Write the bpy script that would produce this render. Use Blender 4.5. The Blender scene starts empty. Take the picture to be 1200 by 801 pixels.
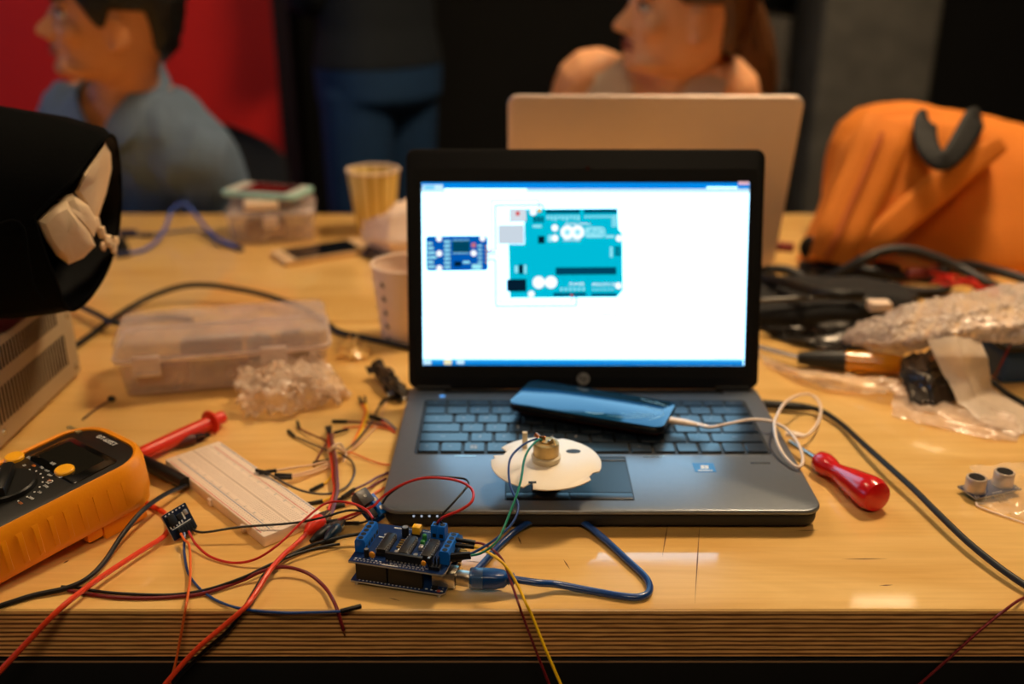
import bpy, bmesh, math, random
from math import sin, cos, pi, radians, sqrt, atan2
from mathutils import Vector, Matrix, Euler, noise as mnoise
random.seed(11)
scene = bpy.context.scene
COL = scene.collection
V = Vector

# ------------------------------------------------------------ camera numbers (the table top is z = 0)
FOC, PITCH, CAMH = 1152.0, 0.3717, 0.410
def ray(x, y):
    c, s = cos(PITCH), sin(PITCH)
    u, v = (x-600)/FOC, (400.5-y)/FOC
    return V((u, c+v*s, -s+v*c))
def at(x, y, z=0.0):                     # a point of the photo taken at height z over the table
    d = ray(x, y); t = (z-CAMH)/d.z
    return V((0, 0, CAMH)) + d*t
def atY(x, y, Y):                        # a point of the photo taken at distance Y into the room
    d = ray(x, y); return V((0, 0, CAMH)) + d*(Y/d.y)

# ------------------------------------------------------------ materials
def lin(c):
    out = []
    for v in c[:3]:
        v = v/255.0
        out.append(v/12.92 if v <= .04045 else ((v+.055)/1.055)**2.4)
    return (*out, 1.0)
MATS = {}
def mat(name, rgb, rough=.5, metal=0., var=.12, scale=60., bump=0., bscale=300., spec=.5, trans=0., alpha=1., coat=0., emit=0., sub=0., ior=1.45, sheen=0.):
    if name in MATS: return MATS[name]
    m = bpy.data.materials.new(name); m.use_nodes = True
    nt = m.node_tree; N = nt.nodes; L = nt.links
    p = N['Principled BSDF']
    base = lin(rgb)
    tc = N.new('ShaderNodeTexCoord')
    nz = N.new('ShaderNodeTexNoise'); nz.inputs['Scale'].default_value = scale; nz.inputs['Detail'].default_value = 4
    L.new(tc.outputs['Object'], nz.inputs['Vector'])
    mx = N.new('ShaderNodeMix'); mx.data_type = 'RGBA'
    mx.inputs['A'].default_value = tuple(max(0, c*(1-var)) for c in base[:3])+(1,)
    mx.inputs['B'].default_value = tuple(min(1, c*(1+var)) for c in base[:3])+(1,)
    L.new(nz.outputs['Fac'], mx.inputs['Factor'])
    L.new(mx.outputs['Result'], p.inputs['Base Color'])
    p.inputs['Roughness'].default_value = rough
    p.inputs['Metallic'].default_value = metal
    p.inputs['Specular IOR Level'].default_value = spec
    p.inputs['Transmission Weight'].default_value = trans
    p.inputs['IOR'].default_value = ior
    p.inputs['Alpha'].default_value = alpha
    p.inputs['Coat Weight'].default_value = coat
    p.inputs['Coat Roughness'].default_value = .12
    p.inputs['Sheen Weight'].default_value = sheen
    if sub:
        p.inputs['Subsurface Weight'].default_value = sub
        p.inputs['Subsurface Radius'].default_value = (.012, .005, .003)
        p.inputs['Subsurface Scale'].default_value = .6
    if emit:
        L.new(mx.outputs['Result'], p.inputs['Emission Color']); p.inputs['Emission Strength'].default_value = emit
    if bump:
        b = N.new('ShaderNodeBump'); b.inputs['Strength'].default_value = bump; b.inputs['Distance'].default_value = .002
        n2 = N.new('ShaderNodeTexNoise'); n2.inputs['Scale'].default_value = bscale; n2.inputs['Detail'].default_value = 5
        L.new(tc.outputs['Object'], n2.inputs['Vector']); L.new(n2.outputs['Fac'], b.inputs['Height'])
        L.new(b.outputs['Normal'], p.inputs['Normal'])
    MATS[name] = m
    return m

def film(name, rgb, rough=.15, clear=.6, bump=.0, bscale=60):
    """thin plastic film: mix of see-through and glossy / milky plastic"""
    if name in MATS: return MATS[name]
    m = bpy.data.materials.new(name); m.use_nodes = True
    nt = m.node_tree; N = nt.nodes; L = nt.links
    p = N['Principled BSDF']; p.inputs['Base Color'].default_value = lin(rgb); p.inputs['Roughness'].default_value = rough
    p.inputs['Specular IOR Level'].default_value = .9
    out = N['Material Output']
    tr = N.new('ShaderNodeBsdfTransparent'); mix = N.new('ShaderNodeMixShader')
    tc = N.new('ShaderNodeTexCoord'); nz = N.new('ShaderNodeTexNoise'); nz.inputs['Scale'].default_value = bscale; nz.inputs['Detail'].default_value = 4
    L.new(tc.outputs['Object'], nz.inputs['Vector'])
    mr = N.new('ShaderNodeMapRange'); mr.inputs['From Min'].default_value = .3; mr.inputs['From Max'].default_value = .7
    mr.inputs['To Min'].default_value = max(0, 1-clear-.12); mr.inputs['To Max'].default_value = min(1, 1-clear+.12)
    L.new(nz.outputs['Fac'], mr.inputs['Value'])
    L.new(mr.outputs['Result'], mix.inputs['Fac']); L.new(tr.outputs[0], mix.inputs[1]); L.new(p.outputs[0], mix.inputs[2])
    L.new(mix.outputs[0], out.inputs['Surface'])
    if bump:
        b = N.new('ShaderNodeBump'); b.inputs['Strength'].default_value = bump; b.inputs['Distance'].default_value = .004
        L.new(nz.outputs['Fac'], b.inputs['Height']); L.new(b.outputs['Normal'], p.inputs['Normal'])
    MATS[name] = m
    return m

def glow(name, rgb, strength):
    if name in MATS: return MATS[name]
    m = bpy.data.materials.new(name); m.use_nodes = True
    nt = m.node_tree; N = nt.nodes; L = nt.links
    N.remove(N['Principled BSDF'])
    e = N.new('ShaderNodeEmission'); e.inputs['Color'].default_value = lin(rgb); e.inputs['Strength'].default_value = strength
    L.new(e.outputs[0], N['Material Output'].inputs['Surface'])
    MATS[name] = m
    return m

# ------------------------------------------------------------ mesh collector
class MB:
    def __init__(s): s.v = []; s.f = []; s.mi = []; s.mats = []
    def idx(s, m):
        if m not in s.mats: s.mats.append(m)
        return s.mats.index(m)
    def add(s, vs, fs, m, M=None):
        b = len(s.v); k = s.idx(m)
        for v in vs:
            v = V(v); s.v.append(M @ v if M is not None else v)
        for f in fs: s.f.append([b+i for i in f]); s.mi.append(k)
        return s
    def bm(s, bm, m, M=None):
        bm.verts.index_update()
        s.add([v.co.copy() for v in bm.verts], [[v.index for v in f.verts] for f in bm.faces], m, M); bm.free(); return s
    def box(s, c, d, m, M=None, bev=0., seg=2, rot=0.):
        bm = bmesh.new(); bmesh.ops.create_cube(bm, size=1)
        bmesh.ops.scale(bm, vec=V(d), verts=bm.verts)
        if bev > 0: bmesh.ops.bevel(bm, geom=bm.edges[:], offset=bev, segments=seg, profile=.5, affect='EDGES')
        T = Matrix.Translation(V(c)) @ Matrix.Rotation(rot, 4, 'Z')
        return s.bm(bm, m, M @ T if M is not None else T)
    def prism(s, pts, z0, z1, m, M=None, bev=0., seg=2):
        """outline (x, y) extruded from z0 to z1; bev rounds the top and bottom rims"""
        n = len(pts)
        ar = sum(pts[i][0]*pts[(i+1) % n][1]-pts[(i+1) % n][0]*pts[i][1] for i in range(n))
        if ar < 0: pts = pts[::-1]
        if bev <= 0:
            vs = [(x, y, z0) for x, y in pts]+[(x, y, z1) for x, y in pts]
            fs = [list(range(n))[::-1], list(range(n, 2*n))]+[[i, (i+1) % n, n+(i+1) % n, n+i] for i in range(n)]
            return s.add(vs, fs, m, M)
        def inset(d):
            out = []
            for i in range(n):
                p, a, b = V(pts[i]), V(pts[i-1]), V(pts[(i+1) % n])
                e1, e2 = (p-a).normalized(), (b-p).normalized()
                n1, n2 = V((-e1.y, e1.x)), V((-e2.y, e2.x))
                q = n1+n2
                q = q/max(.5, q.length_squared/2) if q.length > 1e-6 else n1
                out.append(p+q*d)
            return out
        rings = []
        for k in range(seg+1):
            a = pi/2*k/seg; rings.append((inset(bev*(1-sin(a))), z0+bev*(1-cos(a))))
        for k in range(seg+1):
            a = pi/2*k/seg; rings.append((inset(bev*(1-cos(a))), z1-bev*(1-sin(a))))
        vs = []; fs = []
        for r, z in rings: vs += [(p[0], p[1], z) for p in r]
        for k in range(len(rings)-1):
            for i in range(n): fs.append([k*n+i, k*n+(i+1) % n, (k+1)*n+(i+1) % n, (k+1)*n+i])
        fs.append(list(range(n))[::-1]); fs.append([(len(rings)-1)*n+i for i in range(n)])
        return s.add(vs, fs, m, M)
    def lathe(s, prof, m, M=None, n=32):
        """profile of (radius, z) turned about z; radius 0 closes"""
        vs = []; fs = []; rows = []
        for r, z in prof:
            if r <= 1e-7: rows.append([len(vs)]); vs.append((0, 0, z))
            else:
                rows.append(list(range(len(vs), len(vs)+n)))
                vs += [(r*cos(2*pi*i/n), r*sin(2*pi*i/n), z) for i in range(n)]
        for a, b in zip(rows, rows[1:]):
            for i in range(n):
                j = (i+1) % n
                if len(a) == 1 and len(b) == 1: continue
                if len(a) == 1: fs.append([a[0], b[j], b[i]])
                elif len(b) == 1: fs.append([a[i], a[j], b[0]])
                else: fs.append([a[i], a[j], b[j], b[i]])
        return s.add(vs, fs, m, M)
    def cyl(s, c, r, h, m, M=None, n=24, r2=None, axis=None, bev=0.):
        r2 = r if r2 is None else r2
        T = Matrix.Translation(V(c))
        if axis is not None: T = T @ V(axis).to_track_quat('Z', 'Y').to_matrix().to_4x4()
        b = bev
        prof = [(0, 0), (r-b, 0), (r, b), (r2, h-b), (r2-b, h), (0, h)] if b else [(0, 0), (r, 0), (r2, h), (0, h)]
        return s.lathe(prof, m, (M @ T) if M is not None else T, n)
    def ell(s, c, r, m, M=None, u=20, v=12, rot=None):
        bm = bmesh.new(); bmesh.ops.create_uvsphere(bm, u_segments=u, v_segments=v, radius=1)
        T = Matrix.Translation(V(c))
        if rot is not None: T = T @ rot
        T = T @ Matrix.Diagonal((*r, 1))
        return s.bm(bm, m, M @ T if M is not None else T)
    def tube(s, pts, r, m, n=8, cap=True, smooth=6, M=None, flat=1.0):
        """tube through world points; r a number or one radius per point; flat squashes it"""
        P = [V(p) for p in pts]; R = [r]*len(P) if isinstance(r, (int, float)) else list(r)
        if smooth > 1 and len(P) > 2:
            Q = []; RR = []
            for i in range(len(P)-1):
                p0 = P[i-1] if i else P[0]*2-P[1]
                p1, p2 = P[i], P[i+1]
                p3 = P[i+2] if i+2 < len(P) else P[-1]*2-P[-2]
                for k in range(smooth):
                    t = k/smooth
                    Q.append(.5*((2*p1)+(p2-p0)*t+(2*p0-5*p1+4*p2-p3)*t*t+(3*p1-p0-3*p2+p3)*t**3))
                    RR.append(R[i]*(1-t)+R[i+1]*t)
            Q.append(P[-1]); RR.append(R[-1]); P, R = Q, RR
        tan = []
        for i in range(len(P)):
            t = P[min(i+1, len(P)-1)]-P[max(i-1, 0)]
            tan.append(t.normalized() if t.length > 1e-9 else V((1, 0, 0)))
        up = V((0, 0, 1)) if abs(tan[0].z) < .9 else V((1, 0, 0))
        nv = (up-tan[0]*up.dot(tan[0])).normalized()
        vs = []; fs = []
        for i, p in enumerate(P):
            nv = nv-tan[i]*nv.dot(tan[i])
            nv = nv.normalized() if nv.length > 1e-9 else V((0, 0, 1))
            bn = tan[i].cross(nv)
            for k in range(n):
                a = 2*pi*k/n
                vs.append(p+(bn*cos(a)+nv*sin(a)*flat)*R[i])
        for i in range(len(P)-1):
            for k in range(n): fs.append([i*n+k, i*n+(k+1) % n, (i+1)*n+(k+1) % n, (i+1)*n+k])
        if cap:
            fs.append(list(range(n))[::-1]); fs.append([(len(P)-1)*n+k for k in range(n)])
        return s.add(vs, fs, m, M)
    def loft(s, rings, m, M=None, cap=True, closed=True):
        n = len(rings[0]); vs = []; fs = []
        for r in rings: vs += [V(p) for p in r]
        for i in range(len(rings)-1):
            for k in range(n if closed else n-1): fs.append([i*n+k, i*n+(k+1) % n, (i+1)*n+(k+1) % n, (i+1)*n+k])
        if cap and closed: fs.append(list(range(n))[::-1]); fs.append([(len(rings)-1)*n+k for k in range(n)])
        return s.add(vs, fs, m, M)
    def text(s, body, size, m, M, thick=.00005, align='CENTER'):
        cu = bpy.data.curves.new('t', 'FONT'); cu.body = body; cu.size = size; cu.extrude = thick
        cu.align_x = align; cu.align_y = 'CENTER'; cu.resolution_u = 2
        ob = bpy.data.objects.new('t', cu); COL.objects.link(ob)
        dg = bpy.context.evaluated_depsgraph_get(); dg.update()
        me = bpy.data.meshes.new_from_object(ob.evaluated_get(dg))
        s.add([v.co.copy() for v in me.vertices], [list(p.vertices) for p in me.polygons], m, M)
        bpy.data.objects.remove(ob); bpy.data.meshes.remove(me); bpy.data.curves.remove(cu)
        return s
    def build(s, name, parent=None, smooth=True, angle=38, M=None):
        """ONE mesh object; as a child its points are given in the parent's own space"""
        me = bpy.data.meshes.new(name)
        me.from_pydata([tuple(v) for v in s.v], [], s.f)
        for m in s.mats: me.materials.append(m)
        me.polygons.foreach_set('material_index', s.mi)
        me.validate(); me.update()
        bm = bmesh.new(); bm.from_mesh(me); bmesh.ops.recalc_face_normals(bm, faces=bm.faces); bm.to_mesh(me); bm.free()
        if smooth:
            me.polygons.foreach_set('use_smooth', [True]*len(me.polygons))
            me.set_sharp_from_angle(angle=radians(angle))
        o = bpy.data.objects.new(name, me); COL.objects.link(o)
        if parent is not None: o.parent = parent
        if M is not None: o.matrix_local = M
        return o

def rebase(o, origin):
    """move a top-level mesh's origin to its base without moving the mesh"""
    o.data.transform(Matrix.Translation(-V(origin))); o.location = V(origin); return o
def tag(o, label, cat, group=None, kind=None):
    o['label'] = label; o['category'] = cat
    if group: o['group'] = group
    if kind: o['kind'] = kind
    return o
def empty(name, loc, rz, label, cat, group=None, rot=None):
    o = bpy.data.objects.new(name, None); COL.objects.link(o); o.empty_display_size = .02
    o.location = loc; o.rotation_euler = rot if rot else (0, 0, rz)
    tag(o, label, cat, group); return o
def struct(o, label=None, cat=None):
    o['kind'] = 'structure'
    if label: o['label'] = label
    if cat: o['category'] = cat
    return o
def copy_tree(o, parent=None):
    c = o.copy(); COL.objects.link(c)
    if parent is not None: c.parent = parent
    for ch in list(o.children): copy_tree(ch, c)
    return c
def rrect(w, h, r, n=5, cx=0., cy=0.):
    out = []
    for sx, sy, a0 in ((1, 1, 0), (-1, 1, 90), (-1, -1, 180), (1, -1, 270)):
        for k in range(n+1):
            a = radians(a0+90*k/n)
            out.append((cx+sx*(w/2-r)+r*cos(a), cy+sy*(h/2-r)+r*sin(a)))
    return out
def remesh(o, voxel, smooth=3, fac=.5):
    md = o.modifiers.new('r', 'REMESH'); md.mode = 'VOXEL'; md.voxel_size = voxel
    if smooth:
        sm = o.modifiers.new('s', 'SMOOTH'); sm.iterations = smooth; sm.factor = fac
    dg = bpy.context.evaluated_depsgraph_get(); dg.update()
    me = bpy.data.meshes.new_from_object(o.evaluated_get(dg))
    o.modifiers.clear(); old = o.data; o.data = me; bpy.data.meshes.remove(old)
    if not me.materials: pass
    me.polygons.foreach_set('use_smooth', [True]*len(me.polygons)); me.update()
    return o
def fbm(p, s=1., o=3):
    return mnoise.fractal(V(p)*s, 1.0, 2.0, o)
# ============================================================ room
FZ = -.78; CZ = 1.95
X0, X1, Y0, Y1 = -3.2, 3.2, -2.6, 4.3
m_floor = mat('dark_concrete', (62, 56, 50), .55, scale=6, var=.3)
m_black = mat('black_paint', (8, 8, 8), .8, scale=8, var=.3)
m_dark = mat('dark_wall_paint', (20, 19, 18), .8, scale=5, var=.3)
m_red = mat('red_wall_paint', (206, 26, 18), .6, scale=3, var=.08)
m_ceil = mat('ceiling_paint', (150, 142, 130), .8, scale=4, var=.05)
def slab(name, a, b, m):
    c = [(a[i]+b[i])/2 for i in range(3)]; d = [abs(b[i]-a[i]) for i in range(3)]
    return struct(MB().box(c, d, m).build(name, smooth=False))
slab('floor', (X0-.1, Y0-.1, FZ-.1), (X1+.1, Y1+.1, FZ), m_floor)
slab('ceiling', (X0-.1, Y0-.1, CZ), (X1+.1, Y1+.1, CZ+.1), m_ceil)
slab('wall_back', (X0-.1, Y1, FZ), (X1+.1, Y1+.1, CZ), m_black)
slab('wall_left', (X0-.1, Y0, FZ), (X0, Y1, CZ), m_dark)
slab('wall_right', (X1, Y0, FZ), (X1+.1, Y1, CZ), m_black)
slab('wall_front', (X0-.1, Y0-.1, FZ), (X1+.1, Y0, CZ), m_dark)
# red partition: its free end stands left of the middle of the room
rp = MB().box(((X0-.648)/2, 2.85, (FZ+CZ)/2), (-.648-X0, .10, CZ-FZ), m_red)
rp.box((-.626, 2.86, (FZ+CZ)/2), (.045, .13, CZ-FZ), mat('dark_brown_trim', (38, 12, 10), .6))
struct(rp.build('wall_partition', smooth=False), 'red painted partition wall behind the seated person in the blue shirt', 'wall')
# rough grey plastered pillar at the right
def rough_plaster():
    m = mat('mottled_plaster', (80, 78, 72), .85, var=.6, scale=12, bump=.6, bscale=40)
    return m
pl = MB()
pc = (1.125, 3.30)
pts = rrect(.36, .34, .02, 3)
rings = []
for k in range(40):
    z = FZ+(CZ-FZ)*k/39
    rings.append([V((pc[0]+x*(1+.012*fbm((x*3, y*3, z*2), 2)), pc[1]+y*(1+.012*fbm((x*3, y*3, z*2+7), 2)), z)) for x, y in pts])
pl.loft(rings, rough_plaster())
struct(pl.build('pillar'), 'rough mottled grey pillar beyond the orange backpack', 'pillar')

# ------------------------------------------------------------ ceiling lamps (they light the place)
def ceiling_lamp(x, y, w, d, m, label, round_=False):
    e = empty('ceiling_light', (x, y, CZ), 0, label, 'lamp', 'ceiling lights')
    h = MB(); f = MB()
    if round_:
        h.lathe([(0, 0), (w*.5+.03, 0), (w*.5+.03, -.05), (w*.5, -.05), (w*.5, -.03), (0, -.03)], m_lampmetal)
        f.lathe([(0, -.036), (w*.5-.002, -.036), (w*.5-.002, -.032), (0, -.032)], m)
    else:
        h.box((0, 0, -.012), (w+.05, d+.05, .024), m_lampmetal)
        f.box((0, 0, -.028), (w, d, .008), m)
    h.build('housing', e); f.build('diffuser', e)
    return e
m_lampmetal = mat('lamp_housing', (60, 60, 60), .4, .6)
WARM = (255, 222, 178)
ceiling_lamp(.75, 1.55, .42, .42, glow('warm_lamp', WARM, 104), 'round warm ceiling lamp over the right half of the tables', True)
ceiling_lamp(-.95, 1.3, .40, .40, glow('warm_lamp_dim', WARM, 22), 'round dimmer warm ceiling lamp over the left half of the tables', True)
ceiling_lamp(1.42, 3.20, .28, .055, glow('warm_strip', (255, 226, 184), 5), 'narrow warm ceiling strip beyond the backpack')
ceiling_lamp(.1, -1.15, .9, .5, glow('added_front_fill', WARM, 15), 'added wide warm fill light above the near side of the tables')  # added fill behind the camera, brightens the table's front edge
# cool daylight window high in the left wall
wf = MB()
for dz in (-.52, .52): wf.box((X0+.02, .9, .75+dz), (.05, 1.5, .06), m_lampmetal)
for dy in (-.72, 0, .72): wf.box((X0+.02, .9+dy, .75), (.05, .05, 1.0), m_lampmetal)
wo = struct(wf.build('window_1', smooth=False))
pn = MB().box((X0+.006, .9, .75), (.008, 1.40, .98), glow('cool_daylight', (130, 185, 255), 2.6)).build('pane', wo, smooth=False)

# ============================================================ tables
def wood():
    m = bpy.data.materials.new('varnished_birch'); m.use_nodes = True
    nt = m.node_tree; N = nt.nodes; L = nt.links; p = N['Principled BSDF']
    tc = N.new('ShaderNodeTexCoord')
    mp = N.new('ShaderNodeMapping'); mp.inputs['Scale'].default_value = (1.6, 9, 9); L.new(tc.outputs['Object'], mp.inputs['Vector'])
    n1 = N.new('ShaderNodeTexNoise'); n1.inputs['Scale'].default_value = 2.2; n1.inputs['Detail'].default_value = 6; n1.inputs['Distortion'].default_value = 1.2
    L.new(mp.outputs['Vector'], n1.inputs['Vector'])
    mp2 = N.new('ShaderNodeMapping'); mp2.inputs['Scale'].default_value = (6, 160, 60); L.new(tc.outputs['Object'], mp2.inputs['Vector'])
    n2 = N.new('ShaderNodeTexNoise'); n2.inputs['Scale'].default_value = 2.0; n2.inputs['Detail'].default_value = 5
    L.new(mp2.outputs['Vector'], n2.inputs['Vector'])
    n3 = N.new('ShaderNodeTexNoise'); n3.inputs['Scale'].default_value = 3.1; n3.inputs['Detail'].default_value = 3; L.new(tc.outputs['Object'], n3.inputs['Vector'])
    cr = N.new('ShaderNodeValToRGB')
    cr.color_ramp.elements[0].position = .28; cr.color_ramp.elements[0].color = lin((222, 172, 92))
    cr.color_ramp.elements[1].position = .75; cr.color_ramp.elements[1].color = lin((246, 206, 132))
    L.new(n1.outputs['Fac'], cr.inputs['Fac'])
    m2 = N.new('ShaderNodeMix'); m2.data_type = 'RGBA'; m2.blend_type = 'MULTIPLY'; m2.inputs['Factor'].default_value = .15
    cr2 = N.new('ShaderNodeValToRGB'); cr2.color_ramp.elements[0].position = .35; cr2.color_ramp.elements[0].color = (.62, .5, .36, 1); cr2.color_ramp.elements[1].position = .62
    cr2.color_ramp.elements[1].color = (1, 1, 1, 1)
    L.new(n2.outputs['Fac'], cr2.inputs['Fac']); L.new(cr.outputs['Color'], m2.inputs['A']); L.new(cr2.outputs['Color'], m2.inputs['B'])
    # pale brushy stains of wear
    m3 = N.new('ShaderNodeMix'); m3.data_type = 'RGBA'; m3.blend_type = 'MULTIPLY'; m3.inputs['Factor'].default_value = .25
    L.new(m2.outputs['Result'], m3.inputs['A']); cr3 = N.new('ShaderNodeValToRGB'); cr3.color_ramp.elements[0].position = .3; cr3.color_ramp.elements[0].color = (.78, .66, .5, 1)
    cr3.color_ramp.elements[1].position = .6; cr3.color_ramp.elements[1].color = (1, 1, 1, 1); L.new(n3.outputs['Fac'], cr3.inputs['Fac']); L.new(cr3.outputs['Color'], m3.inputs['B'])
    L.new(m3.outputs['Result'], p.inputs['Base Color'])
    p.inputs['Roughness'].default_value = .30; p.inputs['Specular IOR Level'].default_value = .35
    p.inputs['Coat IOR'].default_value = 1.6; p.inputs['Coat Weight'].default_value = 1.0; p.inputs['Coat Roughness'].default_value = .03
    b = N.new('ShaderNodeBump'); b.inputs['Strength'].default_value = .08; b.inputs['Distance'].default_value = .001
    L.new(n2.outputs['Fac'], b.inputs['Height']); L.new(b.outputs['Normal'], p.inputs['Normal'])
    return m
def ply():
    m = bpy.data.materials.new('plywood_edge'); m.use_nodes = True
    nt = m.node_tree; N = nt.nodes; L = nt.links; p = N['Principled BSDF']
    tc = N.new('ShaderNodeTexCoord'); sp = N.new('ShaderNodeSeparateXYZ'); L.new(tc.outputs['Object'], sp.inputs[0])
    mp = N.new('ShaderNodeMapping'); mp.inputs['Scale'].default_value = (3, 3, 40); L.new(tc.outputs['Object'], mp.inputs['Vector'])
    nz = N.new('ShaderNodeTexNoise'); nz.inputs['Scale'].default_value = 8; nz.inputs['Detail'].default_value = 4; L.new(mp.outputs[0], nz.inputs['Vector'])
    a = N.new('ShaderNodeMath'); a.operation = 'MULTIPLY_ADD'; a.inputs[1].default_value = .0016; L.new(nz.outputs['Fac'], a.inputs[0]); L.new(sp.outputs['Z'], a.inputs[2])
    s = N.new('ShaderNodeMath'); s.operation = 'MULTIPLY'; s.inputs[1].default_value = 2*pi/.0036; L.new(a.outputs[0], s.inputs[0])
    si = N.new('ShaderNodeMath'); si.operation = 'SINE'; L.new(s.outputs[0], si.inputs[0])
    ma = N.new('ShaderNodeMapRange'); ma.inputs['From Min'].default_value = -1; L.new(si.outputs[0], ma.inputs['Value'])
    cr = N.new('ShaderNodeValToRGB'); e = cr.color_ramp.elements
    e[0].position = .10; e[0].color = lin((112, 66, 32)); e[1].position = .55; e[1].color = lin((232, 172, 100))
    x = cr.color_ramp.elements.new(.95); x.color = lin((246, 190, 116))
    L.new(ma.outputs[0], cr.inputs['Fac'])
    n4 = N.new('ShaderNodeTexNoise'); n4.inputs['Scale'].default_value = 14; n4.inputs['Detail'].default_value = 6; L.new(mp.outputs[0], n4.inputs['Vector'])
    mx = N.new('ShaderNodeMix'); mx.data_type = 'RGBA'; mx.blend_type = 'MULTIPLY'; mx.inputs['Factor'].default_value = .45
    c2 = N.new('ShaderNodeValToRGB'); c2.color_ramp.elements[0].position = .35; c2.color_ramp.elements[0].color = (.35, .28, .2, 1); c2.color_ramp.elements[1].position = .6; c2.color_ramp.elements[1].color = (1, 1, 1, 1)
    L.new(n4.outputs['Fac'], c2.inputs['Fac']); L.new(cr.outputs['Color'], mx.inputs['A']); L.new(c2.outputs['Color'], mx.inputs['B'])
    L.new(mx.outputs['Result'], p.inputs['Base Color']); p.inputs['Roughness'].default_value = .6
    return m
m_wood, m_ply = wood(), ply()
m_steel = mat('black_steel', (14, 14, 13), .5, .0, scale=30, var=.4, bump=.15)
m_pencil = mat('pencil_line', (104, 66, 30), .6)
YF, YS, YB = .5535, 1.118, 1.66
TT = .0385
def table(name, y0, y1, label, marks=False):
    e = empty(name, (0, (y0+y1)/2, FZ), 0, label, 'table', 'pushed together workshop tables')
    h = (y1-y0)/2; w = 1.30; zt = -FZ
    t = MB()
    b = .0012
    vs = []; 
    o = [(-w, -h), (w, -h), (w, h), (-w, h)]
    i_ = [(-w+b, -h+b), (w-b, -h+b), (w-b, h-b), (-w+b, h-b)]
    vs = [(x, y, zt-TT) for x, y in o]+[(x, y, zt-b) for x, y in o]+[(x, y, zt) for x, y in i_]
    t.add(vs, [[8, 9, 10, 11]], m_wood)
    t.add(vs, [[4+i, 4+(i+1) % 4, 8+(i+1) % 4, 8+i] for i in range(4)], m_wood)
    t.add(vs, [[i, (i+1) % 4, 4+(i+1) % 4, 4+i] for i in range(4)]+[[3, 2, 1, 0]], m_ply)
    if marks:
        sm_ = t; yc = (y0+y1)/2
        for (xa, ya), (xb, yb), wd in (((783, 611), (776, 653), .0005), ((820, 612), (814, 709), .0005), ((985, 655), (1042, 654.5), .0006), ((607, 628), (611, 638), .0008), ((660, 655), (668, 667), .0005), ((545, 657), (566, 659), .0004), ((1030, 686), (1047, 685), .0007), ((74, 660), (81, 656), .0010), ((455, 700), (470, 704), .0004), ((930, 622), (960, 621), .0005)):
            a_, b_ = at(xa, ya), at(xb, yb); d_ = (b_-a_).normalized(); s_ = V((-d_.y, d_.x, 0))*wd; o_ = V((0, yc, 0))
            sm_.add([q-o_+V((0, 0, zt+.00015)) for q in (a_, a_.lerp(b_, .5)-s_, b_, a_.lerp(b_, .5)+s_)], [[0, 1, 2, 3]], m_pencil)
    t.build('tabletop', e, smooth=False)
    fr = MB()
    for s in (-1, 1): fr.box((0, s*(h-.019), zt-TT-.032), (2*w-.02, .041, .06), m_steel, bev=.0015)
    for s in (-1, 1): fr.box((s*(w-.03), 0, zt-TT-.032), (.04, 2*h-.088, .06), m_steel, bev=.003)
    fr.box((0, -(h+.0013), zt-TT-.0034), (2*w-.02, .0008, .0012), mat('edge_highlight', (176, 140, 104), .4, .4))  # pale strip painted in as the highlight along the frame's top edge
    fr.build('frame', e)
    for sx in (-1, 1):
        for sy in (-1, 1):
            MB().box((sx*(w-.04), sy*(h-.03), (zt-TT-.062)/2), (.045, .045, zt-TT-.062), m_steel, bev=.003).build('leg', e)
    return e
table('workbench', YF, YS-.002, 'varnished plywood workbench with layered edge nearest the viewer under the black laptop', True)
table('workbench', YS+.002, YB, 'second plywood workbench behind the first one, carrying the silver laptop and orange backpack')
# ============================================================ black laptop
m_chassis = mat('dark_grey_metal', (116, 122, 130), .30, .5, var=.05, scale=200)
m_chassis_d = mat('dark_plastic', (22, 22, 23), .5, var=.1)
m_bezel = mat('bezel_plastic', (11, 11, 11), .55, spec=.25, var=.1)
m_key = mat('key_plastic', (22, 34, 46), .30, spec=.8, var=.1, scale=300)  # blue reflection of the screen put into the black keys' colour
m_well = mat('key_well', (10, 10, 11), .5)
m_white = mat('white_print', (225, 225, 222), .5, var=.02)
m_grey_print = mat('grey_print', (150, 150, 150), .5, var=.02)
m_silver = mat('silver_metal', (190, 186, 180), .25, .95, var=.05)
m_copper = mat('copper', (196, 120, 70), .3, .9)
LX, LY, LYAW = .0683, .650, -.0038
lap = empty('laptop', (LX, LY, 0), LYAW, 'open black laptop showing a teal circuit board diagram on its bright screen', 'laptop')
mm = .001
b = MB()
out = [(x*mm, y*mm) for x, y in rrect(339, 237, 15, 6, 0, 118.5)]
b.prism(out, .0148, .0190, m_chassis, bev=.0018, seg=3)
low = [(x*mm, y*mm) for x, y in rrect(335, 233, 13, 5, 0, 118.8)]
b.prism(low, .0030, .0152, m_chassis_d, bev=.004)
for x in (-140, 140):
    for y in (20, 215): b.cyl((x*mm, y*mm, 0), .008, .0035, m_chassis_d)
# hinge strip and speaker ridge behind the keyboard
b.box((0, .2195, .0193), (.27, .006, .0012), m_chassis_d)
for x in (-.145, .145): b.cyl((x-.016, .2265, .0215), .0042, .032, m_chassis_d, axis=(1, 0, 0))
# fingerprint slot, front-edge indicator lights
b.box((.138, .0762, .0190), (.0165, .0022, .0006), m_well, bev=.0002)
led = glow('white_led', (230, 240, 255), .5)
for k in range(4): b.box((-.1435+k*.0060, .0018, .0128), (.0015, .0010, .0010), led)
b.box((-.136, .2095, .0192), (.005, .0016, .0006), glow('blue_led', (90, 170, 255), 1.4))
for x0 in (-.108, .0507): b.box((x0, .0873, .0191), (.018, .0012, .0004), m_silver)
chassis = b.build('base', lap)
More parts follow.
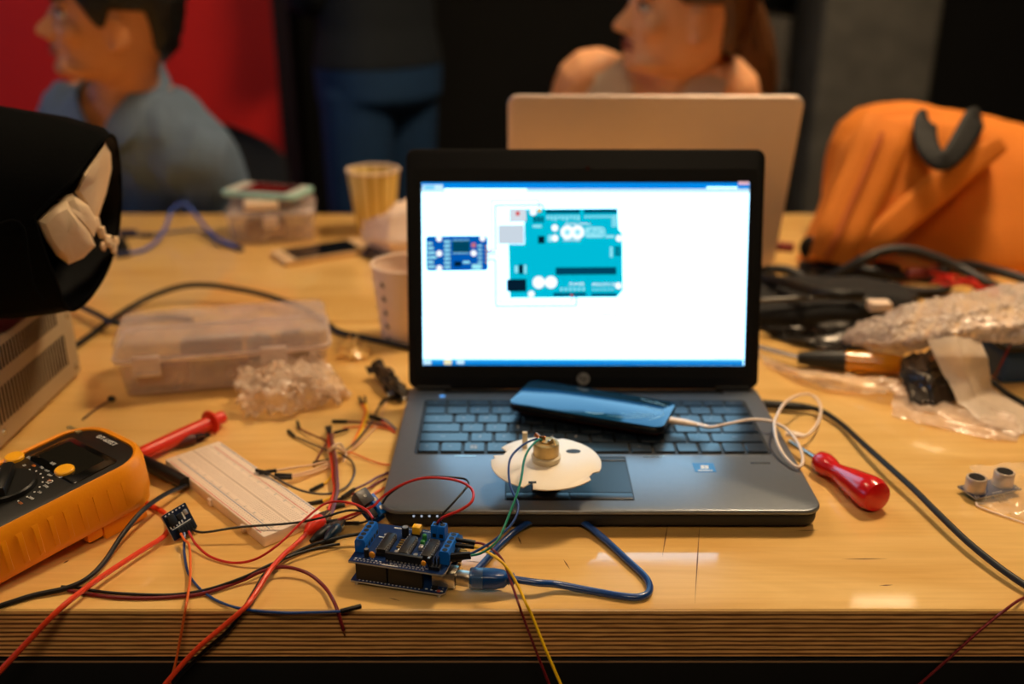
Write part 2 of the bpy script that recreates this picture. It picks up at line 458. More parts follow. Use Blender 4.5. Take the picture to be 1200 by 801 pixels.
# keyboard
kb = MB()
kw = [(x*mm, y*mm) for x, y in rrect(304, 110, 4, 3, 0, 146)]
kb.prism(kw, .0186, .01915, m_well)
rows = [(92.5, 18.2, [1, 1, 1, 1, 5.25, 1, 1, 1, 1, 1, 1]),
        (111, 18.2, [2.1, 1, 1, 1, 1, 1, 1, 1, 1, 1, 1, 2.15]),
        (129.5, 18.2, [1.7, 1, 1, 1, 1, 1, 1, 1, 1, 1, 1, 1, 1.55]),
        (148, 18.2, [1.4, 1, 1, 1, 1, 1, 1, 1, 1, 1, 1, 1, 1, 1.3]),
        (166.5, 18.2, [1, 1, 1, 1, 1, 1, 1, 1, 1, 1, 1, 1, 1, 1.7]),
        (185, 13.5, [1]*15)]
letters = [['fn', 'ctrl', '', 'alt', '', 'alt', 'ctrl', '', '', '', ''], ['shift']+list('ZXCVBNM,./')+['shift'], ['caps']+list("ASDFGHJKL;'")+['enter'], ['tab']+list('QWERTYUIOP[]')+['\\'],
           list('`1234567890-=')+['bksp'], ['esc']+['f%d' % i for i in range(1, 13)]+['prt', 'del']]
flat_M = lambda x, y, z: Matrix.Translation((x*mm, y*mm, z))
for (y0, hgt, ws), lets in zip(rows, letters):
    tot = sum(ws); unit = 300.0/tot; x = -150.0
    for w, s_ in zip(ws, lets):
        kwid = w*unit
        o = [(a*mm, c*mm) for a, c in rrect(kwid-2.4, hgt-2.3, 1.2, 2, x+kwid/2, y0+hgt/2)]
        kb.prism(o, .0186, .0208, m_key, bev=.0005, seg=1)
        if s_: kb.text(s_, (4.2 if len(s_) == 1 else 2.6)*mm, m_grey_print, flat_M(x+kwid/2-1.5, y0+hgt/2+1.0, .02082), .00002)
        elif w == 1 and y0 < 100 and x < -60:      # four-pane logo key
            for i in (0, 1):
                for j in (0, 1): kb.box(((x+kwid/2-2.2+i*3.2)*mm, (y0+7+j*3.2)*mm, .02082), (.0027, .0027, .00005), m_grey_print)
        x += kwid
kb.build('keyboard', lap, angle=30)
# touchpad with its buttons
tp = MB()
m_pad = mat('touchpad_black', (42, 43, 46), .34, .3, var=.05)
tp.prism([(x*mm, y*mm) for x, y in rrect(101, 73, 1.5, 2, -23.5, 51.5)], .0186, .0191, m_well)
tp.prism([(x*mm, y*mm) for x, y in rrect(98.6, 50.5, 1, 2, -23.5, 52.6)], .0187, .0193, m_pad)
tp.build('touchpad', lap)
for cx, cy, w, h in ((-48.3, 21.3, 49, 9.4), (1.5, 21.3, 49, 9.4), (-48.3, 83, 49, 7.6), (1.5, 83, 49, 7.6)):
    MB().box((cx*mm, cy*mm, .0192), (w*mm, h*mm, .0010), m_pad, bev=.0003).build('touchpad_button', lap)
# blue maker's sticker with four-pane flag
stk = MB(); m_stk = mat('sticker_blue', (20, 110, 180), .35)
stk.box((.0900, .0683, .01905), (.0175, .0150, .0003), m_stk)
for i in (0, 1):
    for j in (0, 1): stk.box((.0885+i*.0034+(.0004 if j else 0), .0672+j*.0031, .01922), (.0029, .0026, .0001), m_white)
stk.box((.0900, .0630, .01922), (.012, .0012, .0001), m_white)
stk.build('sticker', lap, smooth=False)

# lid: local axes x across, v up the lid, w out of the back
TILT = .2457
LM = Matrix.Translation((0, .222, .0195)) @ Matrix(((1, 0, 0, 0), (0, sin(TILT), cos(TILT), 0), (0, cos(TILT), -sin(TILT), 0), (0, 0, 0, 1)))
lid = MB()
lid.prism([(x*mm, y*mm) for x, y in rrect(339, 229, 9, 6, 0, 116)], 0, .0062, m_bezel, M=LM, bev=.0016, seg=2)
lid.prism([(x*mm, y*mm) for x, y in rrect(325, 200, 3, 3, 0, 112)], -.0003, .001, m_bezel, M=LM)
lo = lid.build('lid', lap)
# round maker's logo with its two slanted letters, webcam and lens
lg = MB()
LF = lambda x, v, z=-.0004: LM @ Matrix.Translation((x*mm, v*mm, z)) @ Matrix.Rotation(pi, 4, 'Y')
def LFm(x, v, z): # facing the viewer (mirror kept readable)
    return LM @ Matrix(((1, 0, 0, x*mm), (0, 1, 0, v*mm), (0, 0, -1, z), (0, 0, 0, 1)))
lg.lathe([(0, 0), (.0062, 0), (.0062, .0004), (0, .0004)], mat('logo_silver', (176, 172, 165), .3, .5), LFm(0, 11.5, -.0001), 28)
lg.text('hp', .0088, m_bezel, LFm(0, 12.2, -.0006) @ Matrix.Shear('XZ', 4, (0, 0)), .00003)
lg.build('logo', lo, smooth=False)
wc = MB(); wc.lathe([(0, 0), (.0022, 0), (.0022, .0003), (0, .0003)], mat('lens_dark', (60, 30, 26), .15), LFm(2, 212.5, -.0002), 16)
wc.build('webcam', lo)

# screen: the picture is drawn as flat coloured panels on the display
em = lambda n, c, s=1.0: glow('screen_'+n, c, s)
SC = MB()
Zs = [-.0004]
def SX(px, py):
    fy = (py-209)/215.; fx = (px-492.5)/(388.5-9.5*fy); fy = (py-209-3.5*fx)/215.
    return (-155+310*fx)*mm, (199.3-174.5*fy)*mm
def cX(cx, cy): return SX(480+cx/4.214, 200+cy/4.214)
def spoly(pts, m, lvl):
    z = -.0004-.00006*lvl
    P = [LM @ V((x, v, z)) for x, v in pts]
    SC.add(P, [list(range(len(P)))], m)
def srect(x0, y0, x1, y1, m, lvl): spoly([cX(x0, y0), cX(x1, y0), cX(x1, y1), cX(x0, y1)], m, lvl)
def sdot(x, y, r, m, lvl, n=20): spoly([cX(x+r*cos(2*pi*k/n), y+r*sin(2*pi*k/n)) for k in range(n)], m, lvl)
def sline(pts, m, lvl, w=8):
    for (xa, ya), (xb, yb) in zip(pts, pts[1:]):
        if abs(xa-xb) > abs(ya-yb): srect(min(xa, xb), ya-w/2, max(xa, xb), ya+w/2, m, lvl)
        else: srect(xa-w/2, min(ya, yb), xa+w/2, max(ya, yb), m, lvl)
def stext(s_, x, y, size, m, lvl):
    X, Y = cX(x, y); SC.text(s_, size*mm, m, LM @ Matrix(((1, 0, 0, X), (0, 1, 0, Y), (0, 0, -1, -.0004-.00006*lvl), (0, 0, 0, 1))), .00001)
e_dot = em('mark_white', (246, 252, 255), 1.06)
e_white = em('white', (164, 222, 255), 3.3)
spoly([(-.155, .0248), (.155, .0248), (.155, .1993), (-.155, .1993)], e_white, 0)
def prow(y0, y1, x0, x1, m, lvl): spoly([SX(x0, y0), SX(x1, y0+ (3.5*(x1-x0)/388)), SX(x1, y1+(3.5*(x1-x0)/388)), SX(x0, y1)], m, lvl)
e_blue = em('title_blue', (0, 132, 224)); e_pale = em('pale_blue', (196, 234, 250)); e_cyan = em('tab_cyan', (120, 208, 246))
prow(209, 216.2, 492.6, 880.6, e_blue, 1); prow(216.0, 220.5, 492.6, 880.6, e_pale, 2)
prow(211.5, 218, 494, 518, e_pale, 3); prow(216.3, 220, 520, 617, e_white, 3); prow(217, 218.6, 830, 866, e_white, 3)
prow(211, 214.8, 867.5, 880, em('close_pink', (226, 178, 190)), 3); prow(212.5, 217, 496, 508, e_cyan, 4)
prow(416.4, 424, 493, 870.5, em('task_blue', (10, 128, 214)), 1); prow(416.4, 419, 493, 870.5, em('task_light', (80, 184, 238)), 2)
prow(417.5, 423.3, 493.5, 502, e_pale, 3); prow(417, 423.5, 517, 526, em('task_icon', (236, 226, 178)), 3); prow(418, 423, 532, 541, e_pale, 3)
prow(419, 421, 835, 866, e_cyan, 3); prow(419, 420.5, 560, 700, em('task_mid', (30, 150, 226)), 3)
sc_teal = em('teal', (0, 186, 214), .95); sc_dk = em('dark_teal', (0, 66, 92)); sc_navy = em('navy', (0, 84, 172)); sc_ink = em('ink', (4, 28, 46)); sc_gray = em('gray', (206, 216, 226)); sc_lt = em('light_teal', (150, 226, 240))
sc_red = em('red', (206, 60, 60)); sc_line = em('line', (120, 140, 160)); sc_pink = em('pinkline', (196, 110, 120)); sc_steel = em('wireblue', (60, 90, 140)); sc_or = em('orange', (230, 180, 60))
# connection lines
sline([(400, 370), (400, 128), (640, 128), (640, 180)], sc_pink, 1); sline([(420, 375), (420, 152), (660, 152), (660, 190)], sc_line, 1)
sline([(380, 374), (412, 374)], sc_pink, 1); sline([(380, 385), (422, 385)], sc_line, 1)
sline([(380, 400), (437, 400), (437, 630), (797, 630), (797, 600)], sc_pink, 1, 7); sline([(380, 418), (418, 418), (418, 651), (820, 651), (820, 606)], sc_steel, 1, 7)
# small clock board
spoly([cX(x, y) for x, y in ((82, 300), (370, 300), (381, 311), (381, 461), (370, 472), (82, 472), (72, 461), (72, 311))], sc_navy, 2)
srect(205, 326, 290, 380, sc_dk, 3); srect(212, 426, 248, 450, sc_ink, 3)
for x, y in ((138, 313), (355, 313), (138, 386), (310, 386), (138, 459)): sdot(x, y, 15, e_dot, 3)
for k in range(6): srect(78, 330+k*23, 104+(k*7) % 22, 342+k*23, sc_lt, 3)
for k in range(7): srect(162, 322+k*21, 194, 333+k*21, sc_lt, 3)
for k in range(8): srect(208+k*10.4, 318, 213+k*10.4, 325, sc_lt, 3); srect(208+k*10.4, 381, 213+k*10.4, 389, sc_lt, 3)
for k in range(5): srect(330, 345+k*20, 352, 353+k*20, sc_lt, 3); sdot(375, 352+k*20, 6, sc_or, 4, 8)
srect(300, 440, 350, 466, sc_lt, 3); srect(256, 424, 290, 436, sc_lt, 3); sdot(310, 346, 12, sc_pink, 3)
# big board
spoly([cX(x, y) for x, y in ((575, 172), (1030, 172), (1034, 276), (1052, 296), (1052, 574), (1022, 610), (488, 610), (484, 345), (565, 345), (565, 235), (490, 235), (490, 172))], sc_teal, 2)
spoly([cX(x, y) for x, y in ((500, 168), (568, 168), (574, 176), (574, 230), (566, 236), (500, 236), (492, 228), (492, 176))], sc_gray, 3); sdot(532, 193, 11, sc_red, 4)
srect(433, 248, 563, 343, em('usb_gray', (196, 208, 220)), 3)
srect(672, 176, 842, 194, sc_dk, 3); srect(862, 176, 1030, 194, sc_dk, 3)
for x in range(3):
    for y in range(2): srect(609+x*19, 209+y*15, 624+x*19, 221+y*15, sc_ink, 3)
srect(606, 250, 650, 262, sc_lt, 3); sdot(609, 186, 18, e_dot, 3); sdot(640, 180, 10, sc_or, 4, 8)
for k in range(9): srect(677+k*19, 204, 687+k*19, 222+(k % 3)*4, sc_lt, 3)
for k in range(8): srect(866+k*17, 206, 875+k*17, 218, sc_lt, 3)
srect(1000, 206, 1030, 262, sc_lt, 3)
for k in range(4): srect(1002, 214+k*13, 1028, 219+k*13, sc_teal, 4)
for x in (778, 829):
    sdot(x, 287, 34, e_dot, 3, 28); sdot(x, 287, 14, sc_lt, 4)
spoly([cX(x, y) for x, y in ((874, 262), (954, 262), (968, 276), (968, 300), (954, 314), (874, 314), (860, 300), (860, 276))], sc_lt, 3); stext('UNO', 914, 288, 8.6, sc_teal, 4)
stext('ARDUINO', 800, 326, 3.6, e_dot, 3); stext('DIGITAL (PWM~)', 832, 247, 3.2, e_dot, 3)
srect(968, 303, 1012, 316, sc_lt, 3); sdot(716, 265, 17, e_dot, 3); sdot(716, 315, 17, e_dot, 3); srect(682, 300, 700, 334, sc_lt, 3)
srect(632, 304, 665, 341, sc_ink, 3); srect(534, 443, 556, 491, sc_ink, 3); srect(514, 450, 530, 484, sc_lt, 3); srect(560, 446, 572, 488, sc_lt, 3)
sdot(1036, 319, 17, e_dot, 3); sdot(1030, 553, 17, e_dot, 3); sdot(595, 591, 17, e_dot, 3)
for x in range(2):
    for y in range(3): srect(1014+x*15, 360+y*16, 1026+x*15, 372+y*16, sc_ink, 3)
srect(990, 360, 1002, 412, sc_lt, 3)
srect(718, 460, 1020, 497, sc_dk, 3)
srect(472, 516, 571, 578, sc_ink, 3); sdot(633, 533, 31, e_dot, 3, 28); sdot(694, 533, 31, e_dot, 3, 28)
srect(705, 586, 868, 602, sc_dk, 3); srect(894, 590, 1020, 605, sc_dk, 3)
stext('POWER', 822, 544, 4.2, e_dot, 3); stext('ANALOG IN', 956, 546, 4.2, e_dot, 3)
for k in range(6): srect(740+k*22, 560, 751+k*22, 576, sc_lt, 3)
for k in range(6): srect(900+k*19, 566, 908+k*19, 576, sc_lt, 3)
sdot(797, 600, 7, sc_red, 4, 10)
stext('fritzing', 982, 696, 5.2, em('watermark', (130, 150, 170)), 1)
scr = SC.build('screen', lo, smooth=False)
scr['label'] = 'bright display with a circuit board diagram'

# ============================================================ smartphone lying over the keys
m_pglass = mat('phone_glass', (30, 70, 92), .08, .6, var=.15, scale=12)  # teal base stands in for the laptop screen's reflection
m_pbody = mat('phone_body_black', (12, 12, 13), .3, .2)
m_pcop = mat('phone_back_copper', (120, 52, 30), .25, .6)
pc = V((.0735, .8125, .0345))
lx_ = V((132, -47.5, -2.0)).normalized(); wy_ = V((28, 62.5, -4.5)); wy_ = (wy_-lx_*wy_.dot(lx_)).normalized(); nz_ = lx_.cross(wy_)
ph = empty('smartphone', (0, 0, 0), 0, 'black smartphone with a glossy screen lying across the laptop keys on a white cable', 'phone')
ph.matrix_world = Matrix((( lx_.x, wy_.x, nz_.x, pc.x), (lx_.y, wy_.y, nz_.y, pc.y), (lx_.z, wy_.z, nz_.z, pc.z), (0, 0, 0, 1)))
q = MB(); q.prism([(x*mm, y*mm) for x, y in rrect(143, 69, 11, 6)], -.0072, -.0012, m_pbody, bev=.0022, seg=3)
q.build('body', ph)
q = MB(); q.prism([(x*mm, y*mm) for x, y in rrect(139.5, 65.5, 9, 6)], -.0080, -.0070, m_pcop, bev=.0004); q.build('back_cover', ph)
q = MB(); q.prism([(x*mm, y*mm) for x, y in rrect(141.4, 67.2, 10, 6)], -.0014, 0, m_pglass, bev=.0009, seg=2); q.build('screen', ph)
q = MB(); m_crk = mat('crack_pale', (150, 190, 205), .4)
for xa, ya, xb, yb in ((.066, .018, .052, .026), (.064, .006, .044, .012), (.060, -.004, .040, -.010), (.058, -.012, .030, -.016), (.050, -.018, .020, -.026), (.066, .0, .056, -.020), (.056, .022, .038, .028), (.0, -.026, .016, -.022)):
    q.tube([(xa, ya, .0001), ((xa+xb)/2+.001, (ya+yb)/2-.0015, .0001), (xb, yb, .0001)], [.0003, .0005, .0002], m_crk, n=5, flat=.4, smooth=2)
q.build('cracks', ph)
q = MB(); q.box((-.0200, -.0347, -.0042), (.022, .0008, .0022), m_pbody, bev=.0003); q.build('side_button', ph)

# ============================================================ gear motor on a white disc
m_card = mat('white_plastic_disc', (236, 224, 205), .5, var=.05, scale=30)
m_cream = mat('cream_plastic', (214, 196, 160), .45, var=.05)
m_brass = mat('motor_can', (196, 164, 104), .38, .55, var=.2, scale=120)
dc = at(640, 541, .040)
mot = empty('motor', (dc.x, dc.y, .0199), 0, 'small motor with blue and green leads on a notched white disc over the touchpad', 'motor')
zt = .040-.0199
d = MB(); pts = []
for k in range(72):
    a = 360*k/72; r = 43.5
    if 145 < a < 162: r = 36
    if 163 <= a < 176: r = 41+(k % 2)*2.5
    if 322 < a < 336: r = 39.5
    if 246 < a < 252: r = 33
    if 70 < a < 78: r = 41
    pts.append((r*cos(radians(a))*mm, r*sin(radians(a))*mm))
d.prism(pts, zt-.0012, zt, m_card, bev=.0003, seg=1)
d.lathe([(0, 0), (.0035, 0), (.0035, .0003), (0, .0003)], m_well, Matrix.Translation((.0225, .018, zt-.0001)) @ Matrix.Diagonal((1.7, 1, 1, 1)), 16)
d.box((-.0115, -.0325, zt), (.006, .0028, .0006), m_well)
d.build('disc', mot, angle=50)
h = MB(); h.lathe([(0, 0), (.0105, 0), (.0115, .001), (.0115, zt-.0012), (0, zt-.0012)], m_cream); h.lathe([(.0112, zt), (.0118, zt+.0045), (.0105, zt+.0055), (0, zt+.0055)], m_cream, Matrix.Translation((0, .003, 0))); h.build('hub', mot)
c = MB(); c.lathe([(0, zt+.0045), (.0098, zt+.0045), (.0102, zt+.0055), (.0102, zt+.0150), (.0094, zt+.0158), (.004, zt+.0158), (.004, zt+.0170), (0, zt+.0170)], m_brass, Matrix.Translation((0, .003, 0)))
c.build('motor_can', mot)
t = MB()
t.box((.0035, .0015, zt+.0172), (.006, .0014, .0030), m_silver, rot=.5, bev=.0003); t.box((-.003, .006, zt+.0178), (.005, .0012, .004), m_copper, rot=-.3, bev=.0003)
t.tube([(.004, .002, zt+.018), (.0055, -.001, zt+.020), (.0070, -.004, zt+.0165)], .0009, m_brass); t.tube([(-.006, .007, zt+.0185), (-.0085, .009, zt+.020)], .0016, m_copper)
t.build('terminal', mot)
pg = at(622, 512, .048)
t = MB(); t.box((-.0165, .0245, (zt+.014)/2), (.0042, .0036, zt+.014), m_cream, bev=.0006); t.build('peg', mot)
# ============================================================ stacked circuit boards with the blue cable
m_pcb = mat('pcb_blue', (12, 42, 90), .35, var=.25, scale=500)
m_pcbedge = mat('pcb_edge', (176, 168, 150), .5)
m_solder = mat('solder', (205, 200, 192), .3, .8)
m_hdr = mat('black_header', (14, 14, 14), .5)
m_chip = mat('chip_black', (20, 19, 18), .45)
m_blueterm = mat('terminal_blue', (8, 96, 190), .4, var=.08)
m_yellow = mat('yellow_plastic', (236, 180, 40), .4)
m_orange = mat('orange_ceramic', (224, 148, 28), .4)
m_green = mat('green_led', (40, 120, 60), .3)
m_gold = mat('gold_pin', (216, 180, 100), .3, .9)
m_usb = mat('usb_metal', (206, 196, 180), .28, .9)
BO = at(411, 681.5, .003); BO.z = 0
BYAW = -.250
def pcb(w, h, th, z, M=None, cut=None):
    b = MB()
    pts = cut if cut else rrect(w, h, 1.5, 2, w/2, h/2)
    P = [(x*mm, y*mm) for x, y in pts]
    b.prism(P, z, z+th, m_pcb); 
    n = len(P)   # pale cut edge
    return b
def dashes(b, x0, y0, x1, y1, n, sz, z, m):
    for k in range(n):
        t = k/max(1, n-1); b.box(((x0+(x1-x0)*t)*mm, (y0+(y1-y0)*t)*mm, z), (sz[0]*mm, sz[1]*mm, .0002), m)
ard = empty('microcontroller_board', (BO.x, BO.y, 0), BYAW, 'blue microcontroller board with a stacked shield, blue screw terminals and chips at the table edge', 'circuit board')
# lower board
b = MB()
out = [(0, 0), (66, 0), (68.6, 2.5), (68.6, 13), (66.5, 15), (66.5, 48), (64, 53.3), (0, 53.3)]
b.prism([(x*mm, y*mm) for x, y in out], .0032, .0047, m_pcb)
b.prism([(x*mm*1.0+ (.00004 if x > 30 else -.00004), y*mm+(.00004 if y > 25 else -.00004)) for x, y in out], .0034, .0044, m_pcbedge)
for x in (3, 64): b.cyl((x*mm, 3*mm, 0), .0013, .0033, m_solder, n=8); b.cyl((x*mm, 49*mm, 0), .0013, .0033, m_solder, n=8)
dashes(b, 6, 1.6, 50, 1.6, 17, (1.0, .8), .0048, m_white)
dashes(b, 55, 3, 66, 3, 4, (1.6, 1.2), .0048, m_white); dashes(b, 58, 6, 66, 6, 3, (1.2, 1.0), .0048, m_solder)
b.box((.0605, .0045, .0056), (.004, .003, .0018), m_chip); b.box((.064, .0022, .0052), (.0022, .0014, .001), mat('led_red', (210, 90, 60), .3))
b.build('lower_board', ard)
for x, w in ((13, 23), (38, 25)):
    s = MB(); s.box((x*mm+.002, .0035, .0047+.0070), (w*mm, .0032, .0138), m_hdr, bev=.0003); s.box((x*mm+.002, .0018, .0047+.0070), (w*mm*.98, .0004, .0128), m_chip)
    s.build('socket_strip', ard)
s = MB(); s.box((.032, .0500, .0117), (.046, .0032, .0138), m_hdr, bev=.0003); s.build('socket_strip', ard)
u = MB()
u.box((.0655, .0135, .0105), (.0165, .0122, .0112), m_usb, bev=.0006)
u.box((.0738, .0135, .0105), (.0004, .0095, .0085), m_chip); u.build('usb_socket', ard)
j = MB(); j.box((.0620, .0435, .0102), (.0140, .0090, .0108), m_hdr, bev=.0006); j.cyl((.0682, .0435, .0102), .0036, .0012, m_chip, axis=(1, 0, 0)); j.build('power_socket', ard)
# shield
ZS = .0200
s = MB()
so = [(0, -1.5), (68, -1.5), (69.5, 0), (69.5, 44), (67, 49), (0, 49)]
s.prism([(x*mm, y*mm) for x, y in so], ZS, ZS+.0016, m_pcb)
s.prism([(x*mm+(.00005 if x > 30 else -.00005), y*mm+(.00005 if y > 25 else -.00005)) for x, y in so], ZS+.0002, ZS+.0013, m_pcbedge)
zt = ZS+.0017
dashes(s, 4, .5, 54, .5, 22, (1.3, 1.2), zt, m_solder)
dashes(s, 4, 2.6, 22, 2.6, 7, (1.6, .7), zt, m_white); dashes(s, 30, 2.4, 56, 2.4, 9, (1.9, .6), zt, m_white)
dashes(s, 20, 46.5, 46, 46.5, 15, (1.3, 1.2), zt, m_solder)
for a in ((12, 32, 5, 1), (14, 36, 4, 1), (27, 40, 6, 1), (29, 18, 1, 6), (44, 15, 1, 5), (20, 46, 8, 1.2), (46, 44, 1, 5), (60, 4, 4, 1), (63, 12, 1, 7)): s.box((a[0]*mm, a[1]*mm, zt), (a[2]*mm, a[3]*mm, .0002), m_white)
s.box((.030, -.0002, zt), (.012, .0008, .0002), m_white)
shield = s.build('shield_board', ard)
def ic(x, y0, y1, w, kids=8):
    c = MB()
    c.box((x*mm, (y0+y1)/2*mm, zt+.0040), (w*mm, (y1-y0)*mm, .0034), m_chip, bev=.0004)
    c.box((x*mm, (y0+y1)/2*mm, zt+.0012), ((w+1)*mm, (y1-y0+1)*mm, .0024), m_hdr, bev=.0003)
    for sx in (-1, 1):
        for k in range(kids):
            y = y0+1.3+(y1-y0-2.6)*k/(kids-1)
            c.box(((x+sx*(w/2+.35))*mm, y*mm, zt+.0036), (.0008, .0012, .0026), m_solder)
    c.cyl((x*mm, (y1-1.3)*mm, zt+.0056), .0009, .0002, m_hdr, n=10)
    return c.build('chip', ard)
ic(20, 9, 31, 6.4); ic(36, 9, 31, 6.4); ic(52.5, 9, 31, 6.4)
def terminal(x, y, w, d, n, name='screw_terminal', rot=0):
    """n-way terminal; ways along y if d > w"""
    c = MB(); along_y = d > w
    prof = [(-3.9, 0), (3.9, 0), (3.9, 8.4), (2.9, 10.4), (-2.9, 10.4), (-3.9, 8.4)]
    L_ = (d if along_y else w)*mm
    for k in range(n):
        s0 = -L_/2+L_*k/n; s1 = s0+L_/n-.00012
        if along_y: vs = [(px*mm, s_, pz*mm) for s_ in (s0, s1) for px, pz in prof]
        else: vs = [(s_, px*mm, pz*mm) for s_ in (s0, s1) for px, pz in prof]
        m_ = len(prof)
        fs = [list(range(m_))[::-1], list(range(m_, 2*m_))]+[[i, (i+1) % m_, m_+(i+1) % m_, m_+i] for i in range(m_)]
        T = Matrix.Translation((x*mm, y*mm, zt))
        c.add(vs, fs, m_blueterm, T)
        sc = (s0+s1)/2
        pos = (0, sc, .0103) if along_y else (sc, 0, .0103)
        c.cyl(pos, .0019, .0003, m_chip, M=T, n=14); c.cyl((pos[0], pos[1], .0101), .0015, .0004, mat('terminal_screw', (120,120,120), .4, .7), M=T, n=12)
        hole = (.00385, sc, .003) if along_y else (sc, -.00385, .003)
        for sg in (-1, 1):
            hp = (sg*.0039, sc, .0032) if along_y else (sc, sg*.0039, .0032)
            c.box(hp, (.0004, .0028, .0030) if along_y else (.0028, .0004, .0030), m_chip, M=T)
    return c.build(name, ard)
terminal(4.2, 22.5, 8, 25, 5); terminal(66.0, 22.5, 8, 25, 5); terminal(52, 42.5, 10.5, 8, 2)
h = MB(); h.box((.0385, .0058, zt+.0032), (.027, .0026, .0065), m_hdr, bev=.0003)
for k in range(10): h.box((.0265+k*.00267, .0043, zt+.0005), (.0012, .0012, .001), m_solder)
h.build('pin_socket', ard)
h = MB()
for i in range(3):
    for jx in range(2):
        h.box((.0590+i*.00254, .0028+jx*.00254, zt+.0013), (.0024, .0024, .0026), m_hdr); h.box((.0590+i*.00254, .0028+jx*.00254, zt+.005), (.0007, .0007, .009), m_chip)
h.build('pin_header', ard)
def cap(x, y, m, r=1.9, z=3.4):
    c = MB(); c.ell((x*mm, y*mm, zt+z*mm), (r*mm, r*.55*mm, r*1.15*mm), m); 
    for s_ in (-1, 1): c.tube([((x+s_*.9)*mm, y*mm, zt), ((x+s_*.7)*mm, y*mm, zt+z*mm)], .00028, m_solder, n=6, smooth=1)
    c.build('capacitor', ard)
cap(15.5, 4.2, m_orange, 2.3); cap(53.5, 3.2, m_orange, 1.9)
def can(x, y, r, hh):
    c = MB(); c.cyl((x*mm, y*mm, zt), r*mm, hh*mm, m_hdr, bev=.0004); c.lathe([(0, zt+hh*mm), ((r-.5)*mm, zt+hh*mm+.0001), ((r-.4)*mm, zt+hh*mm-.0001)], m_solder, Matrix.Translation((x*mm, y*mm, 0)), 16); c.build('capacitor', ard)
can(28, 37, 2.6, 8); can(10.8, 5.8, 1.9, 6.5); can(46, 8.5, 2.0, 6); can(57, 6.0, 1.7, 7)
y_ = MB(); y_.box((.0355, .0410, zt+.0048), (.0060, .0056, .0060), m_yellow, bev=.0005); y_.box((.0355, .041, zt+.0015), (.007, .005, .003), m_hdr); y_.build('jumper_cap', ard)
g = MB(); g.cyl((.0440, .0330, zt+.001), .0017, .0045, m_green, bev=.0006); g.ell((.0440, .0330, zt+.0055), (.0017, .0017, .0014), m_green); g.box((.044, .029, zt+.002), (.003, .003, .004), m_green, bev=.0004); g.build('led', ard)
r_ = MB()
for k in range(5): r_.box(((28+k*1.7)*mm, .0165, zt+.0006), (.0011, .0024, .0008), m_solder)
for k in range(4): r_.box(((28.3)*mm, (22+k*3)*mm, zt+.0006), (.003, .0012, .0009), m_gold)
r_.box((.0445, .024, zt+.0015), (.003, .004, .003), m_solder, bev=.0003); r_.build('resistor', ard)
for k in range(3):   # side pin rows for servo plugs at the right rear
    pass
ps = MB()
for i in range(3):
    for k in range(2): ps.box((.0735+i*.0000, (.0175+i*.0046+k*.0022), zt+.0012), (.0068, .0009, .0009), m_gold)
ps.box((.0708, .0225, zt+.0014), (.0026, .0160, .0028), m_hdr, bev=.0003); ps.build('pin_header', ard)
AM = Matrix.Translation((BO.x, BO.y, 0)) @ Matrix.Rotation(BYAW, 4, 'Z')
def A(x, y, z): return AM @ V((x*mm, y*mm, z*mm))

# ------------------------------------------------------------ blue data cable
m_cbl = mat('blue_cable', (14, 62, 132), .3, var=.5, scale=700, coat=.5)
m_clear = film('clear_blue_plug', (40, 96, 160), .15, .35)
m_bluesolid = mat('blue_moulding', (12, 62, 128), .3)
uc = empty('data_cable', tuple(A(78, 13.5, 0)), BYAW, 'translucent blue data cable plugged into the circuit board and looped along the table edge', 'cable')
UM = uc.matrix_basis.copy() if False else (Matrix.Translation(A(78, 13.5, 0)) @ Matrix.Rotation(BYAW, 4, 'Z'))
UI = UM.inverted()
pl = MB(); pl.box((-.0005, 0, .0105), (.0130, .0084, .0078), m_usb, bev=.0005); pl.build('plug_shell', uc)
pl = MB(); PR = [(0, 0)]
def plugring(x, w, h): return [(x, a, .0105+c) for a, c in rrect(w, h, min(w, h)*.28, 4)]
PT = Matrix.Rotation(.22, 4, 'Z')
pl.loft([plugring(.005, .0125, .0112), plugring(.006, .0135, .0122), plugring(.014, .0135, .0122)], m_clear, M=PT)
pl.box((.011, 0, .0105), (.010, .0102, .0085), m_grey_print, M=PT, bev=.001)
pl.build('plug_grip', uc)
pl = MB(); pl.loft([plugring(.0142, .0134, .0121), plugring(.022, .0132, .0118), plugring(.0285, .011, .0105), plugring(.0305, .008, .008), plugring(.031, .0066, .0066), plugring(.036, .0060, .0060)], m_bluesolid, M=PT)
for k in range(3): pl.loft([plugring(.0315+k*.0016, .0074, .0074), plugring(.0323+k*.0016, .0074, .0074)], m_bluesolid, M=PT)
pl.build('strain_relief', uc)
tip = UM @ PT @ V((.034, 0, .0105))
path = [tip, at(630, 682.5, .0085), at(653, 684.5, .005), at(693, 692, .0028), at(728, 698, .0028), at(750, 699, .0028), at(761, 692, .0028), at(757, 677, .0028), at(733, 654, .003), at(707, 630, .004), at(683, 611.5, .006), at(660, 604.5, .007),
        at(633, 606.5, .007), at(608, 619, .005), at(587, 637, .0028), at(567, 659, .0028), at(558, 668, .0028)]
t = MB(); t.tube([UI @ p for p in path], .00255, m_cbl, n=12); t.build('cord', uc)
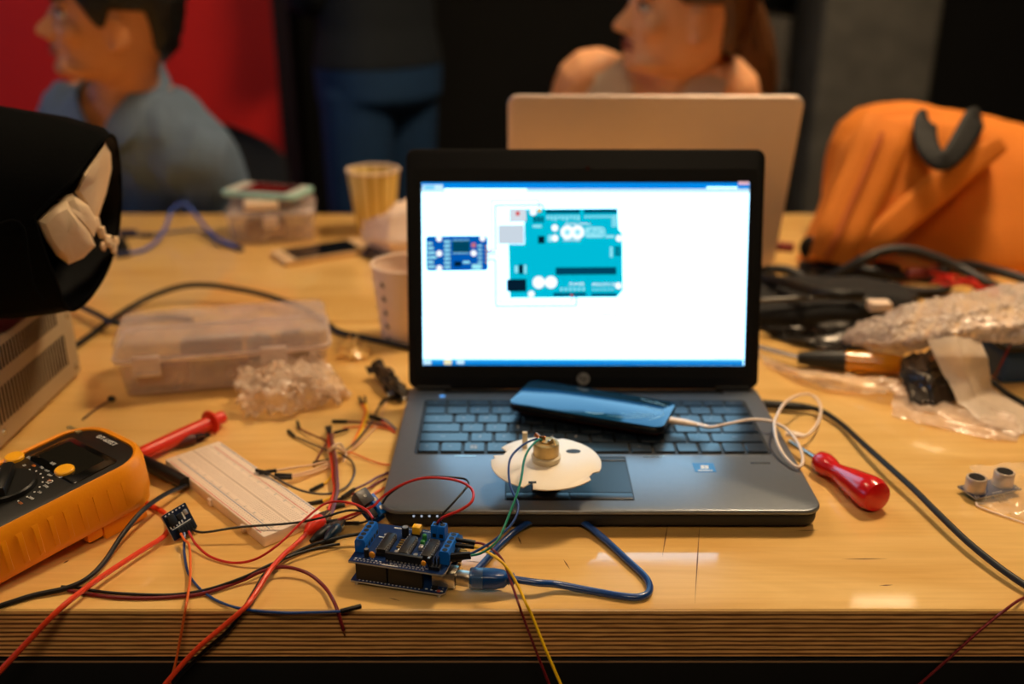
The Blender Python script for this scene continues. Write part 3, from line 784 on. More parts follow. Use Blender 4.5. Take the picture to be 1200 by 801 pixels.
# ============================================================ loose wires and jumper leads
m_conn = mat('black_connector', (13, 13, 13), .45)
WC = dict(red=(190, 34, 24), black=(18, 16, 15), orange=(226, 104, 40), blue=(28, 66, 130), yellow=(240, 190, 20), brown=(110, 48, 28), maroon=(110, 22, 28), green=(14, 120, 96), grey=(78, 66, 56), cream=(222, 180, 140), purple=(110, 56, 84), teal=(16, 90, 120), leadred=(224, 66, 30))
def wm(c): return mat('wire_'+c, WC[c], .38, var=.08)
def P(px, py, z=1.2): return at(px, py, z*mm)
def Pe(px, py, Y): return atY(px, py, Y)
def wire(name, pts, c, r, label, cat='wire', group=None, ends=(), n=8, part='insulation', tips=()):
    """pts: world points; ends: (point, direction point) black pin housings; tips: copper ends"""
    o0 = V(pts[0]); e = empty(name, o0, 0, label, cat, group)
    MB().tube([p-o0 for p in pts], r, wm(c), n=n).build(part, e)
    for a, b_ in ends:
        d = (V(b_)-V(a)); L_ = .0145; d.normalize()
        T = Matrix.Translation(V(a)-o0) @ d.to_track_quat('X', 'Z').to_matrix().to_4x4()
        h = MB(); h.box((L_/2, 0, 0), (L_, .0025, .0025), m_conn, M=T, bev=.0003); h.box((L_*.55, 0, .00126), (.003, .0014, .0002), m_well, M=T)
        h.build('connector', e)
    for a, b_ in tips:
        t = MB(); t.tube([V(a)-o0, V(b_)-o0], .0005, m_copper, n=6, smooth=1); t.build('bare_tip', e)
    return e
G = 'loose wires at the front of the workbench'
# thick meter leads
wire('test_lead', [P(219, 569, 5), P(197, 577, 12), P(168, 597, 16), P(143, 627, 11), P(123, 657, 5), P(103, 677, 4), P(77, 689, 3), P(40, 697, 2.2), P(0, 709.5, 2), Pe(-40, 722, .545), Pe(-120, 790, .53)], 'black', .0019,
     'thick black test lead curving from the black probe to the table edge', 'cable', ends=())
wire('test_lead', [P(150, 574, 6), P(159, 582, 3.5), P(177, 592, 2.4), P(193, 601, 2.6), P(199, 612, 4), P(193, 627, 6), P(167, 644, 7), P(133, 666, 8), P(100, 689, 9), Pe(67, 716, .544), Pe(33, 751, .535), Pe(0, 786, .528), Pe(-30, 820, .52)], 'leadred', .0020,
     'thick orange-red test lead running from under the yellow meter over the table edge', 'cable')
clip_r = P(364, 616, 7)
wire('test_lead', [P(361, 623, 6), P(347, 637, 7), P(333, 649, 9), P(317, 667, 12), P(300, 694, 8), P(287, 711.5, 6.5), Pe(260, 735, .541), Pe(233, 758, .535), Pe(212, 780, .532), Pe(190, 806, .528), Pe(170, 830, .526)], 'leadred', .0018,
     'orange-red lead from the red clip sleeve falling over the table edge', 'cable')
wire('test_lead', [P(424, 625, 9), P(400, 629, 7), P(367, 638, 4), P(333, 654, 3), P(313, 669, 3), P(300, 689, 2), P(285, 714, 2.6), Pe(268, 738, .5490), Pe(238, 764, .5470), Pe(210, 792, .545), Pe(192, 812, .544)], 'black', .0014,
     'black lead from the shield terminal passing beside the orange-red lead over the edge', 'cable')
wire('wire', [P(72, 687, 1.6), P(90, 688, 1.6), P(115, 692.5, 1.6), P(150, 695.5, 1.6), P(200, 696.5, 1.6), P(240, 691, 2), P(283, 677, 5), P(317, 661, 6), P(350, 648, 5), P(380, 640, 4), P(398, 637, 3)], 'black', .0011,
     'black wire lying along the table edge below the yellow meter', group=G)
wire('wire', [P(80, 691.5, 1.4), P(100, 695, 1.4), P(133, 699.5, 1.4), P(170, 700.5, 1.4), P(205, 699, 1.4), P(240, 694.5, 2), P(283, 680, 3), P(307, 669, 7), P(333, 664, 7), P(360, 671, 5), P(380, 687, 3.5), P(392, 706, 4), Pe(399.5, 728, .5495), Pe(402.5, 738, .5490)], 'maroon', .0013,
     'dark red wire with a bare end bending down over the table edge', group=G, tips=[(Pe(402.5, 738, .5490), Pe(404, 745, .5485))])
# sensor module leads
MODP = dict(orange=P(212, 625, 9), blue=P(216, 624, 9), red=P(221, 622, 9), black=P(226, 620, 9))
wire('wire', [MODP['red'], P(224, 628, 7), P(231, 639, 4), P(247, 652, 2), P(273, 659, 2), P(300, 654.5, 6), P(327, 637, 14), P(353, 612, 20), P(373, 595, 24), P(385, 588.5, 26), P(400, 587.5, 28), P(417, 591, 30), P(430, 598, 31), P(437, 607, 31)], 'red', .00095,
     'thin red wire arching from the small sensor module to the left blue terminal', group=G)
wire('wire', [MODP['black'], P(231, 622.5, 8), P(243, 623, 9), P(283, 617, 12), P(333, 613.5, 14), P(360, 610, 17), P(385, 604, 21), P(400, 599.5, 24), P(413, 597.5, 26), P(428, 600, 27), P(434, 606, 28)], 'black', .00095,
     'thin black wire strung from the small sensor module over the breadboard corner', group=G)
wire('wire', [MODP['blue'], P(216, 634, 6), P(216, 648, 2.5), P(221, 672, 1.6), P(237, 692, 1.4), P(260, 706, 1.6), P(290, 714, 3), P(333, 717.5, 5), P(370, 717, 5), P(399, 716, 4)], 'blue', .00095,
     'thin blue wire from the sensor module to a black pin above the table edge', group=G, ends=[(P(399, 716, 4), P(418, 711, 3.5))])
wire('wire', [MODP['orange'], P(216, 632, 8), P(222, 640, 7), P(223, 673, 5), P(220, 698, 4), P(217.5, 712, 5), Pe(209, 760, .546), Pe(204, 783, .543), Pe(198, 803, .541)], 'orange', .00095,
     'thin orange wire hanging straight down over the table edge from the sensor module', group=G)
# power pair over the laptop front
wire('wire', [A(49.5, 44.5, 31), P(519, 606, 40), P(540, 597, 46), P(553, 587, 50), P(554, 575, 50), P(545, 566.5, 50), P(530, 561.5, 48), P(510, 559.5, 46), P(490, 561, 42), P(470, 568, 36), P(455, 577, 30), P(446, 584, 26), P(437, 593, 22), P(420, 600, 14), P(403, 606, 8), P(396, 609, 6)], 'red', .00105,
     'red wire looping up from the rear terminal over the laptop front corner', group=G)
wire('wire', [A(54, 44.5, 31), P(516, 606, 36), P(530, 590, 42), P(545, 573, 46), P(549, 566, 47), P(545, 561, 46), P(530, 559, 45), P(505, 558, 44), P(487, 562, 40), P(470, 569, 34), P(455, 580, 27), P(448, 590, 20)], 'black', .00085,
     'black wire looping beside the red one over the laptop front corner', group=G)
# motor leads
mt_ = Vector((dc.x, dc.y, .0565))
wire('wire', [mt_+V((-.006, .005, 0)), P(628, 514, 58), P(613, 521, 58), P(599, 535, 56), P(596, 553, 53), P(599, 572, 50), P(607, 590, 48), P(605.5, 603, 45), P(597, 617, 41), P(580, 632, 36), P(566, 641, 32), P(557, 646, 30), P(551, 648.5, 29)], 'blue', .0009,
     'blue motor lead dropping from the white disc to the shield plugs', group=G, ends=[(P(551, 648.5, 29), P(533, 650, 28))])
wire('wire', [mt_+V((-.003, .004, 0)), P(631, 515, 59), P(620, 526, 59), P(614, 540, 57), P(611, 560, 54), P(606, 578, 51), P(600, 594, 47), P(593, 612, 43), P(585, 630, 38), P(576, 640, 34), P(563, 648, 30), P(552, 650.5, 28.5)], 'green', .0009,
     'green motor lead dropping from the white disc to the shield plugs', group=G, ends=[(P(552, 652, 26.5), P(534, 654, 25.5))])
wire('wire', [P(557, 635.5, 31), P(566, 637, 32), P(579, 645, 32), P(590, 658, 28), P(600, 685, 18), P(608, 708, 10), Pe(613, 722, .545), Pe(628, 762, .535), Pe(645, 805, .528)], 'maroon', .0009,
     'dark red wire from the shield plugs hanging over the table edge beside a yellow one', group=G, ends=[(P(557, 635.5, 31), P(541, 633, 31))])
wire('wire', [P(556, 640.5, 29), P(564, 643, 30), P(577, 650, 31), P(592, 662, 28), P(606, 684, 18), P(616, 706, 10), Pe(623, 720, .545), Pe(640, 762, .535), Pe(659, 806, .528)], 'yellow', .0010,
     'yellow wire from the shield plugs hanging over the table edge', group=G, ends=[(P(556, 640.5, 29), P(540, 639, 29))])
wire('wire', [P(1215, 694, 1.2), P(1200, 700, 1.6), P(1185, 709, 3.5), Pe(1150, 737, .5475), Pe(1122, 762, .544), Pe(1095, 786, .541), Pe(1070, 808, .539)], 'maroon', .0010,
     'thin dark red wire hanging over the right end of the table edge', group=G)
# jumper bundle tied with a white twist
GJ = 'jumper leads around the white twist tie'
tie = (393, 528)
def jl(label, c, pts, con, r=.00098):
    wire('jumper_lead', [P(*p) for p in pts], c, r, label, 'jumper lead', GJ, ends=[(P(*a), P(*b_)) for a, b_ in con])
jl('grey jumper lead whose plug points up-left toward the bubble wrap packet', 'grey', [(345, 511, 2), (366, 520, 3), (380, 526, 4), (389, 530, 5), (392, 534, 5)], [((345, 511, 2), (333, 500, 2))])
jl('brown jumper lead with an upright plug below the bubble wrap packet', 'brown', [(350.5, 501, 3), (358, 506, 3), (370, 511, 4), (383, 517, 5), (390, 523, 6)], [((350.5, 501, 3), (347.5, 490, 3))])
jl('brown jumper lead bending back to a plug by the twist tie', 'brown', [(387, 515, 5), (381, 522, 4), (375, 531, 3), (370, 540, 2), (368, 546, 1.5)], [((386, 539, 2), (370, 542, 2))])
jl('upper cream jumper lead reaching the long side of the breadboard', 'cream', [(324, 551, 11), (345, 547.5, 8), (365, 544.5, 5), (380, 541, 4), (392, 538, 4)], [((324, 551, 11), (309, 553, 11))])
jl('lower cream jumper lead ending in a doubled plug at the breadboard', 'cream', [(342, 556.5, 6), (362, 552, 4), (378, 546, 4), (390, 540, 4)], [((342, 556.5, 6), (328, 556, 8))])
jl('cream jumper lead lying between the two other cream ones', 'cream', [(342, 559, 6), (366, 554, 3), (384, 547, 3), (394, 540, 3)], [((342, 559.5, 6), (328, 559.5, 8))])
jl('grey jumper lead looping right and back over the breadboard edge', 'grey', [(316, 555, 12), (334, 566, 11), (355, 575, 8), (378, 578.5, 5), (396, 575.5, 3), (409, 567, 2), (415.5, 552, 2), (412, 540, 3), (402, 533, 5), (396, 530, 6)], [((316, 555, 12), (298, 550, 12))])
jl('yellow jumper lead with a loose plug beside the breadboard', 'yellow', [(379, 567, 2), (386, 561, 2), (389, 552, 3), (391, 542, 4), (393, 534, 6)], [((379, 567, 2), (367, 573, 2))])
jl('yellow jumper lead with a plug at the breadboard corner', 'yellow', [(378, 586.5, 2), (386, 583, 2), (393, 577, 2), (395, 566, 3)], [((378, 586.5, 2), (366, 589, 2))])
for k, (c, lab) in enumerate([('leadred', 'orange-red strand of the tied jumper bundle running to the red clip sleeve'), ('purple', 'purple strand of the tied jumper bundle'), ('brown', 'brown strand of the tied jumper bundle'), ('red', 'red strand of the tied jumper bundle')]):
    dx = (-3, 2.5, .5, -1)[k]; dz = (3, 3, 6, 1.5)[k]
    jl(lab, c, [(386+dx*.4, 508, 3+dz), (388+dx, 519, 4+dz), (390+dx, 530, 5+dz), (392+dx, 545, 5+dz), (393+dx, 560, 4+dz), (394+dx*.8, 573, 4+dz*.7), (390+dx, 590, 3+dz*.6), (386+dx*1.2, 603, 3+dz*.5)],
       [((386+dx*.4, 508, 3+dz), (384.5+dx*1.3, 494, 3+dz))], .00105)
jl('jumper lead with a plug lying flat right of the tied plugs', 'brown', [(392, 506.5, 4), (389, 512, 5), (390, 521, 6)], [((391, 507, 4), (405, 503.5, 4))])
jl('dark red jumper lead running level from its plug toward the laptop', 'maroon', [(407, 493.5, 2), (420, 494, 2), (433, 494.8, 3), (445, 497, 3), (458, 501, 2)], [((407, 493.5, 2), (392, 493.3, 2))])
jl('orange jumper lead running up to paired plugs away from the twist tie', 'orange', [(424.5, 473, 3), (428, 482, 3), (424, 496, 3), (417, 512, 3), (410, 524, 3), (400, 531, 5)], [((424.5, 473, 3), (421, 465, 4))])
jl('yellow jumper lead running up to paired plugs away from the twist tie', 'yellow', [(428, 472.5, 3), (430.5, 483, 3), (426, 498, 3), (419, 513, 3), (408, 528, 3), (398, 534, 5)], [((428, 472.5, 3), (427.5, 463.5, 4))])
jl('grey jumper lead running up-right to plugs near the laptop corner', 'grey', [(445.5, 474, 2.5), (441, 482, 3), (436, 493, 4), (424, 509, 4), (412, 522, 4), (400, 531, 5)], [((445.5, 474, 2.5), (450.5, 468, 2.5))])
jl('cream jumper lead running up-right past the grey one', 'cream', [(453, 470, 2), (449, 480, 2), (444, 494, 2), (430, 511, 2), (415, 524, 3), (402, 532, 4)], [((449, 469.5, 3), (456, 467.5, 3))], .0007)
jl('red jumper lead with a dark plug passing under the laptop side', 'red', [(446, 492.5, 3), (452, 497, 3), (458, 502, 2), (463, 507, 1)], [((446, 492.5, 3), (433, 488, 3))])
jl('blue jumper lead with a dark plug passing under the laptop side', 'blue', [(447, 490.5, 4), (453, 493, 3), (459, 498, 2), (464, 503, 1)], [((447, 491, 5.5), (435, 487, 5.5))])
jl('orange jumper lead lying straight below the dark plugs', 'orange', [(402, 501, 2), (420, 499.5, 2), (440, 499.5, 2), (452, 501, 2), (462, 505, 1)], [], .0007)
jl('orange-brown jumper lead running right from the tie to the laptop', 'orange', [(400, 528, 4), (412, 530, 3), (424, 535, 2), (438, 540.5, 2), (450, 543.5, 1.5), (457, 544, 1)], [], .0007)
jl('purple jumper lead rising from its blue-tinted plug past the sensor block', 'purple', [(416, 572.5, 6), (424, 569, 6), (431, 565.5, 6), (440, 560, 4), (451, 555, 1.5), (458, 553, 1)], [((416, 572.5, 6), (403, 581, 5))])
jl('maroon jumper lead next to the purple one by the sensor block', 'maroon', [(408, 580, 3), (418, 577, 3), (430, 572.5, 3), (441, 566, 2), (452, 560, 1)], [((410, 579.5, 3), (396, 586, 3))])
jl('orange jumper lead with a dark plug between the tied bundle and the sensor block', 'orange', [(404, 591, 2), (414, 588.5, 2), (428, 584, 2), (440, 577, 2), (450, 571, 1)], [((404, 591, 2), (390, 594, 2))])
jl('short black jumper lead with a level plug left of the blue terminal', 'black', [(421, 612.5, 3), (428, 611, 3.5), (436, 607, 6)], [((421, 612.5, 3), (404, 613, 3))])
jl('red jumper lead with a level plug above the black clip', 'red', [(401, 608.5, 5), (411, 607, 6), (422, 601.5, 8), (430, 597, 12)], [((401, 608.5, 5), (386, 611, 5))])
tw = P(*tie, 7); e = empty('twist_tie', tw, 0, 'white twist tie wound around the bundle of jumper leads', 'tie')
mtie = mat('tie_white', (232, 206, 178), .5)
MB().tube([P(388, 533, 3)-tw, P(385.5, 530, 7)-tw, P(388, 525.5, 13)-tw, P(394, 524, 14.5)-tw, P(400, 527, 12)-tw, P(403, 531, 6)-tw, P(400, 535, 3)-tw], .0018, mtie, flat=.6).build('loop', e)
MB().tube([P(386, 527, 8)-tw, P(391, 522, 13)-tw, P(398, 519.5, 13)-tw, P(402, 524, 9)-tw, P(405, 532, 3)-tw, P(402, 540, 1)-tw], .0015, mtie, flat=.6).build('tail', e)

# clips at the end of the leads
m_redrub = mat('red_rubber', (222, 48, 22), .35)
m_bluerub = mat('dark_blue_rubber', (18, 44, 66), .35)
def clip(label, a, b_, msl, jawm, r):
    d = (b_-a); L_ = d.length
    M = Matrix.Translation(a) @ d.to_track_quat('X', 'Z').to_matrix().to_4x4()
    e = empty('alligator_clip', a, 0, label, 'clip')
    T = Matrix.Translation(-a) @ M
    s = MB(); n = 14
    rings = []
    for x, w, h in ((0, .35, .35), (.08, .5, .5), (.2, .85, .75), (.42, 1., .95), (.58, .95, .95), (.64, .8, .8)):
        rings.append([V((x*L_, w*r*cos(2*pi*k/n), h*r*sin(2*pi*k/n))) for k in range(n)])
    s.loft(rings, msl, M=T); s.build('sleeve', e)
    j = MB()
    for sg in (-1, 1):
        j.loft([[V((x*L_, y*r*w, sg*(z0)*r+dz*r)) for y, dz in ((-1, -.08), (1, -.08), (1, .08), (-1, .08))] for x, w, z0 in ((.55, .55, .55), (.75, .5, .45), (.93, .3, .22), (1., .25, .12))], jawm, M=T)
    j.cyl((.68*L_, -.55*r, 0), .12*r, 1.1*r, jawm, M=T, axis=(0, 1, 0), n=10)
    j.build('jaws', e); return e
clip('red sleeved clip at the corner of the breadboard', P(358, 625, 6), P(386, 599, 9), m_redrub, m_silver, .0062)
clip('black sleeved clip below the red one with a bright jaw', P(364, 634, 5), P(398, 610, 6), m_conn, m_silver, .0042)
clip('dark blue sleeved clip beside the blue terminal', P(381, 633, 6), P(404, 609, 8), m_bluerub, m_silver, .0046)

# small clock sensor module standing at the left
sm = empty('sensor_module', P(203, 636, 0), 0, 'small dark blue sensor module with pin header, four thin wires and a coin cell', 'sensor')
S0 = V(sm.location)
c00, c10, c01 = P(204, 634, 2), P(231, 617, 3), P(199, 601, 20)
ux = (c10-c00); W_ = ux.length; ux.normalize(); vy = (c01-c00); H_ = vy.length; vy = (vy-ux*vy.dot(ux)).normalized(); wz = ux.cross(vy)
SMM = Matrix(((ux.x, vy.x, wz.x, c00.x-S0.x), (ux.y, vy.y, wz.y, c00.y-S0.y), (ux.z, vy.z, wz.z, c00.z-S0.z), (0, 0, 0, 1)))
m_pcbd = mat('pcb_dark', (12, 26, 48), .35, var=.3, scale=400)
b = MB(); b.prism([(x, y) for x, y in rrect(W_, H_, .0008, 2, W_/2, H_/2)], -.0008, .0008, m_pcbd, M=SMM)
b.prism([(x, y) for x, y in rrect(W_+.0001, H_+.0001, .0008, 2, W_/2, H_/2)], -.0005, .0005, m_pcbedge, M=SMM)
for k in range(6): b.box((W_*(.12+.15*k), H_*.93, .0009), (.0012, .0010, .0002), m_white, M=SMM)
for k in range(5): b.box((W_*(.1+.12*k), H_*.47, .0009), (.0010, .0022, .0002), m_white, M=SMM)
b.box((W_*.72, H_*.62, .0009), (.0012, .006, .0002), m_white, M=SMM); b.box((W_*.5, H_*.38, .0009), (W_*.8, .0006, .0002), m_white, M=SMM)
b.build('board', sm)
b = MB(); b.box((W_*.24, H_*.68, .0018), (.0062, .0085, .0022), m_chip, M=SMM, bev=.0003); b.build('chip', sm)
b = MB(); b.box((W_*.55, H_*.66, .0014), (.0045, .0045, .0014), m_chip, M=SMM, bev=.0003); b.box((W_*.83, H_*.70, .0014), (.0030, .0040, .0012), m_solder, M=SMM, bev=.0003); b.build('chip', sm)
b = MB()
for k in range(6):
    b.box((W_*(.28+.11*k), H_*.16, .0022), (.0021, .0075, .0030), m_conn, M=SMM, bev=.0002); b.box((W_*(.28+.11*k), -.0015, .0022), (.0006, .006, .0006), m_gold, M=SMM)
b.build('pin_header', sm)
b = MB(); b.lathe([(0, -.0045), (.0078, -.0045), (.0085, -.004), (.0085, -.001), (0, -.001)], m_silver, SMM @ Matrix.Translation((W_*.62, H_*.5, 0)), 24); b.build('coin_cell', sm)

# second sensor block leaning behind the left terminal
sb = empty('sensor_module', P(436, 612, 0), 0, 'blue sensor module with a grey block leaning behind the left blue terminal', 'sensor')
S1 = V(sb.location)
pA, pB, pC_ = P(436, 616, 6), P(450, 607, 6), P(420, 581, 22)
ux = (pB-pA).normalized(); vy = pC_-pA; HL = vy.length; vy = (vy-ux*vy.dot(ux)).normalized(); wz = ux.cross(vy)
BM_ = Matrix(((ux.x, vy.x, wz.x, pA.x-S1.x), (ux.y, vy.y, wz.y, pA.y-S1.y), (ux.z, vy.z, wz.z, pA.z-S1.z), (0, 0, 0, 1)))
b = MB(); b.prism(rrect(.015, HL, .001, 2, .0075, HL/2), -.0008, .0008, m_pcb, M=BM_)
for k in range(4): b.box((.003+k*.003, .004, .0009), (.0014, .0014, .0002), m_solder, M=BM_)
b.box((.0118, HL*.5, .0009), (.001, .010, .0002), m_white, M=BM_); b.build('board', sb)
b = MB(); b.box((.0058, HL*.80, .0045), (.0125, .0125, .0075), mat('grey_block', (62, 56, 52), .4), M=BM_, bev=.0008); b.cyl((.0058, HL*.80, .0082), .0012, .0004, m_silver, M=BM_); b.build('block', sb)
b = MB(); b.box((.0120, HL*.42, .0040), (.0065, .018, .0065), m_blueterm, M=BM_, bev=.0006); b.cyl((.0120, HL*.42+.004, .0072), .0017, .0006, m_solder, M=BM_); b.cyl((.0120, HL*.42-.004, .0072), .0017, .0006, m_solder, M=BM_); b.build('screw_terminal', sb)
b = MB(); b.box((.0048, HL*.38, .0030), (.0060, .012, .0045), m_chip, M=BM_, bev=.0005); b.build('chip', sb)
# ============================================================ yellow multimeter
m_hol = mat('holster_orange', (246, 150, 8), .42, var=.06, scale=25, bump=.1, bscale=500)
m_face = mat('meter_face', (20, 20, 18), .4, var=.1)
m_lcd = mat('meter_window', (13, 13, 11), .12, coat=.6, var=.05)
ZM = .052
tr = at(170, 535, .0555)
ax = V((-.61, -.79, 0)).normalized()                 # along the meter, away from its display end
lf = V((-.79, .61, 0)).normalized()
mo = tr + lf*.0460 - ax*.0125; mo.z = 0
met = empty('multimeter', mo, 0, 'yellow-orange digital multimeter with black face lying at the left end of the workbench', 'multimeter')
MR = Matrix(((ax.x, -lf.x, 0, 0), (ax.y, -lf.y, 0, 0), (0, 0, 1, 0), (0, 0, 0, 1)))  # x along, y to the right side
# slight tilt: the stand lifts the display end
TT_ = Matrix.Translation((0, 0, .0165)) @ Matrix.Rotation(.085, 4, 'Y') @ Matrix.Diagonal((1, 1.03, 1.06, 1))
MM_ = MR @ TT_
MW = Matrix.Translation(mo) @ MM_
def ML(px, py, z=.0375):
    """photo point on the meter's face plane -> meter-local"""
    o = V((0, 0, CAMH)); d = ray(px, py)
    inv = MW.inverted(); o2 = inv @ o; d2 = inv.to_3x3() @ d
    t = (z-o2.z)/d2.z
    return o2+d2*t
def mout(w0, w1, l, r0, r1, n=8, x0=0.):
    """outline: far end rounded by r0, near end r1; w0 / w1 half widths at both ends"""
    pts = []
    for k in range(n+1):
        a = pi-pi/2*k/n - pi/2*0
        a = pi + pi/2*k/n
        pts.append((x0+r0+r0*cos(a), -w0+r0+r0*sin(a)))
    for k in range(n+1):
        a = -pi/2+pi/2*k/n; pts.append((x0+l-r1+r1*cos(a), -w1+r1+r1*sin(a)))
    for k in range(n+1):
        a = pi/2*k/n; pts.append((x0+l-r1+r1*cos(a), w1-r1+r1*sin(a)))
    for k in range(n+1):
        a = pi/2+pi/2*k/n; pts.append((x0+r0+r0*cos(a), w0-r0+r0*sin(a)))
    return pts
b = MB()
def ringz(pts, z): return [V((x, y, z)) for x, y in pts]
o0 = mout(.045, .043, .192, .031, .018, x0=.0); o1 = mout(.047, .045, .196, .033, .02, x0=-.002); o2 = mout(.0455, .0435, .193, .032, .019, x0=-.0005)
i1 = mout(.0410, .040, .184, .025, .014, x0=.0050)
b.loft([ringz(mout(.042, .041, .186, .02, .015, x0=.003), 0), ringz(o0, .002), ringz(o1, .008), ringz(o1, .030), ringz(o2, .0365), ringz(mout(.0435, .042, .190, .030, .017, x0=.002), .0388), ringz(i1, .0380), ringz(i1, .0355), ringz(mout(.02, .02, .1, .01, .01, x0=.04), .0355)], m_hol, M=MM_)
# grip ribs on the right side and the two stand feet
for k in range(11):
    x = .030+k*.0115; b.loft([[V((x+dx, s_*(.0462), z)) for dx, z in ((0, .006), (.004, .006), (.0044, .030), (-.0004, .030))]+[V((x+dx, s_*.0470, z)) for dx, z in ((.0008, .008), (.0032, .008), (.0036, .028), (.0002, .028))] for s_ in (1,)][0:1] and [[V((x+dx, .0460, z)) for dx, z in ((0, .007), (.0042, .007), (.0046, .031), (-.0004, .031))], [V((x+dx, .0471, z)) for dx, z in ((.0008, .009), (.0034, .009), (.0038, .029), (.0002, .029))]], m_hol, M=MM_)
b.build('holster', met)
b = MB()
for s_ in (1, -1):
    b.box((.0340, s_*.0330, -.0050), (.037, .0150, .0150), m_hol, M=MM_, bev=.002); b.box((.0590, s_*.0330, -.0030), (.013, .0140, .0110), m_hol, M=MM_, bev=.002)
    b.build('foot', met); b = MB()
b = MB(); b.prism(mout(.0405, .0395, .183, .0245, .0135, x0=.0055), .0350, .0372, m_face, M=MM_, bev=.0006); face_ = b
b = MB(); c0, c1, c2, c3 = ML(30, 517, .0374), ML(94, 497, .0374), ML(146, 520, .0374), ML(92, 562, .0374)
lx0, lx1 = .0240, .062; b.prism(rrect(lx1-lx0, .066, .004, 4, (lx0+lx1)/2, 0), .0368, .0378, m_lcd, M=MM_, bev=.0004)
b.prism(rrect(.026, .050, .002, 3, .042, -.002), .0374, .0379, mat('lcd_panel', (28, 27, 22), .2), M=MM_); b.build('display', met)
b = face_
TX = MM_ @ Matrix(((0, -1, 0, 0), (1, 0, 0, 0), (0, 0, 1, .0374), (0, 0, 0, 1)))   # text frame: reads from the near end
def mtext(s_, p, size, m=m_white, z=.0380, rot=0., al='CENTER'):
    b.text(s_, size, m, MM_ @ Matrix.Translation((p.x, p.y, z)) @ Matrix.Rotation(pi/2+rot, 4, 'Z'), .00003, al)
bg = MB(); bg.box((ML(87, 503).x, ML(87, 503).y, .0376), (.0038, .0170, .0008), mat('badge_gold', (190, 170, 120), .35, .6), M=MM_, rot=0); bg.build('badge', met)
mtext('DT-600ST', ML(125, 516.5), .0058)
ph_, pl_ = ML(76, 552), ML(17, 537)
mtext('HOLD', ML(68, 557.5), .0036); mtext('DC/AC', ML(8, 543), .0032); mtext('\u03a9', ML(58, 565), .0062); mtext('hFE', ML(62, 543.5), .0036); mtext('V~', ML(33.5, 537), .0045)
kc = ML(8, 571)
for k in range(20):
    a = radians(-100+k*290/19.); rr = .0245
    px_, py_ = kc.x+rr*cos(a+pi), kc.y+rr*sin(a+pi)
    b.cyl((px_, py_, .0374), .0007, .0003, m_white, M=MM_, n=8)
    if k % 1 == 0:
        lab = ['200', '2000', '20k', '200k', '2M', '20M', 'OFF', '750', '200', '20', '2', '200m', '2m', '20m', '200m', '10A', 'hFE', '1.5V', '9V', '2n'][k]
        rr2 = .0292
        mtext(lab, V((kc.x+rr2*cos(a+pi), kc.y+rr2*sin(a+pi), 0)), .0029, m_white if k % 4 else mat('print_orange', (220, 130, 50), .5))
mtext('COM', ML(-14, 620), .004); 
b.build('face_plate', met)
m_mb = mat('meter_button', (250, 176, 24), .4, var=.04)
for p_ in (ph_, pl_):
    c = MB(); c.lathe([(0, .0365), (.0072, .0365), (.0072, .0392), (.0064, .0400), (0, .0402)], m_mb, MM_ @ Matrix.Translation((p_.x, p_.y, 0)), 28); c.build('button', met)
c = MB(); c.lathe([(0, .0365), (.0205, .0365), (.0205, .0405), (.0195, .0415), (0, .0415)], m_face, MM_ @ Matrix.Translation((kc.x, kc.y, 0)), 40)
c.box((kc.x, kc.y, .0445), (.038, .0085, .0075), m_face, M=MM_, bev=.002, rot=.9); c.box((kc.x+.014, kc.y+.0175*.9, .0484), (.006, .0012, .0003), m_white, M=MM_, rot=.9)
c.build('dial', met)

# ============================================================ probes
m_pred = mat('probe_red', (218, 50, 26), .38, var=.05); m_pblk = mat('probe_black', (15, 15, 15), .42)
def probe(label, a, b_, m, r, ring, tip):
    d = b_-a; L_ = d.length; e = empty('test_probe', V((a.x, a.y, 0)), 0, label, 'probe')
    T = Matrix.Translation(V((0, 0, a.z))) @ d.to_track_quat('Z', 'Y').to_matrix().to_4x4()
    h = MB(); h.lathe([(0, 0), (r*.75, 0), (r*.95, .004), (r, .012), (r*1.08, L_*.5), (r, L_*.86), (r*.98, L_)]+[(0, L_)], m, T, 20); h.build('handle', e)
    if ring:
        h = MB(); h.lathe([(r*.9, L_*.83), (r*1.75, L_*.835), (r*1.85, L_*.85), (r*1.75, L_*.865), (r*.9, L_*.87)], m, T, 24); h.build('guard', e)
    if tip:
        h = MB(); h.lathe([(0, L_), (r*.35, L_), (r*.3, L_+.012), (0, L_+.016)], m_silver, T, 10); h.build('tip', e)
    return e
probe('thick red test probe with guard ring behind the multimeter', at(160, 534, .010), at(261, 488, .009), m_pred, .0062, True, False)
probe('black test probe between the multimeter and the breadboard', at(163, 538, .008), at(217, 566, .0068), m_pblk, .0058, False, False)

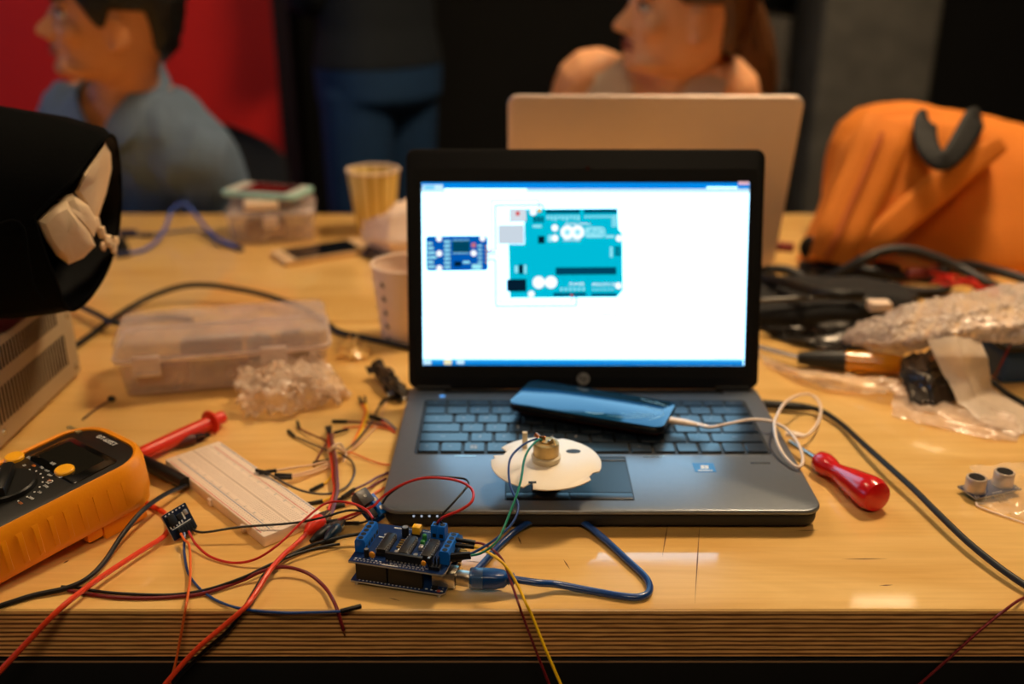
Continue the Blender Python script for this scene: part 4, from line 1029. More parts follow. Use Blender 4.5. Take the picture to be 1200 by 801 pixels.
# ============================================================ breadboard
m_bb = mat('breadboard_white', (236, 214, 194), .5, var=.03)
bbA, bbB, bbC = at(193, 538, .0095), at(258, 517, .0095), at(309, 629, .0095)
ux = (bbC-bbA); LB = ux.length; ux.normalize(); vy = (bbB-bbA); vy = (vy-ux*vy.dot(ux)); WB = vy.length; vy.normalize()
bb = empty('breadboard', (bbA.x, bbA.y, 0), atan2(ux.y, ux.x), 'white breadboard with blue and red lines lying left of the jumper leads', 'breadboard')
def bbmesh():
    b = MB()
    b.prism(rrect(LB, WB, .0012, 2, LB/2, WB/2), .0004, .0095, m_bb, bev=.0006)
    for k in range(3): b.box((LB*(.18+.32*k), -.0012, .004), (.005, .0026, .006), m_bb, bev=.0005)
    b.box((LB/2, WB/2, .00951), (LB*.985, .0018, .0001), mat('groove_shade', (206, 182, 160), .6))
    for yy in (.21, .79): b.box((LB/2, WB*yy, .00951), (LB*.99, .0005, .0001), mat('groove_shade', (206, 182, 160), .6))
    mh = mat('hole_dark', (168, 142, 118), .7)
    nx = 60
    for r0, cnt in ((.30, 5), (.56, 5)):
        for j in range(cnt):
            for k in range(nx): 
                x = LB*(.03+.94*k/(nx-1)); y = WB*(r0+.14*j/4*1.0)
                b.add([(x-.0004, y-.0004, .00954), (x+.0004, y-.0004, .00954), (x+.0004, y+.0004, .00954), (x-.0004, y+.0004, .00954)], [[0, 1, 2, 3]], mh)
    for yy in (.075, .135, .865, .925):
        for k in range(50):
            x = LB*(.04+.92*k/49); y = WB*yy
            b.add([(x-.0004, y-.0004, .00954), (x+.0004, y-.0004, .00954), (x+.0004, y+.0004, .00954), (x-.0004, y+.0004, .00954)], [[0, 1, 2, 3]], mh)
    return b
b = bbmesh(); mbl = mat('line_blue', (84, 110, 150), .5); mrl = mat('line_red', (206, 92, 72), .5)
b.box((LB/2, WB*.175, .00956), (LB*.92, .0006, .0001), mbl); b.box((LB/2, WB*.83, .00956), (LB*.92, .0006, .0001), mrl)
b.box((LB/2, WB*.035, .00956), (LB*.92, .0006, .0001), mrl); b.box((LB/2, WB*.965, .00956), (LB*.92, .0006, .0001), mbl)
for k in range(12):
    b.text(str(1+5*k), .0032, m_grey_print, Matrix.Translation((LB*(.05+.9*k/11), WB*.235, .00956)) @ Matrix.Rotation(pi/2, 4, 'Z'), .00002)
    b.text(str(1+5*k), .0032, m_grey_print, Matrix.Translation((LB*(.05+.9*k/11), WB*.765, .00956)) @ Matrix.Rotation(pi/2, 4, 'Z'), .00002)
b.build('body', bb, angle=50)

# ============================================================ beige power unit with vents
m_beige = mat('beige_enamel', (176, 156, 126), .45, var=.05)
m_vent = mat('vent_dark', (40, 32, 24), .8)
PX, PY1, PY0, PH = -.454, .956, .70, .094
pu = empty('power_supply', (PX-.12, (PY0+PY1)/2, 0), 0, 'beige metal power supply box with rows of vent slots under the black bag', 'power supply')
o_ = V(pu.location)
b = MB(); b.box((0, 0, .004+PH/2), (.24, PY1-PY0, PH), m_beige, bev=.003)
for sx in (-.1, .1):
    for sy in (-.11, .11): b.cyl((sx, sy, 0), .009, .006, m_chip)
b.build('case', pu)
b = MB()
xs = .1202
def slots(z0, z1, y0, y1, n):
    for k in range(n):
        y = y0+(y1-y0)*k/(n-1)-o_.y
        b.box((xs, y, (z0+z1)/2), (.0012, .0022, z1-z0), m_vent, bev=.0003)
slots(.024, .056, .715, .927, 36); slots(.070, .090, .715, .918, 35)
b.build('vent_slots', pu)
for y, z in ((.945, .010), (.790, .012), (.944, .066)):
    c = MB(); c.lathe([(0, 0), (.0032, 0), (.0028, .0012), (0, .0018)], m_silver, Matrix.Translation((.1195, y-o_.y, z+.004)) @ Matrix.Rotation(pi/2, 4, 'Y'), 14); c.build('screw', pu)

# ============================================================ black cloth bag with crumpled packing paper in it
m_cloth = mat('black_canvas', (5, 6, 6), .95, spec=.1, var=.3, scale=400, bump=.4, bscale=900)
m_cloth2 = mat('black_lining', (7, 8, 9), .9)
m_paper = mat('packing_paper', (226, 198, 160), .65, var=.08, scale=30)
mouth = [(40, 255, .78), (62, 232, .79), (85, 211, .80), (103, 186, .82), (122, 162, .84), (133, 160, .87), (138, 178, .90), (141, 210, .92), (141, 245, .92), (137, 278, .91), (128, 310, .89), (115, 335, .87), (100, 354, .85), (86, 363, .83), (76, 358, .81), (66, 330, .795), (54, 300, .785), (46, 276, .78)]
M0 = [atY(*p) for p in mouth]
cen = sum(M0, V((0, 0, 0)))/len(M0)
bag = empty('cloth_bag', (cen.x-.12, cen.y, .098), 0, 'open black cloth bag stuffed with crumpled paper on top of the beige box', 'bag')
bo = V(bag.location)
def ringb(off, sc, lift=0., rnd=0.):
    out = []
    for k, p in enumerate(M0):
        d = p-cen
        q = cen+V(off)+V((d.x*sc[0], d.y*sc[1], d.z*sc[2]+lift))
        q += V((fbm(q+V((3, 0, 0)), 14), fbm(q, 14), fbm(q+V((0, 5, 0)), 12)))*rnd
        if q.z < .1015 : q.z = .1015 if q.x < PX+.006 else max(q.z, .086)
        out.append(q-bo)
    return out
b = MB()
rings = [ringb((0, 0, 0), (1, 1, 1)), ringb((-.012, .0, .002), (1.12, 1.12, 1.06), 0, .002), ringb((-.045, -.004, .006), (1.2, 1.3, 1.14), 0, .004), ringb((-.10, -.01, .012), (1.2, 1.4, 1.2), .0, .006), ringb((-.18, -.015, .018), (1.2, 1.4, 1.2), .0, .006), ringb((-.26, -.015, .02), (1.1, 1.3, 1.1), 0, .006), ringb((-.31, -.01, .01), (.8, .9, .8), 0, .004), ringb((-.33, 0, 0), (.3, .3, .3))]
b.loft(rings, m_cloth, cap=True)
b.f.pop(-2); b.mi.pop(-2)        # open mouth
inner = [ringb((0, 0, 0), (1, 1, 1)), ringb((-.014, .002, 0), (.94, .94, .94)), ringb((-.06, 0, 0), (.92, .95, .95)), ringb((-.12, 0, 0), (.8, .8, .8)), ringb((-.15, 0, 0), (.2, .2, .2))]
b2 = MB(); b2.loft(inner, m_cloth2, cap=True); b2.f.pop(-2); b2.mi.pop(-2)
bs = b.build('shell', bag, angle=80); b2.build('lining', bag, angle=80)
b = MB(); b.tube([p-bo for p in M0]+[M0[0]-bo], .0016, m_cloth, n=6, smooth=4); b.build('hem', bag)
b = MB()
bn = [atY(0, 262, .755), atY(14, 258, .76), atY(24, 262, .765), atY(30, 274, .765), atY(33, 300, .768), atY(40, 335, .775), atY(52, 352, .785)]
b.tube([p-bo for p in bn], .0010, m_cloth, n=6); b.build('seam', bag)
def crumple(name, pts, Y, m, amp, seed, label=None, parent=None, nu=16, nv=16, cat=None):
    """a crumpled sheet through 4 corner points (bilinear), in facets"""
    a, b_, c, d = [V(p) for p in pts]
    vs = []; fs = []
    nrm = (b_-a).cross(d-a).normalized()
    random.seed(seed)
    for i in range(nu+1):
        for j in range(nv+1):
            u, v = i/nu, j/nv
            p = a*(1-u)*(1-v)+b_*u*(1-v)+c*u*v+d*(1-u)*v
            q = V((u*3.1+seed, v*3.1, 0)); ed = (1-abs(2*u-1)**3)*(1-abs(2*v-1)**3)
            n1 = abs(fbm(q, 1.0, 2))*1.6-.4+.35*abs(fbm(q+V((9, 4, 0)), 2.3, 2))
            p = p+nrm*amp*n1 + (b_-a).normalized()*amp*.6*fbm(q+V((0, 0, 3)), 1.2) + (d-a).normalized()*amp*.6*fbm(q+V((0, 0, 8)), 1.2)
            vs.append(p)
    for i in range(nu):
        for j in range(nv): fs.append([i*(nv+1)+j, (i+1)*(nv+1)+j, (i+1)*(nv+1)+j+1, i*(nv+1)+j+1])
    return vs, fs
pp0 = atY(60, 285, .80)
pap = empty('packing_paper', tuple(pp0), 0, 'crumpled beige packing paper bulging from the mouth of the black bag', 'paper')
po = V(pap.location)
def puff(px, nm, depth, seed):
    n = len(px); cx_ = sum(p[0] for p in px)/n; cy_ = sum(p[1] for p in px)/n; cY = sum(p[2] for p in px)/n
    R = []
    for s_, dy in ((.9, .030), (1., .008), (.99, -.1*depth), (.90, -.5*depth), (.70, -.85*depth), (.4, -depth), (.1, -1.04*depth)):
        r = []
        for k in range(n*3):
            a, b__ = px[k//3], px[(k//3+1) % n]; t = (k % 3)/3.
            x, y, Y = [a[i]*(1-t)+b__[i]*t for i in range(3)]
            q = atY(cx_+(x-cx_)*s_, cy_+(y-cy_)*s_, cY+(Y-cY)*s_+dy)
            f_ = fbm((q.x*26+seed, q.y*26, q.z*26), 1., 2); q += V((.4, -1, .3))*f_*.007*(1 if s_ < .99 else .3)
            r.append(q-po)
        R.append(r)
    b = MB(); b.loft(R, m_paper); b.build(nm, pap, angle=32)
puff([(84, 226, .818), (96, 204, .826), (110, 184, .842), (123, 166, .858), (130, 178, .885), (131, 198, .895), (125, 225, .88), (116, 252, .86), (108, 266, .845), (98, 246, .826)], 'fold', .020, 2)
puff([(43, 258, .786), (62, 240, .796), (78, 232, .806), (92, 250, .812), (106, 272, .824), (112, 288, .83), (98, 302, .822), (80, 310, .812), (66, 300, .802), (54, 282, .794)], 'fold', .014, 6)
puff([(66, 234, .806), (84, 226, .812), (104, 240, .826), (116, 262, .838), (110, 278, .83), (92, 258, .812)], 'fold', .010, 11)
for i, (x, y, Y, r_) in enumerate(((112, 262, .842, 8), (119, 272, .843, 7), (127, 282, .85, 7), (133, 290, .856, 6), (121, 288, .846, 5), (136, 282, .866, 5))):
    puff([(x-r_*.6, y-r_*1.1, Y), (x+r_*.5, y-r_, Y+.004), (x+r_*.8, y+r_*.2, Y+.006), (x+r_*.5, y+r_*1.2, Y+.004), (x-r_*.3, y+r_*1.1, Y), (x-r_*.8, y, Y-.002)], 'crumpled_end', .006, 20+i*3)
# ============================================================ clear plastic parts case
m_pc = film('frosted_plastic', (224, 204, 198), .2, .74, .05, 30)
m_pc2 = film('frosted_plastic_rim', (236, 216, 206), .25, .35)
bA, bB = at(141, 470, .0), at(388, 448, .0)
ux = (bB-bA); CL = ux.length; cyaw = atan2(ux.y, ux.x)
pcx = empty('plastic_case', (bA.x, bA.y, 0), cyaw, 'clear lidded plastic parts case lying left of the black laptop with small parts inside', 'box')
CD, CH = .094, .062
def shell(b, w, d, z0, z1, r, th, m, cx, cy, top=False, bottom=False, taper=0.):
    """hollow box wall with rounded corners, as one closed skin"""
    o0 = rrect(w-taper, d-taper, r, 5, cx, cy); o1 = rrect(w, d, r, 5, cx, cy); i1 = rrect(w-2*th, d-2*th, r-th*.9, 5, cx, cy); i0 = rrect(w-2*th-taper, d-2*th-taper, r-th*.9, 5, cx, cy)
    if bottom:
        b.loft([ringz(i1, z1), ringz(o1, z1), ringz(o0, z0+.003), ringz(rrect(w-taper-.004, d-taper-.004, r, 5, cx, cy), z0), ringz(rrect(w*.3, d*.3, r*.3, 5, cx, cy), z0)], m)
        b.loft([ringz(i1, z1), ringz(i0, z0+th+.002), ringz(rrect(w*.3, d*.3, r*.3, 5, cx, cy), z0+th)], m)
    else:
        b.loft([ringz(i1, z0), ringz(o1, z0), ringz(o1, z1-.004), ringz(rrect(w-.006, d-.006, r, 5, cx, cy), z1), ringz(rrect(w*.3, d*.3, r*.3, 5, cx, cy), z1)], m)
        b.loft([ringz(i1, z0), ringz(i1, z1-th-.003), ringz(rrect(w*.3, d*.3, r*.3, 5, cx, cy), z1-th)], m)
b = MB(); shell(b, CL, CD, .0, .040, .012, .0016, m_pc, CL/2, CD/2, bottom=True, taper=.008); b.build('tray', pcx)
b = MB(); shell(b, CL+.004, CD+.004, .041, CH, .013, .0016, m_pc, CL/2, CD/2); b.build('lid', pcx)
b = MB()
b.loft([ringz(rrect(CL+.007, CD+.007, .014, 5, CL/2, CD/2), .0385), ringz(rrect(CL+.008, CD+.008, .014, 5, CL/2, CD/2), .0425), ringz(rrect(CL+.001, CD+.001, .012, 5, CL/2, CD/2), .0425), ringz(rrect(CL+.001, CD+.001, .012, 5, CL/2, CD/2), .0385), ringz(rrect(CL+.007, CD+.007, .014, 5, CL/2, CD/2), .0385)], m_pc2, cap=False); b.build('rim', pcx)
for x in (.030, CL-.055):
    b = MB(); b.box((x, -.0045, .036), (.026, .003, .022), m_pc2, bev=.001); b.box((x, -.0065, .029), (.024, .003, .004), m_pc2, bev=.001); b.box((x, -.0062, .044), (.022, .002, .003), m_pc2, bev=.0008); b.build('latch', pcx)
b = MB()
for x in (.33, .62): b.box((CL*x, CD/2, .022), (.0012, CD-.014, .032), m_pc)
b.box((CL*.8, CD*.5, .022), (CL*.34, .0012, .032), m_pc); b.build('divider', pcx)
def inside(nm, lab, cat, f):
    e = empty(nm, pcx.location, cyaw, lab, cat); f(e); return e
def _f(e):
    b = MB(); b.box((CL*.42, CD*.72, .027), (.062, .022, .014), mat('dark_blue_part', (38, 46, 70), .4), bev=.002); b.build('body', e)
    b = MB(); b.box((CL*.42, CD*.72, .0345), (.05, .014, .002), m_chip, bev=.0005); b.build('chip', e)
inside('electronic_part', 'dark blue electronic part seen through the lid of the clear case', 'electronic part', _f)
def _f(e):
    b = MB(); b.lathe([(0, .004), (.013, .004), (.013, .030), (.006, .033), (0, .033)], mat('cyan_part', (120, 170, 186), .4), Matrix.Translation((CL*.66, CD*.70, 0)), 20); b.build('body', e)
    b = MB(); b.lathe([(0, .033), (.004, .033), (.004, .037), (0, .037)], m_chip, Matrix.Translation((CL*.66, CD*.7, 0)), 12); b.build('shaft', e)
inside('electronic_part', 'pale cyan round part seen through the lid of the clear case', 'electronic part', _f)
def _f(e):
    b = MB(); b.box((CL*.82, CD*.68, .020), (.030, .022, .030), mat('yellow_part', (214, 184, 92), .4), bev=.002); b.build('body', e)
    b = MB(); b.box((CL*.82, CD*.68, .0356), (.020, .014, .002), m_chip, bev=.0005); b.build('cap', e)
inside('electronic_part', 'yellow and black part seen through the lid of the clear case', 'electronic part', _f)
def _f(e):
    b = MB(); b.box((CL*.20, CD*.35, .016), (.052, .030, .022), mat('pinkish_part', (180, 140, 130), .5), bev=.003); b.build('body', e)
    b = MB(); b.box((CL*.2, CD*.35, .0275), (.03, .016, .002), m_hdr, bev=.0006); b.build('cap', e)
inside('electronic_part', 'dusky pink part at the left end inside the clear case', 'electronic part', _f)

# ============================================================ plastic film things
m_bub = film('bubble_film', (240, 214, 190), .12, .52, .6, 90)
m_bubr = film('bubble_film_grey', (222, 206, 194), .2, .42, .3, 60)
def sheet(name, pts, m, label, cat, amp=.006, seed=1, nu=26, nv=26, bubbles=None, thick=.0, group=None, domes=.004):
    """film through a grid of world points (rows of points), crumpled; raised bubbles where asked"""
    rows = [[V(p) for p in r] for r in pts]
    R_, C_ = len(rows), len(rows[0])
    def samp(u, v):
        x, y = u*(R_-1), v*(C_-1); i, j = min(int(x), R_-2), min(int(y), C_-2); a, b_ = x-i, y-j
        a = a*a*(3-2*a); b_ = b_*b_*(3-2*b_)
        return rows[i][j]*(1-a)*(1-b_)+rows[i+1][j]*a*(1-b_)+rows[i+1][j+1]*a*b_+rows[i][j+1]*(1-a)*b_
    base = rows[-1][0]; lo = min(p.z for r in rows for p in r)
    e = empty(name, (base.x, base.y, max(0, 0)), 0, label, cat, group); o = V(e.location)
    vs = []; fs = []
    for i in range(nu+1):
        for j in range(nv+1):
            p = samp(i/nu, j/nv)
            q = V((i/nu*4+seed, j/nv*4, seed*.7))
            p = p+V((fbm(q, 1.3)*amp*.6, fbm(q+V((5, 2, 1)), 1.3)*amp*.6, abs(fbm(q+V((1, 7, 3)), 1.6, 4))*amp*1.4))
            vs.append(p-o)
    for i in range(nu):
        for j in range(nv): fs.append([i*(nv+1)+j, (i+1)*(nv+1)+j, (i+1)*(nv+1)+j+1, i*(nv+1)+j+1])
    b = MB(); b.add(vs, fs, m)
    s_ = b.build('film', e, angle=60)
    if bubbles:
        bb_ = MB(); n1, n2, rad, u0, u1, v0, v1 = bubbles
        for i in range(n1):
            for j in range(n2):
                u = u0+(u1-u0)*(i+.5*(j % 2)+.25)/n1; v = v0+(v1-v0)*(j+.5)/n2
                if not (0 <= u <= 1 and 0 <= v <= 1): continue
                iu, jv = min(int(u*nu), nu-1), min(int(v*nv), nv-1)
                c = vs[iu*(nv+1)+jv]; d1 = (vs[(iu+1)*(nv+1)+jv]-c); d2 = (vs[iu*(nv+1)+jv+1]-c)
                nn = d1.cross(d2); nn = nn.normalized() if nn.length > 1e-12 else V((0, 0, 1))
                if nn.z < 0: nn = -nn
                T = Matrix.Translation(c) @ nn.to_track_quat('Z', 'Y').to_matrix().to_4x4()
                bb_.lathe([(rad, 0), (rad*.9, rad*.25), (rad*.6, rad*.40), (0, rad*.44)], m, T, 9)
        o2 = bb_.build('bubbles', e, angle=70); o2['kind'] = 'stuff'
    return e
# small wrap packet
Z1 = lambda x, y, z: at(x, y, z*mm)
sheet('bubble_wrap_packet', [[Z1(286, 430, 22), Z1(320, 420, 26), Z1(352, 426, 24), Z1(385, 430, 16), Z1(414, 464, 2)],
                             [Z1(276, 448, 20), Z1(316, 444, 30), Z1(350, 448, 28), Z1(382, 452, 18), Z1(404, 470, 2)],
                             [Z1(280, 470, 12), Z1(316, 468, 20), Z1(350, 466, 20), Z1(376, 466, 10), Z1(392, 474, 2)],
                             [Z1(288, 490, 1), Z1(318, 488, 2), Z1(346, 484, 2), Z1(370, 478, 2), Z1(374, 476, 2)]], m_bub,
      'small crumpled clear bubble wrap packet in front of the plastic case', 'packaging', .012, 4, 24, 30, (10, 14, .0042, .02, .98, .02, .98))
# scrap of yellowish tape
sheet('tape_scrap', [[Z1(404, 401, 8), Z1(418, 396, 12), Z1(430, 402, 4)], [Z1(396, 412, 2), Z1(414, 408, 10), Z1(432, 414, 2)], [Z1(394, 420, 1), Z1(412, 424, 1), Z1(430, 422, 1)]], film('yellow_film', (236, 190, 110), .3, .3), 'crumpled yellowish scrap of tape below the dotted paper cup', 'tape', .008, 9, 10, 10)
m_anti = mat('antistatic_silver', (92, 86, 80), .22, .75, var=.5, scale=25)
sheet('antistatic_bag', [[Z1(430, 434, 10), Z1(440, 427, 14), Z1(452, 432, 6)], [Z1(440, 444, 6), Z1(452, 440, 16), Z1(466, 446, 6)], [Z1(452, 460, 4), Z1(462, 452, 15), Z1(474, 452, 3)], [Z1(462, 472, 2), Z1(472, 470, 3), Z1(478, 466, 2)]], m_anti,
      'small crinkled grey antistatic bag at the left of the laptop hinge', 'packaging', .009, 3, 14, 12)

# ============================================================ black cables at the left and the power cable at the right
def cable(name, pts, r, m, label, cat='cable', part='cord', group=None):
    o0 = V((pts[0][0], pts[0][1], 0)); e = empty(name, o0, 0, label, cat, group); MB().tube([V(p)-o0 for p in pts], r, m, n=10).build(part, e); return e
m_rub = mat('black_rubber_cord', (17, 16, 15), .5, var=.1)
c = cable('power_cable', [Z1(84, 408, 4), Z1(105, 393, 4), Z1(128, 376, 5), Z1(160, 356, 8), Z1(185, 344, 14), Z1(215, 335, 20), Z1(245, 334, 22), Z1(280, 339, 20), Z1(312, 346, 16), Z1(345, 357, 10), Z1(375, 372, 5), Z1(392, 386, 4), Z1(405, 391, 4), Z1(425, 395, 4), Z1(450, 400, 4), Z1(480, 407, 4), Z1(520, 416, 4)], .0036, m_rub, 'thick black cord arching behind the clear plastic case and past the dotted cup')
c = cable('power_cable', [Z1(60, 345, 14), Z1(90, 357, 12), Z1(112, 367, 13), Z1(135, 378, 13), Z1(160, 374, 7), Z1(195, 371, 4), Z1(225, 374, 4)], .0036, m_rub, 'black cord from under the bag crossing over the arching cord')
c = cable('power_cable', [Z1(870, 472, 6), Z1(893, 473, 6), Z1(925, 475, 6), Z1(950, 477.5, 6), Z1(968, 484, 5), Z1(988, 498, 5), Z1(1012, 520, 8), Z1(1040, 545, 10), Z1(1070, 572, 10), Z1(1100, 602, 9), Z1(1130, 631, 8), Z1(1160, 656, 7), Z1(1190, 678, 6), Z1(1225, 700, 5)], .0026, m_rub, 'black power cord running from the laptop side to the right edge of the workbench')
pgp = MB(); a_, b_ = Z1(893, 473, 6)-V(c.location), Z1(950, 477.5, 6)-V(c.location)
pgp.tube([a_, a_.lerp(b_, .7), b_], [.0042, .0042, .003], m_rub, n=12, smooth=3); pgp.build('plug', c)
cable('power_cable', [Z1(1150, 440, 12), Z1(1165, 449, 9), Z1(1180, 461, 6), Z1(1205, 475, 4), Z1(1240, 490, 4)], .0030, m_rub, 'black cord curving out from under the bubble wrap at the right')
# white phone cable
m_wc = mat('white_cord', (236, 214, 196), .4, var=.03)
pe = ph.matrix_world @ V((.0715, -.004, -.0036))
wp = [pe, pe+lx_*.012, pe+lx_*.024, Z1(832, 500.5, 34), Z1(855, 496, 32), Z1(880, 491.5, 30), Z1(903, 493.5, 29), Z1(921, 502, 28), Z1(932, 514, 26), Z1(939, 528, 24), Z1(941, 540, 22.5), Z1(937, 547, 22), Z1(929, 544, 22.5), Z1(918, 532, 25), Z1(911, 518, 29), Z1(908, 504, 33), Z1(909, 491, 34), Z1(918, 474, 30), Z1(932, 464, 24), Z1(947, 461.5, 18), Z1(958, 468, 15), Z1(962, 481, 12), Z1(958, 496, 10), Z1(949, 507, 9.5), Z1(942, 511, 9.5)]
wc = empty('charging_cable', (pe.x, pe.y, .02), 0, 'white charging cable looping from the phone over the laptop corner', 'cable'); o0 = V(wc.location)
b = MB(); b.tube([p-o0 for p in wp[2:]], .0014, m_wc, n=10); b.build('cord', wc)
b = MB(); b.tube([wp[0]-o0, wp[1]-o0, wp[2]-o0, wp[2]+lx_*.010-o0], [.0040, .0040, .0027, .0017], m_wc, n=14, flat=.72, smooth=4); b.build('plug', wc)
b = MB(); q0, q1 = Z1(943, 511, 9.5), Z1(921, 507.5, 9.5); b.tube([q0-o0, q0.lerp(q1, .5)-o0, q1-o0], [.0026, .0042, .0042], m_wc, n=14, flat=.7, smooth=4); b.build('plug', wc)

# ============================================================ red screwdriver
m_rh = mat('red_handle', (204, 24, 28), .22, coat=.4, var=.05)
def lathe_obj(a, b_, prof, m, parent, name, o0, n=24, flat=None):
    d = b_-a; T = Matrix.Translation(a-o0) @ d.to_track_quat('Z', 'Y').to_matrix().to_4x4()
    h = MB(); h.lathe([(r, z*d.length) for r, z in prof], m, T, n); return h.build(name, parent)
a, b_ = at(958, 538, .010), at(1031, 584, .0145)
sd = empty('screwdriver', (a.x, a.y, 0), 0, 'stubby red handled screwdriver lying right of the laptop corner', 'screwdriver'); o0 = V(sd.location)
lathe_obj(a, b_, [(0, 0), (.0060, 0), (.0088, .04), (.0098, .12), (.0088, .22), (.0066, .31), (.0080, .40), (.0105, .55), (.0122, .70), (.0138, .82), (.0140, .90), (.0120, .97), (.006, 1.0), (0, 1.0)], m_rh, sd, 'handle', o0)
d = (a-b_).normalized()
lathe_obj(a-d*.002, a+d*.042, [(0, 0), (.0024, 0), (.0024, .85), (.0032, .93), (.0012, 1), (0, 1)], m_silver, sd, 'shaft', o0, 14)

# ============================================================ ultrasonic sensor
us = empty('ultrasonic_sensor', at(1158, 578, 0), 0, 'ultrasonic distance sensor with two round metal cans at the right of the workbench', 'sensor')
o0 = V(us.location); a, b_ = at(1142, 582, .006), at(1175, 575, .006); ux = (b_-a); sep = ux.length; uy = atan2(ux.y, ux.x)
us.rotation_euler = (0, 0, uy)
b = MB(); b.box((0, .0, .0050), (.046, .0205, .0016), m_pcb, M=Matrix.Translation((0, 0, 0))); b.box((0, 0, .0048), (.0462, .0207, .0008), m_pcbedge)
for k in range(4): b.box((-.004+k*.00254, -.0085, .0060), (.0012, .0012, .0003), m_solder)
for sx in (-1, 1):
    for sy in (-1, 1): b.lathe([(.0012, .0059), (.0020, .0059), (.0020, .0061), (.0012, .0061)], m_solder, Matrix.Translation((sx*.0208, sy*.0085, 0)), 12)
b.build('board', us)
mesh_m = mat('sensor_mesh', (26, 24, 22), .6, .3, scale=900, var=.7, bump=.8, bscale=1500)
for sx in (-1, 1):
    b = MB(); T = Matrix.Translation((sx*sep/2, .001, 0))
    b.lathe([(0, .0056), (.0086, .0056), (.0086, .0065), (.0080, .0068), (.0080, .0170), (.0075, .0177), (.0064, .0177), (.0064, .0174), (0, .0174)], mat('sensor_can', (206, 188, 170), .34, .45), T, 36); cn = b.build('can', us)
    b = MB(); b.lathe([(0, .0173), (.0063, .0173), (.0063, .0177), (0, .0179)], mesh_m, T, 28); b.build('mesh', cn)
b = MB()
for k in range(4): b.tube([(-.004+k*.00254, -.009, .0042), (-.004+k*.00254, -.014, .0030), (-.004+k*.00254, -.0165, .0012)], .0004, m_gold, n=6, smooth=2)
b.box((0, -.009, .0030), (.0105, .0025, .0026), m_hdr); b.build('pin_header', us)
b = MB(); b.box((0, .004, .0030), (.008, .006, .0018), m_chip, bev=.0003); b.build('chip', us)
m_clrbag = film('clear_bag', (250, 238, 226), .06, .80, .3, 14)
sheet('plastic_bag', [[Z1(1136, 548, 3), Z1(1185, 545, 14), Z1(1250, 540, 14)], [Z1(1150, 570, 3), Z1(1196, 560, 20), Z1(1260, 560, 20)], [Z1(1144, 588, 1), Z1(1186, 592, 6), Z1(1260, 598, 9)], [Z1(1145, 592, 1), Z1(1185, 606, 1), Z1(1256, 632, 1)]], m_clrbag, 'clear plastic bag at the right edge, just under the ultrasonic sensor', 'packaging', .004, 6, 20, 20)
b_ = [Z1(1144, 588, 2), Z1(1147, 593, 1.6), Z1(1170, 602, 1.5), Z1(1205, 614, 1.5), Z1(1240, 624, 1.5)]
cable('bag_edge_highlight', b_, .0008, m_wc, 'thin white line along the clear bag edge, painted as its highlight', 'tie')  # edge highlight of the clear bag, drawn as a white line
# ============================================================ things on the rear half
m_cup = mat('cup_paper_white', (240, 216, 196), .55, var=.03)
def stripes_mat():
    m = bpy.data.materials.new('cup_stripes'); m.use_nodes = True; nt = m.node_tree; N = nt.nodes; L = nt.links; p = N['Principled BSDF']
    tc = N.new('ShaderNodeTexCoord'); g = N.new('ShaderNodeTexGradient'); g.gradient_type = 'RADIAL'; L.new(tc.outputs['Object'], g.inputs['Vector'])
    mu = N.new('ShaderNodeMath'); mu.operation = 'MULTIPLY'; mu.inputs[1].default_value = 2*pi*13; L.new(g.outputs['Fac'], mu.inputs[0])
    si = N.new('ShaderNodeMath'); si.operation = 'SINE'; L.new(mu.outputs[0], si.inputs[0])
    cr = N.new('ShaderNodeValToRGB'); cr.color_ramp.elements[0].position = .45; cr.color_ramp.elements[0].color = lin((236, 214, 140)); cr.color_ramp.elements[1].position = .55; cr.color_ramp.elements[1].color = lin((196, 160, 40))
    L.new(si.outputs[0], cr.inputs['Fac']); L.new(cr.outputs['Color'], p.inputs['Base Color']); p.inputs['Roughness'].default_value = .5
    return m
def cup(name, x, y, rb, rt, h, m, label, dots=False):
    e = empty(name, (x, y, 0), 0, label, 'cup')
    b = MB(); b.lathe([(0, .003), (rb-.001, .003), (rb, 0), (rb+.0008, .002), (rt, h-.003), (rt-.0006, h-.003), (rb-.001, .005), (0, .005)], m, n=48); b.build('body', e)
    b = MB()
    b.lathe([(rt+.0018*cos(a), h-.0018+.0018*sin(a)) for a in [2*pi*k/8 for k in range(9)]], m_cup, n=48); b.build('rim', e)
    if dots:
        b = MB()
        for c_ in range(7):
            an = 2*pi*c_/7+radians(231)
            for k in range(5):
                z = h*(.06+.185*k); r = rb+(rt-rb)*z/h+.0007
                M = Matrix.Rotation(an, 4, 'Z') @ Matrix.Translation((r, 0, z))
                b.box((0, 0, 0), (.0008, .0052, .0060), m_chip, M=M, bev=.0003); b.box((.0002, .0018, .0018), (.0006, .0022, .0022), m_cup, M=M)
        b.build('dot_pattern', e)
    return e
p = atY(435, 268, 1.575); g_ = at(436, 272, 0)
cup('paper_cup', g_.x+.005, g_.y+.01, .029, .041, .101, stripes_mat(), 'yellow striped paper cup near the far edge of the rear table')
g2 = at(478, 398, 0)
cup('paper_cup', g2.x, g2.y+.012, .030, .039, .090, m_cup, 'white paper cup with rows of small dark dots beside the screen', True)
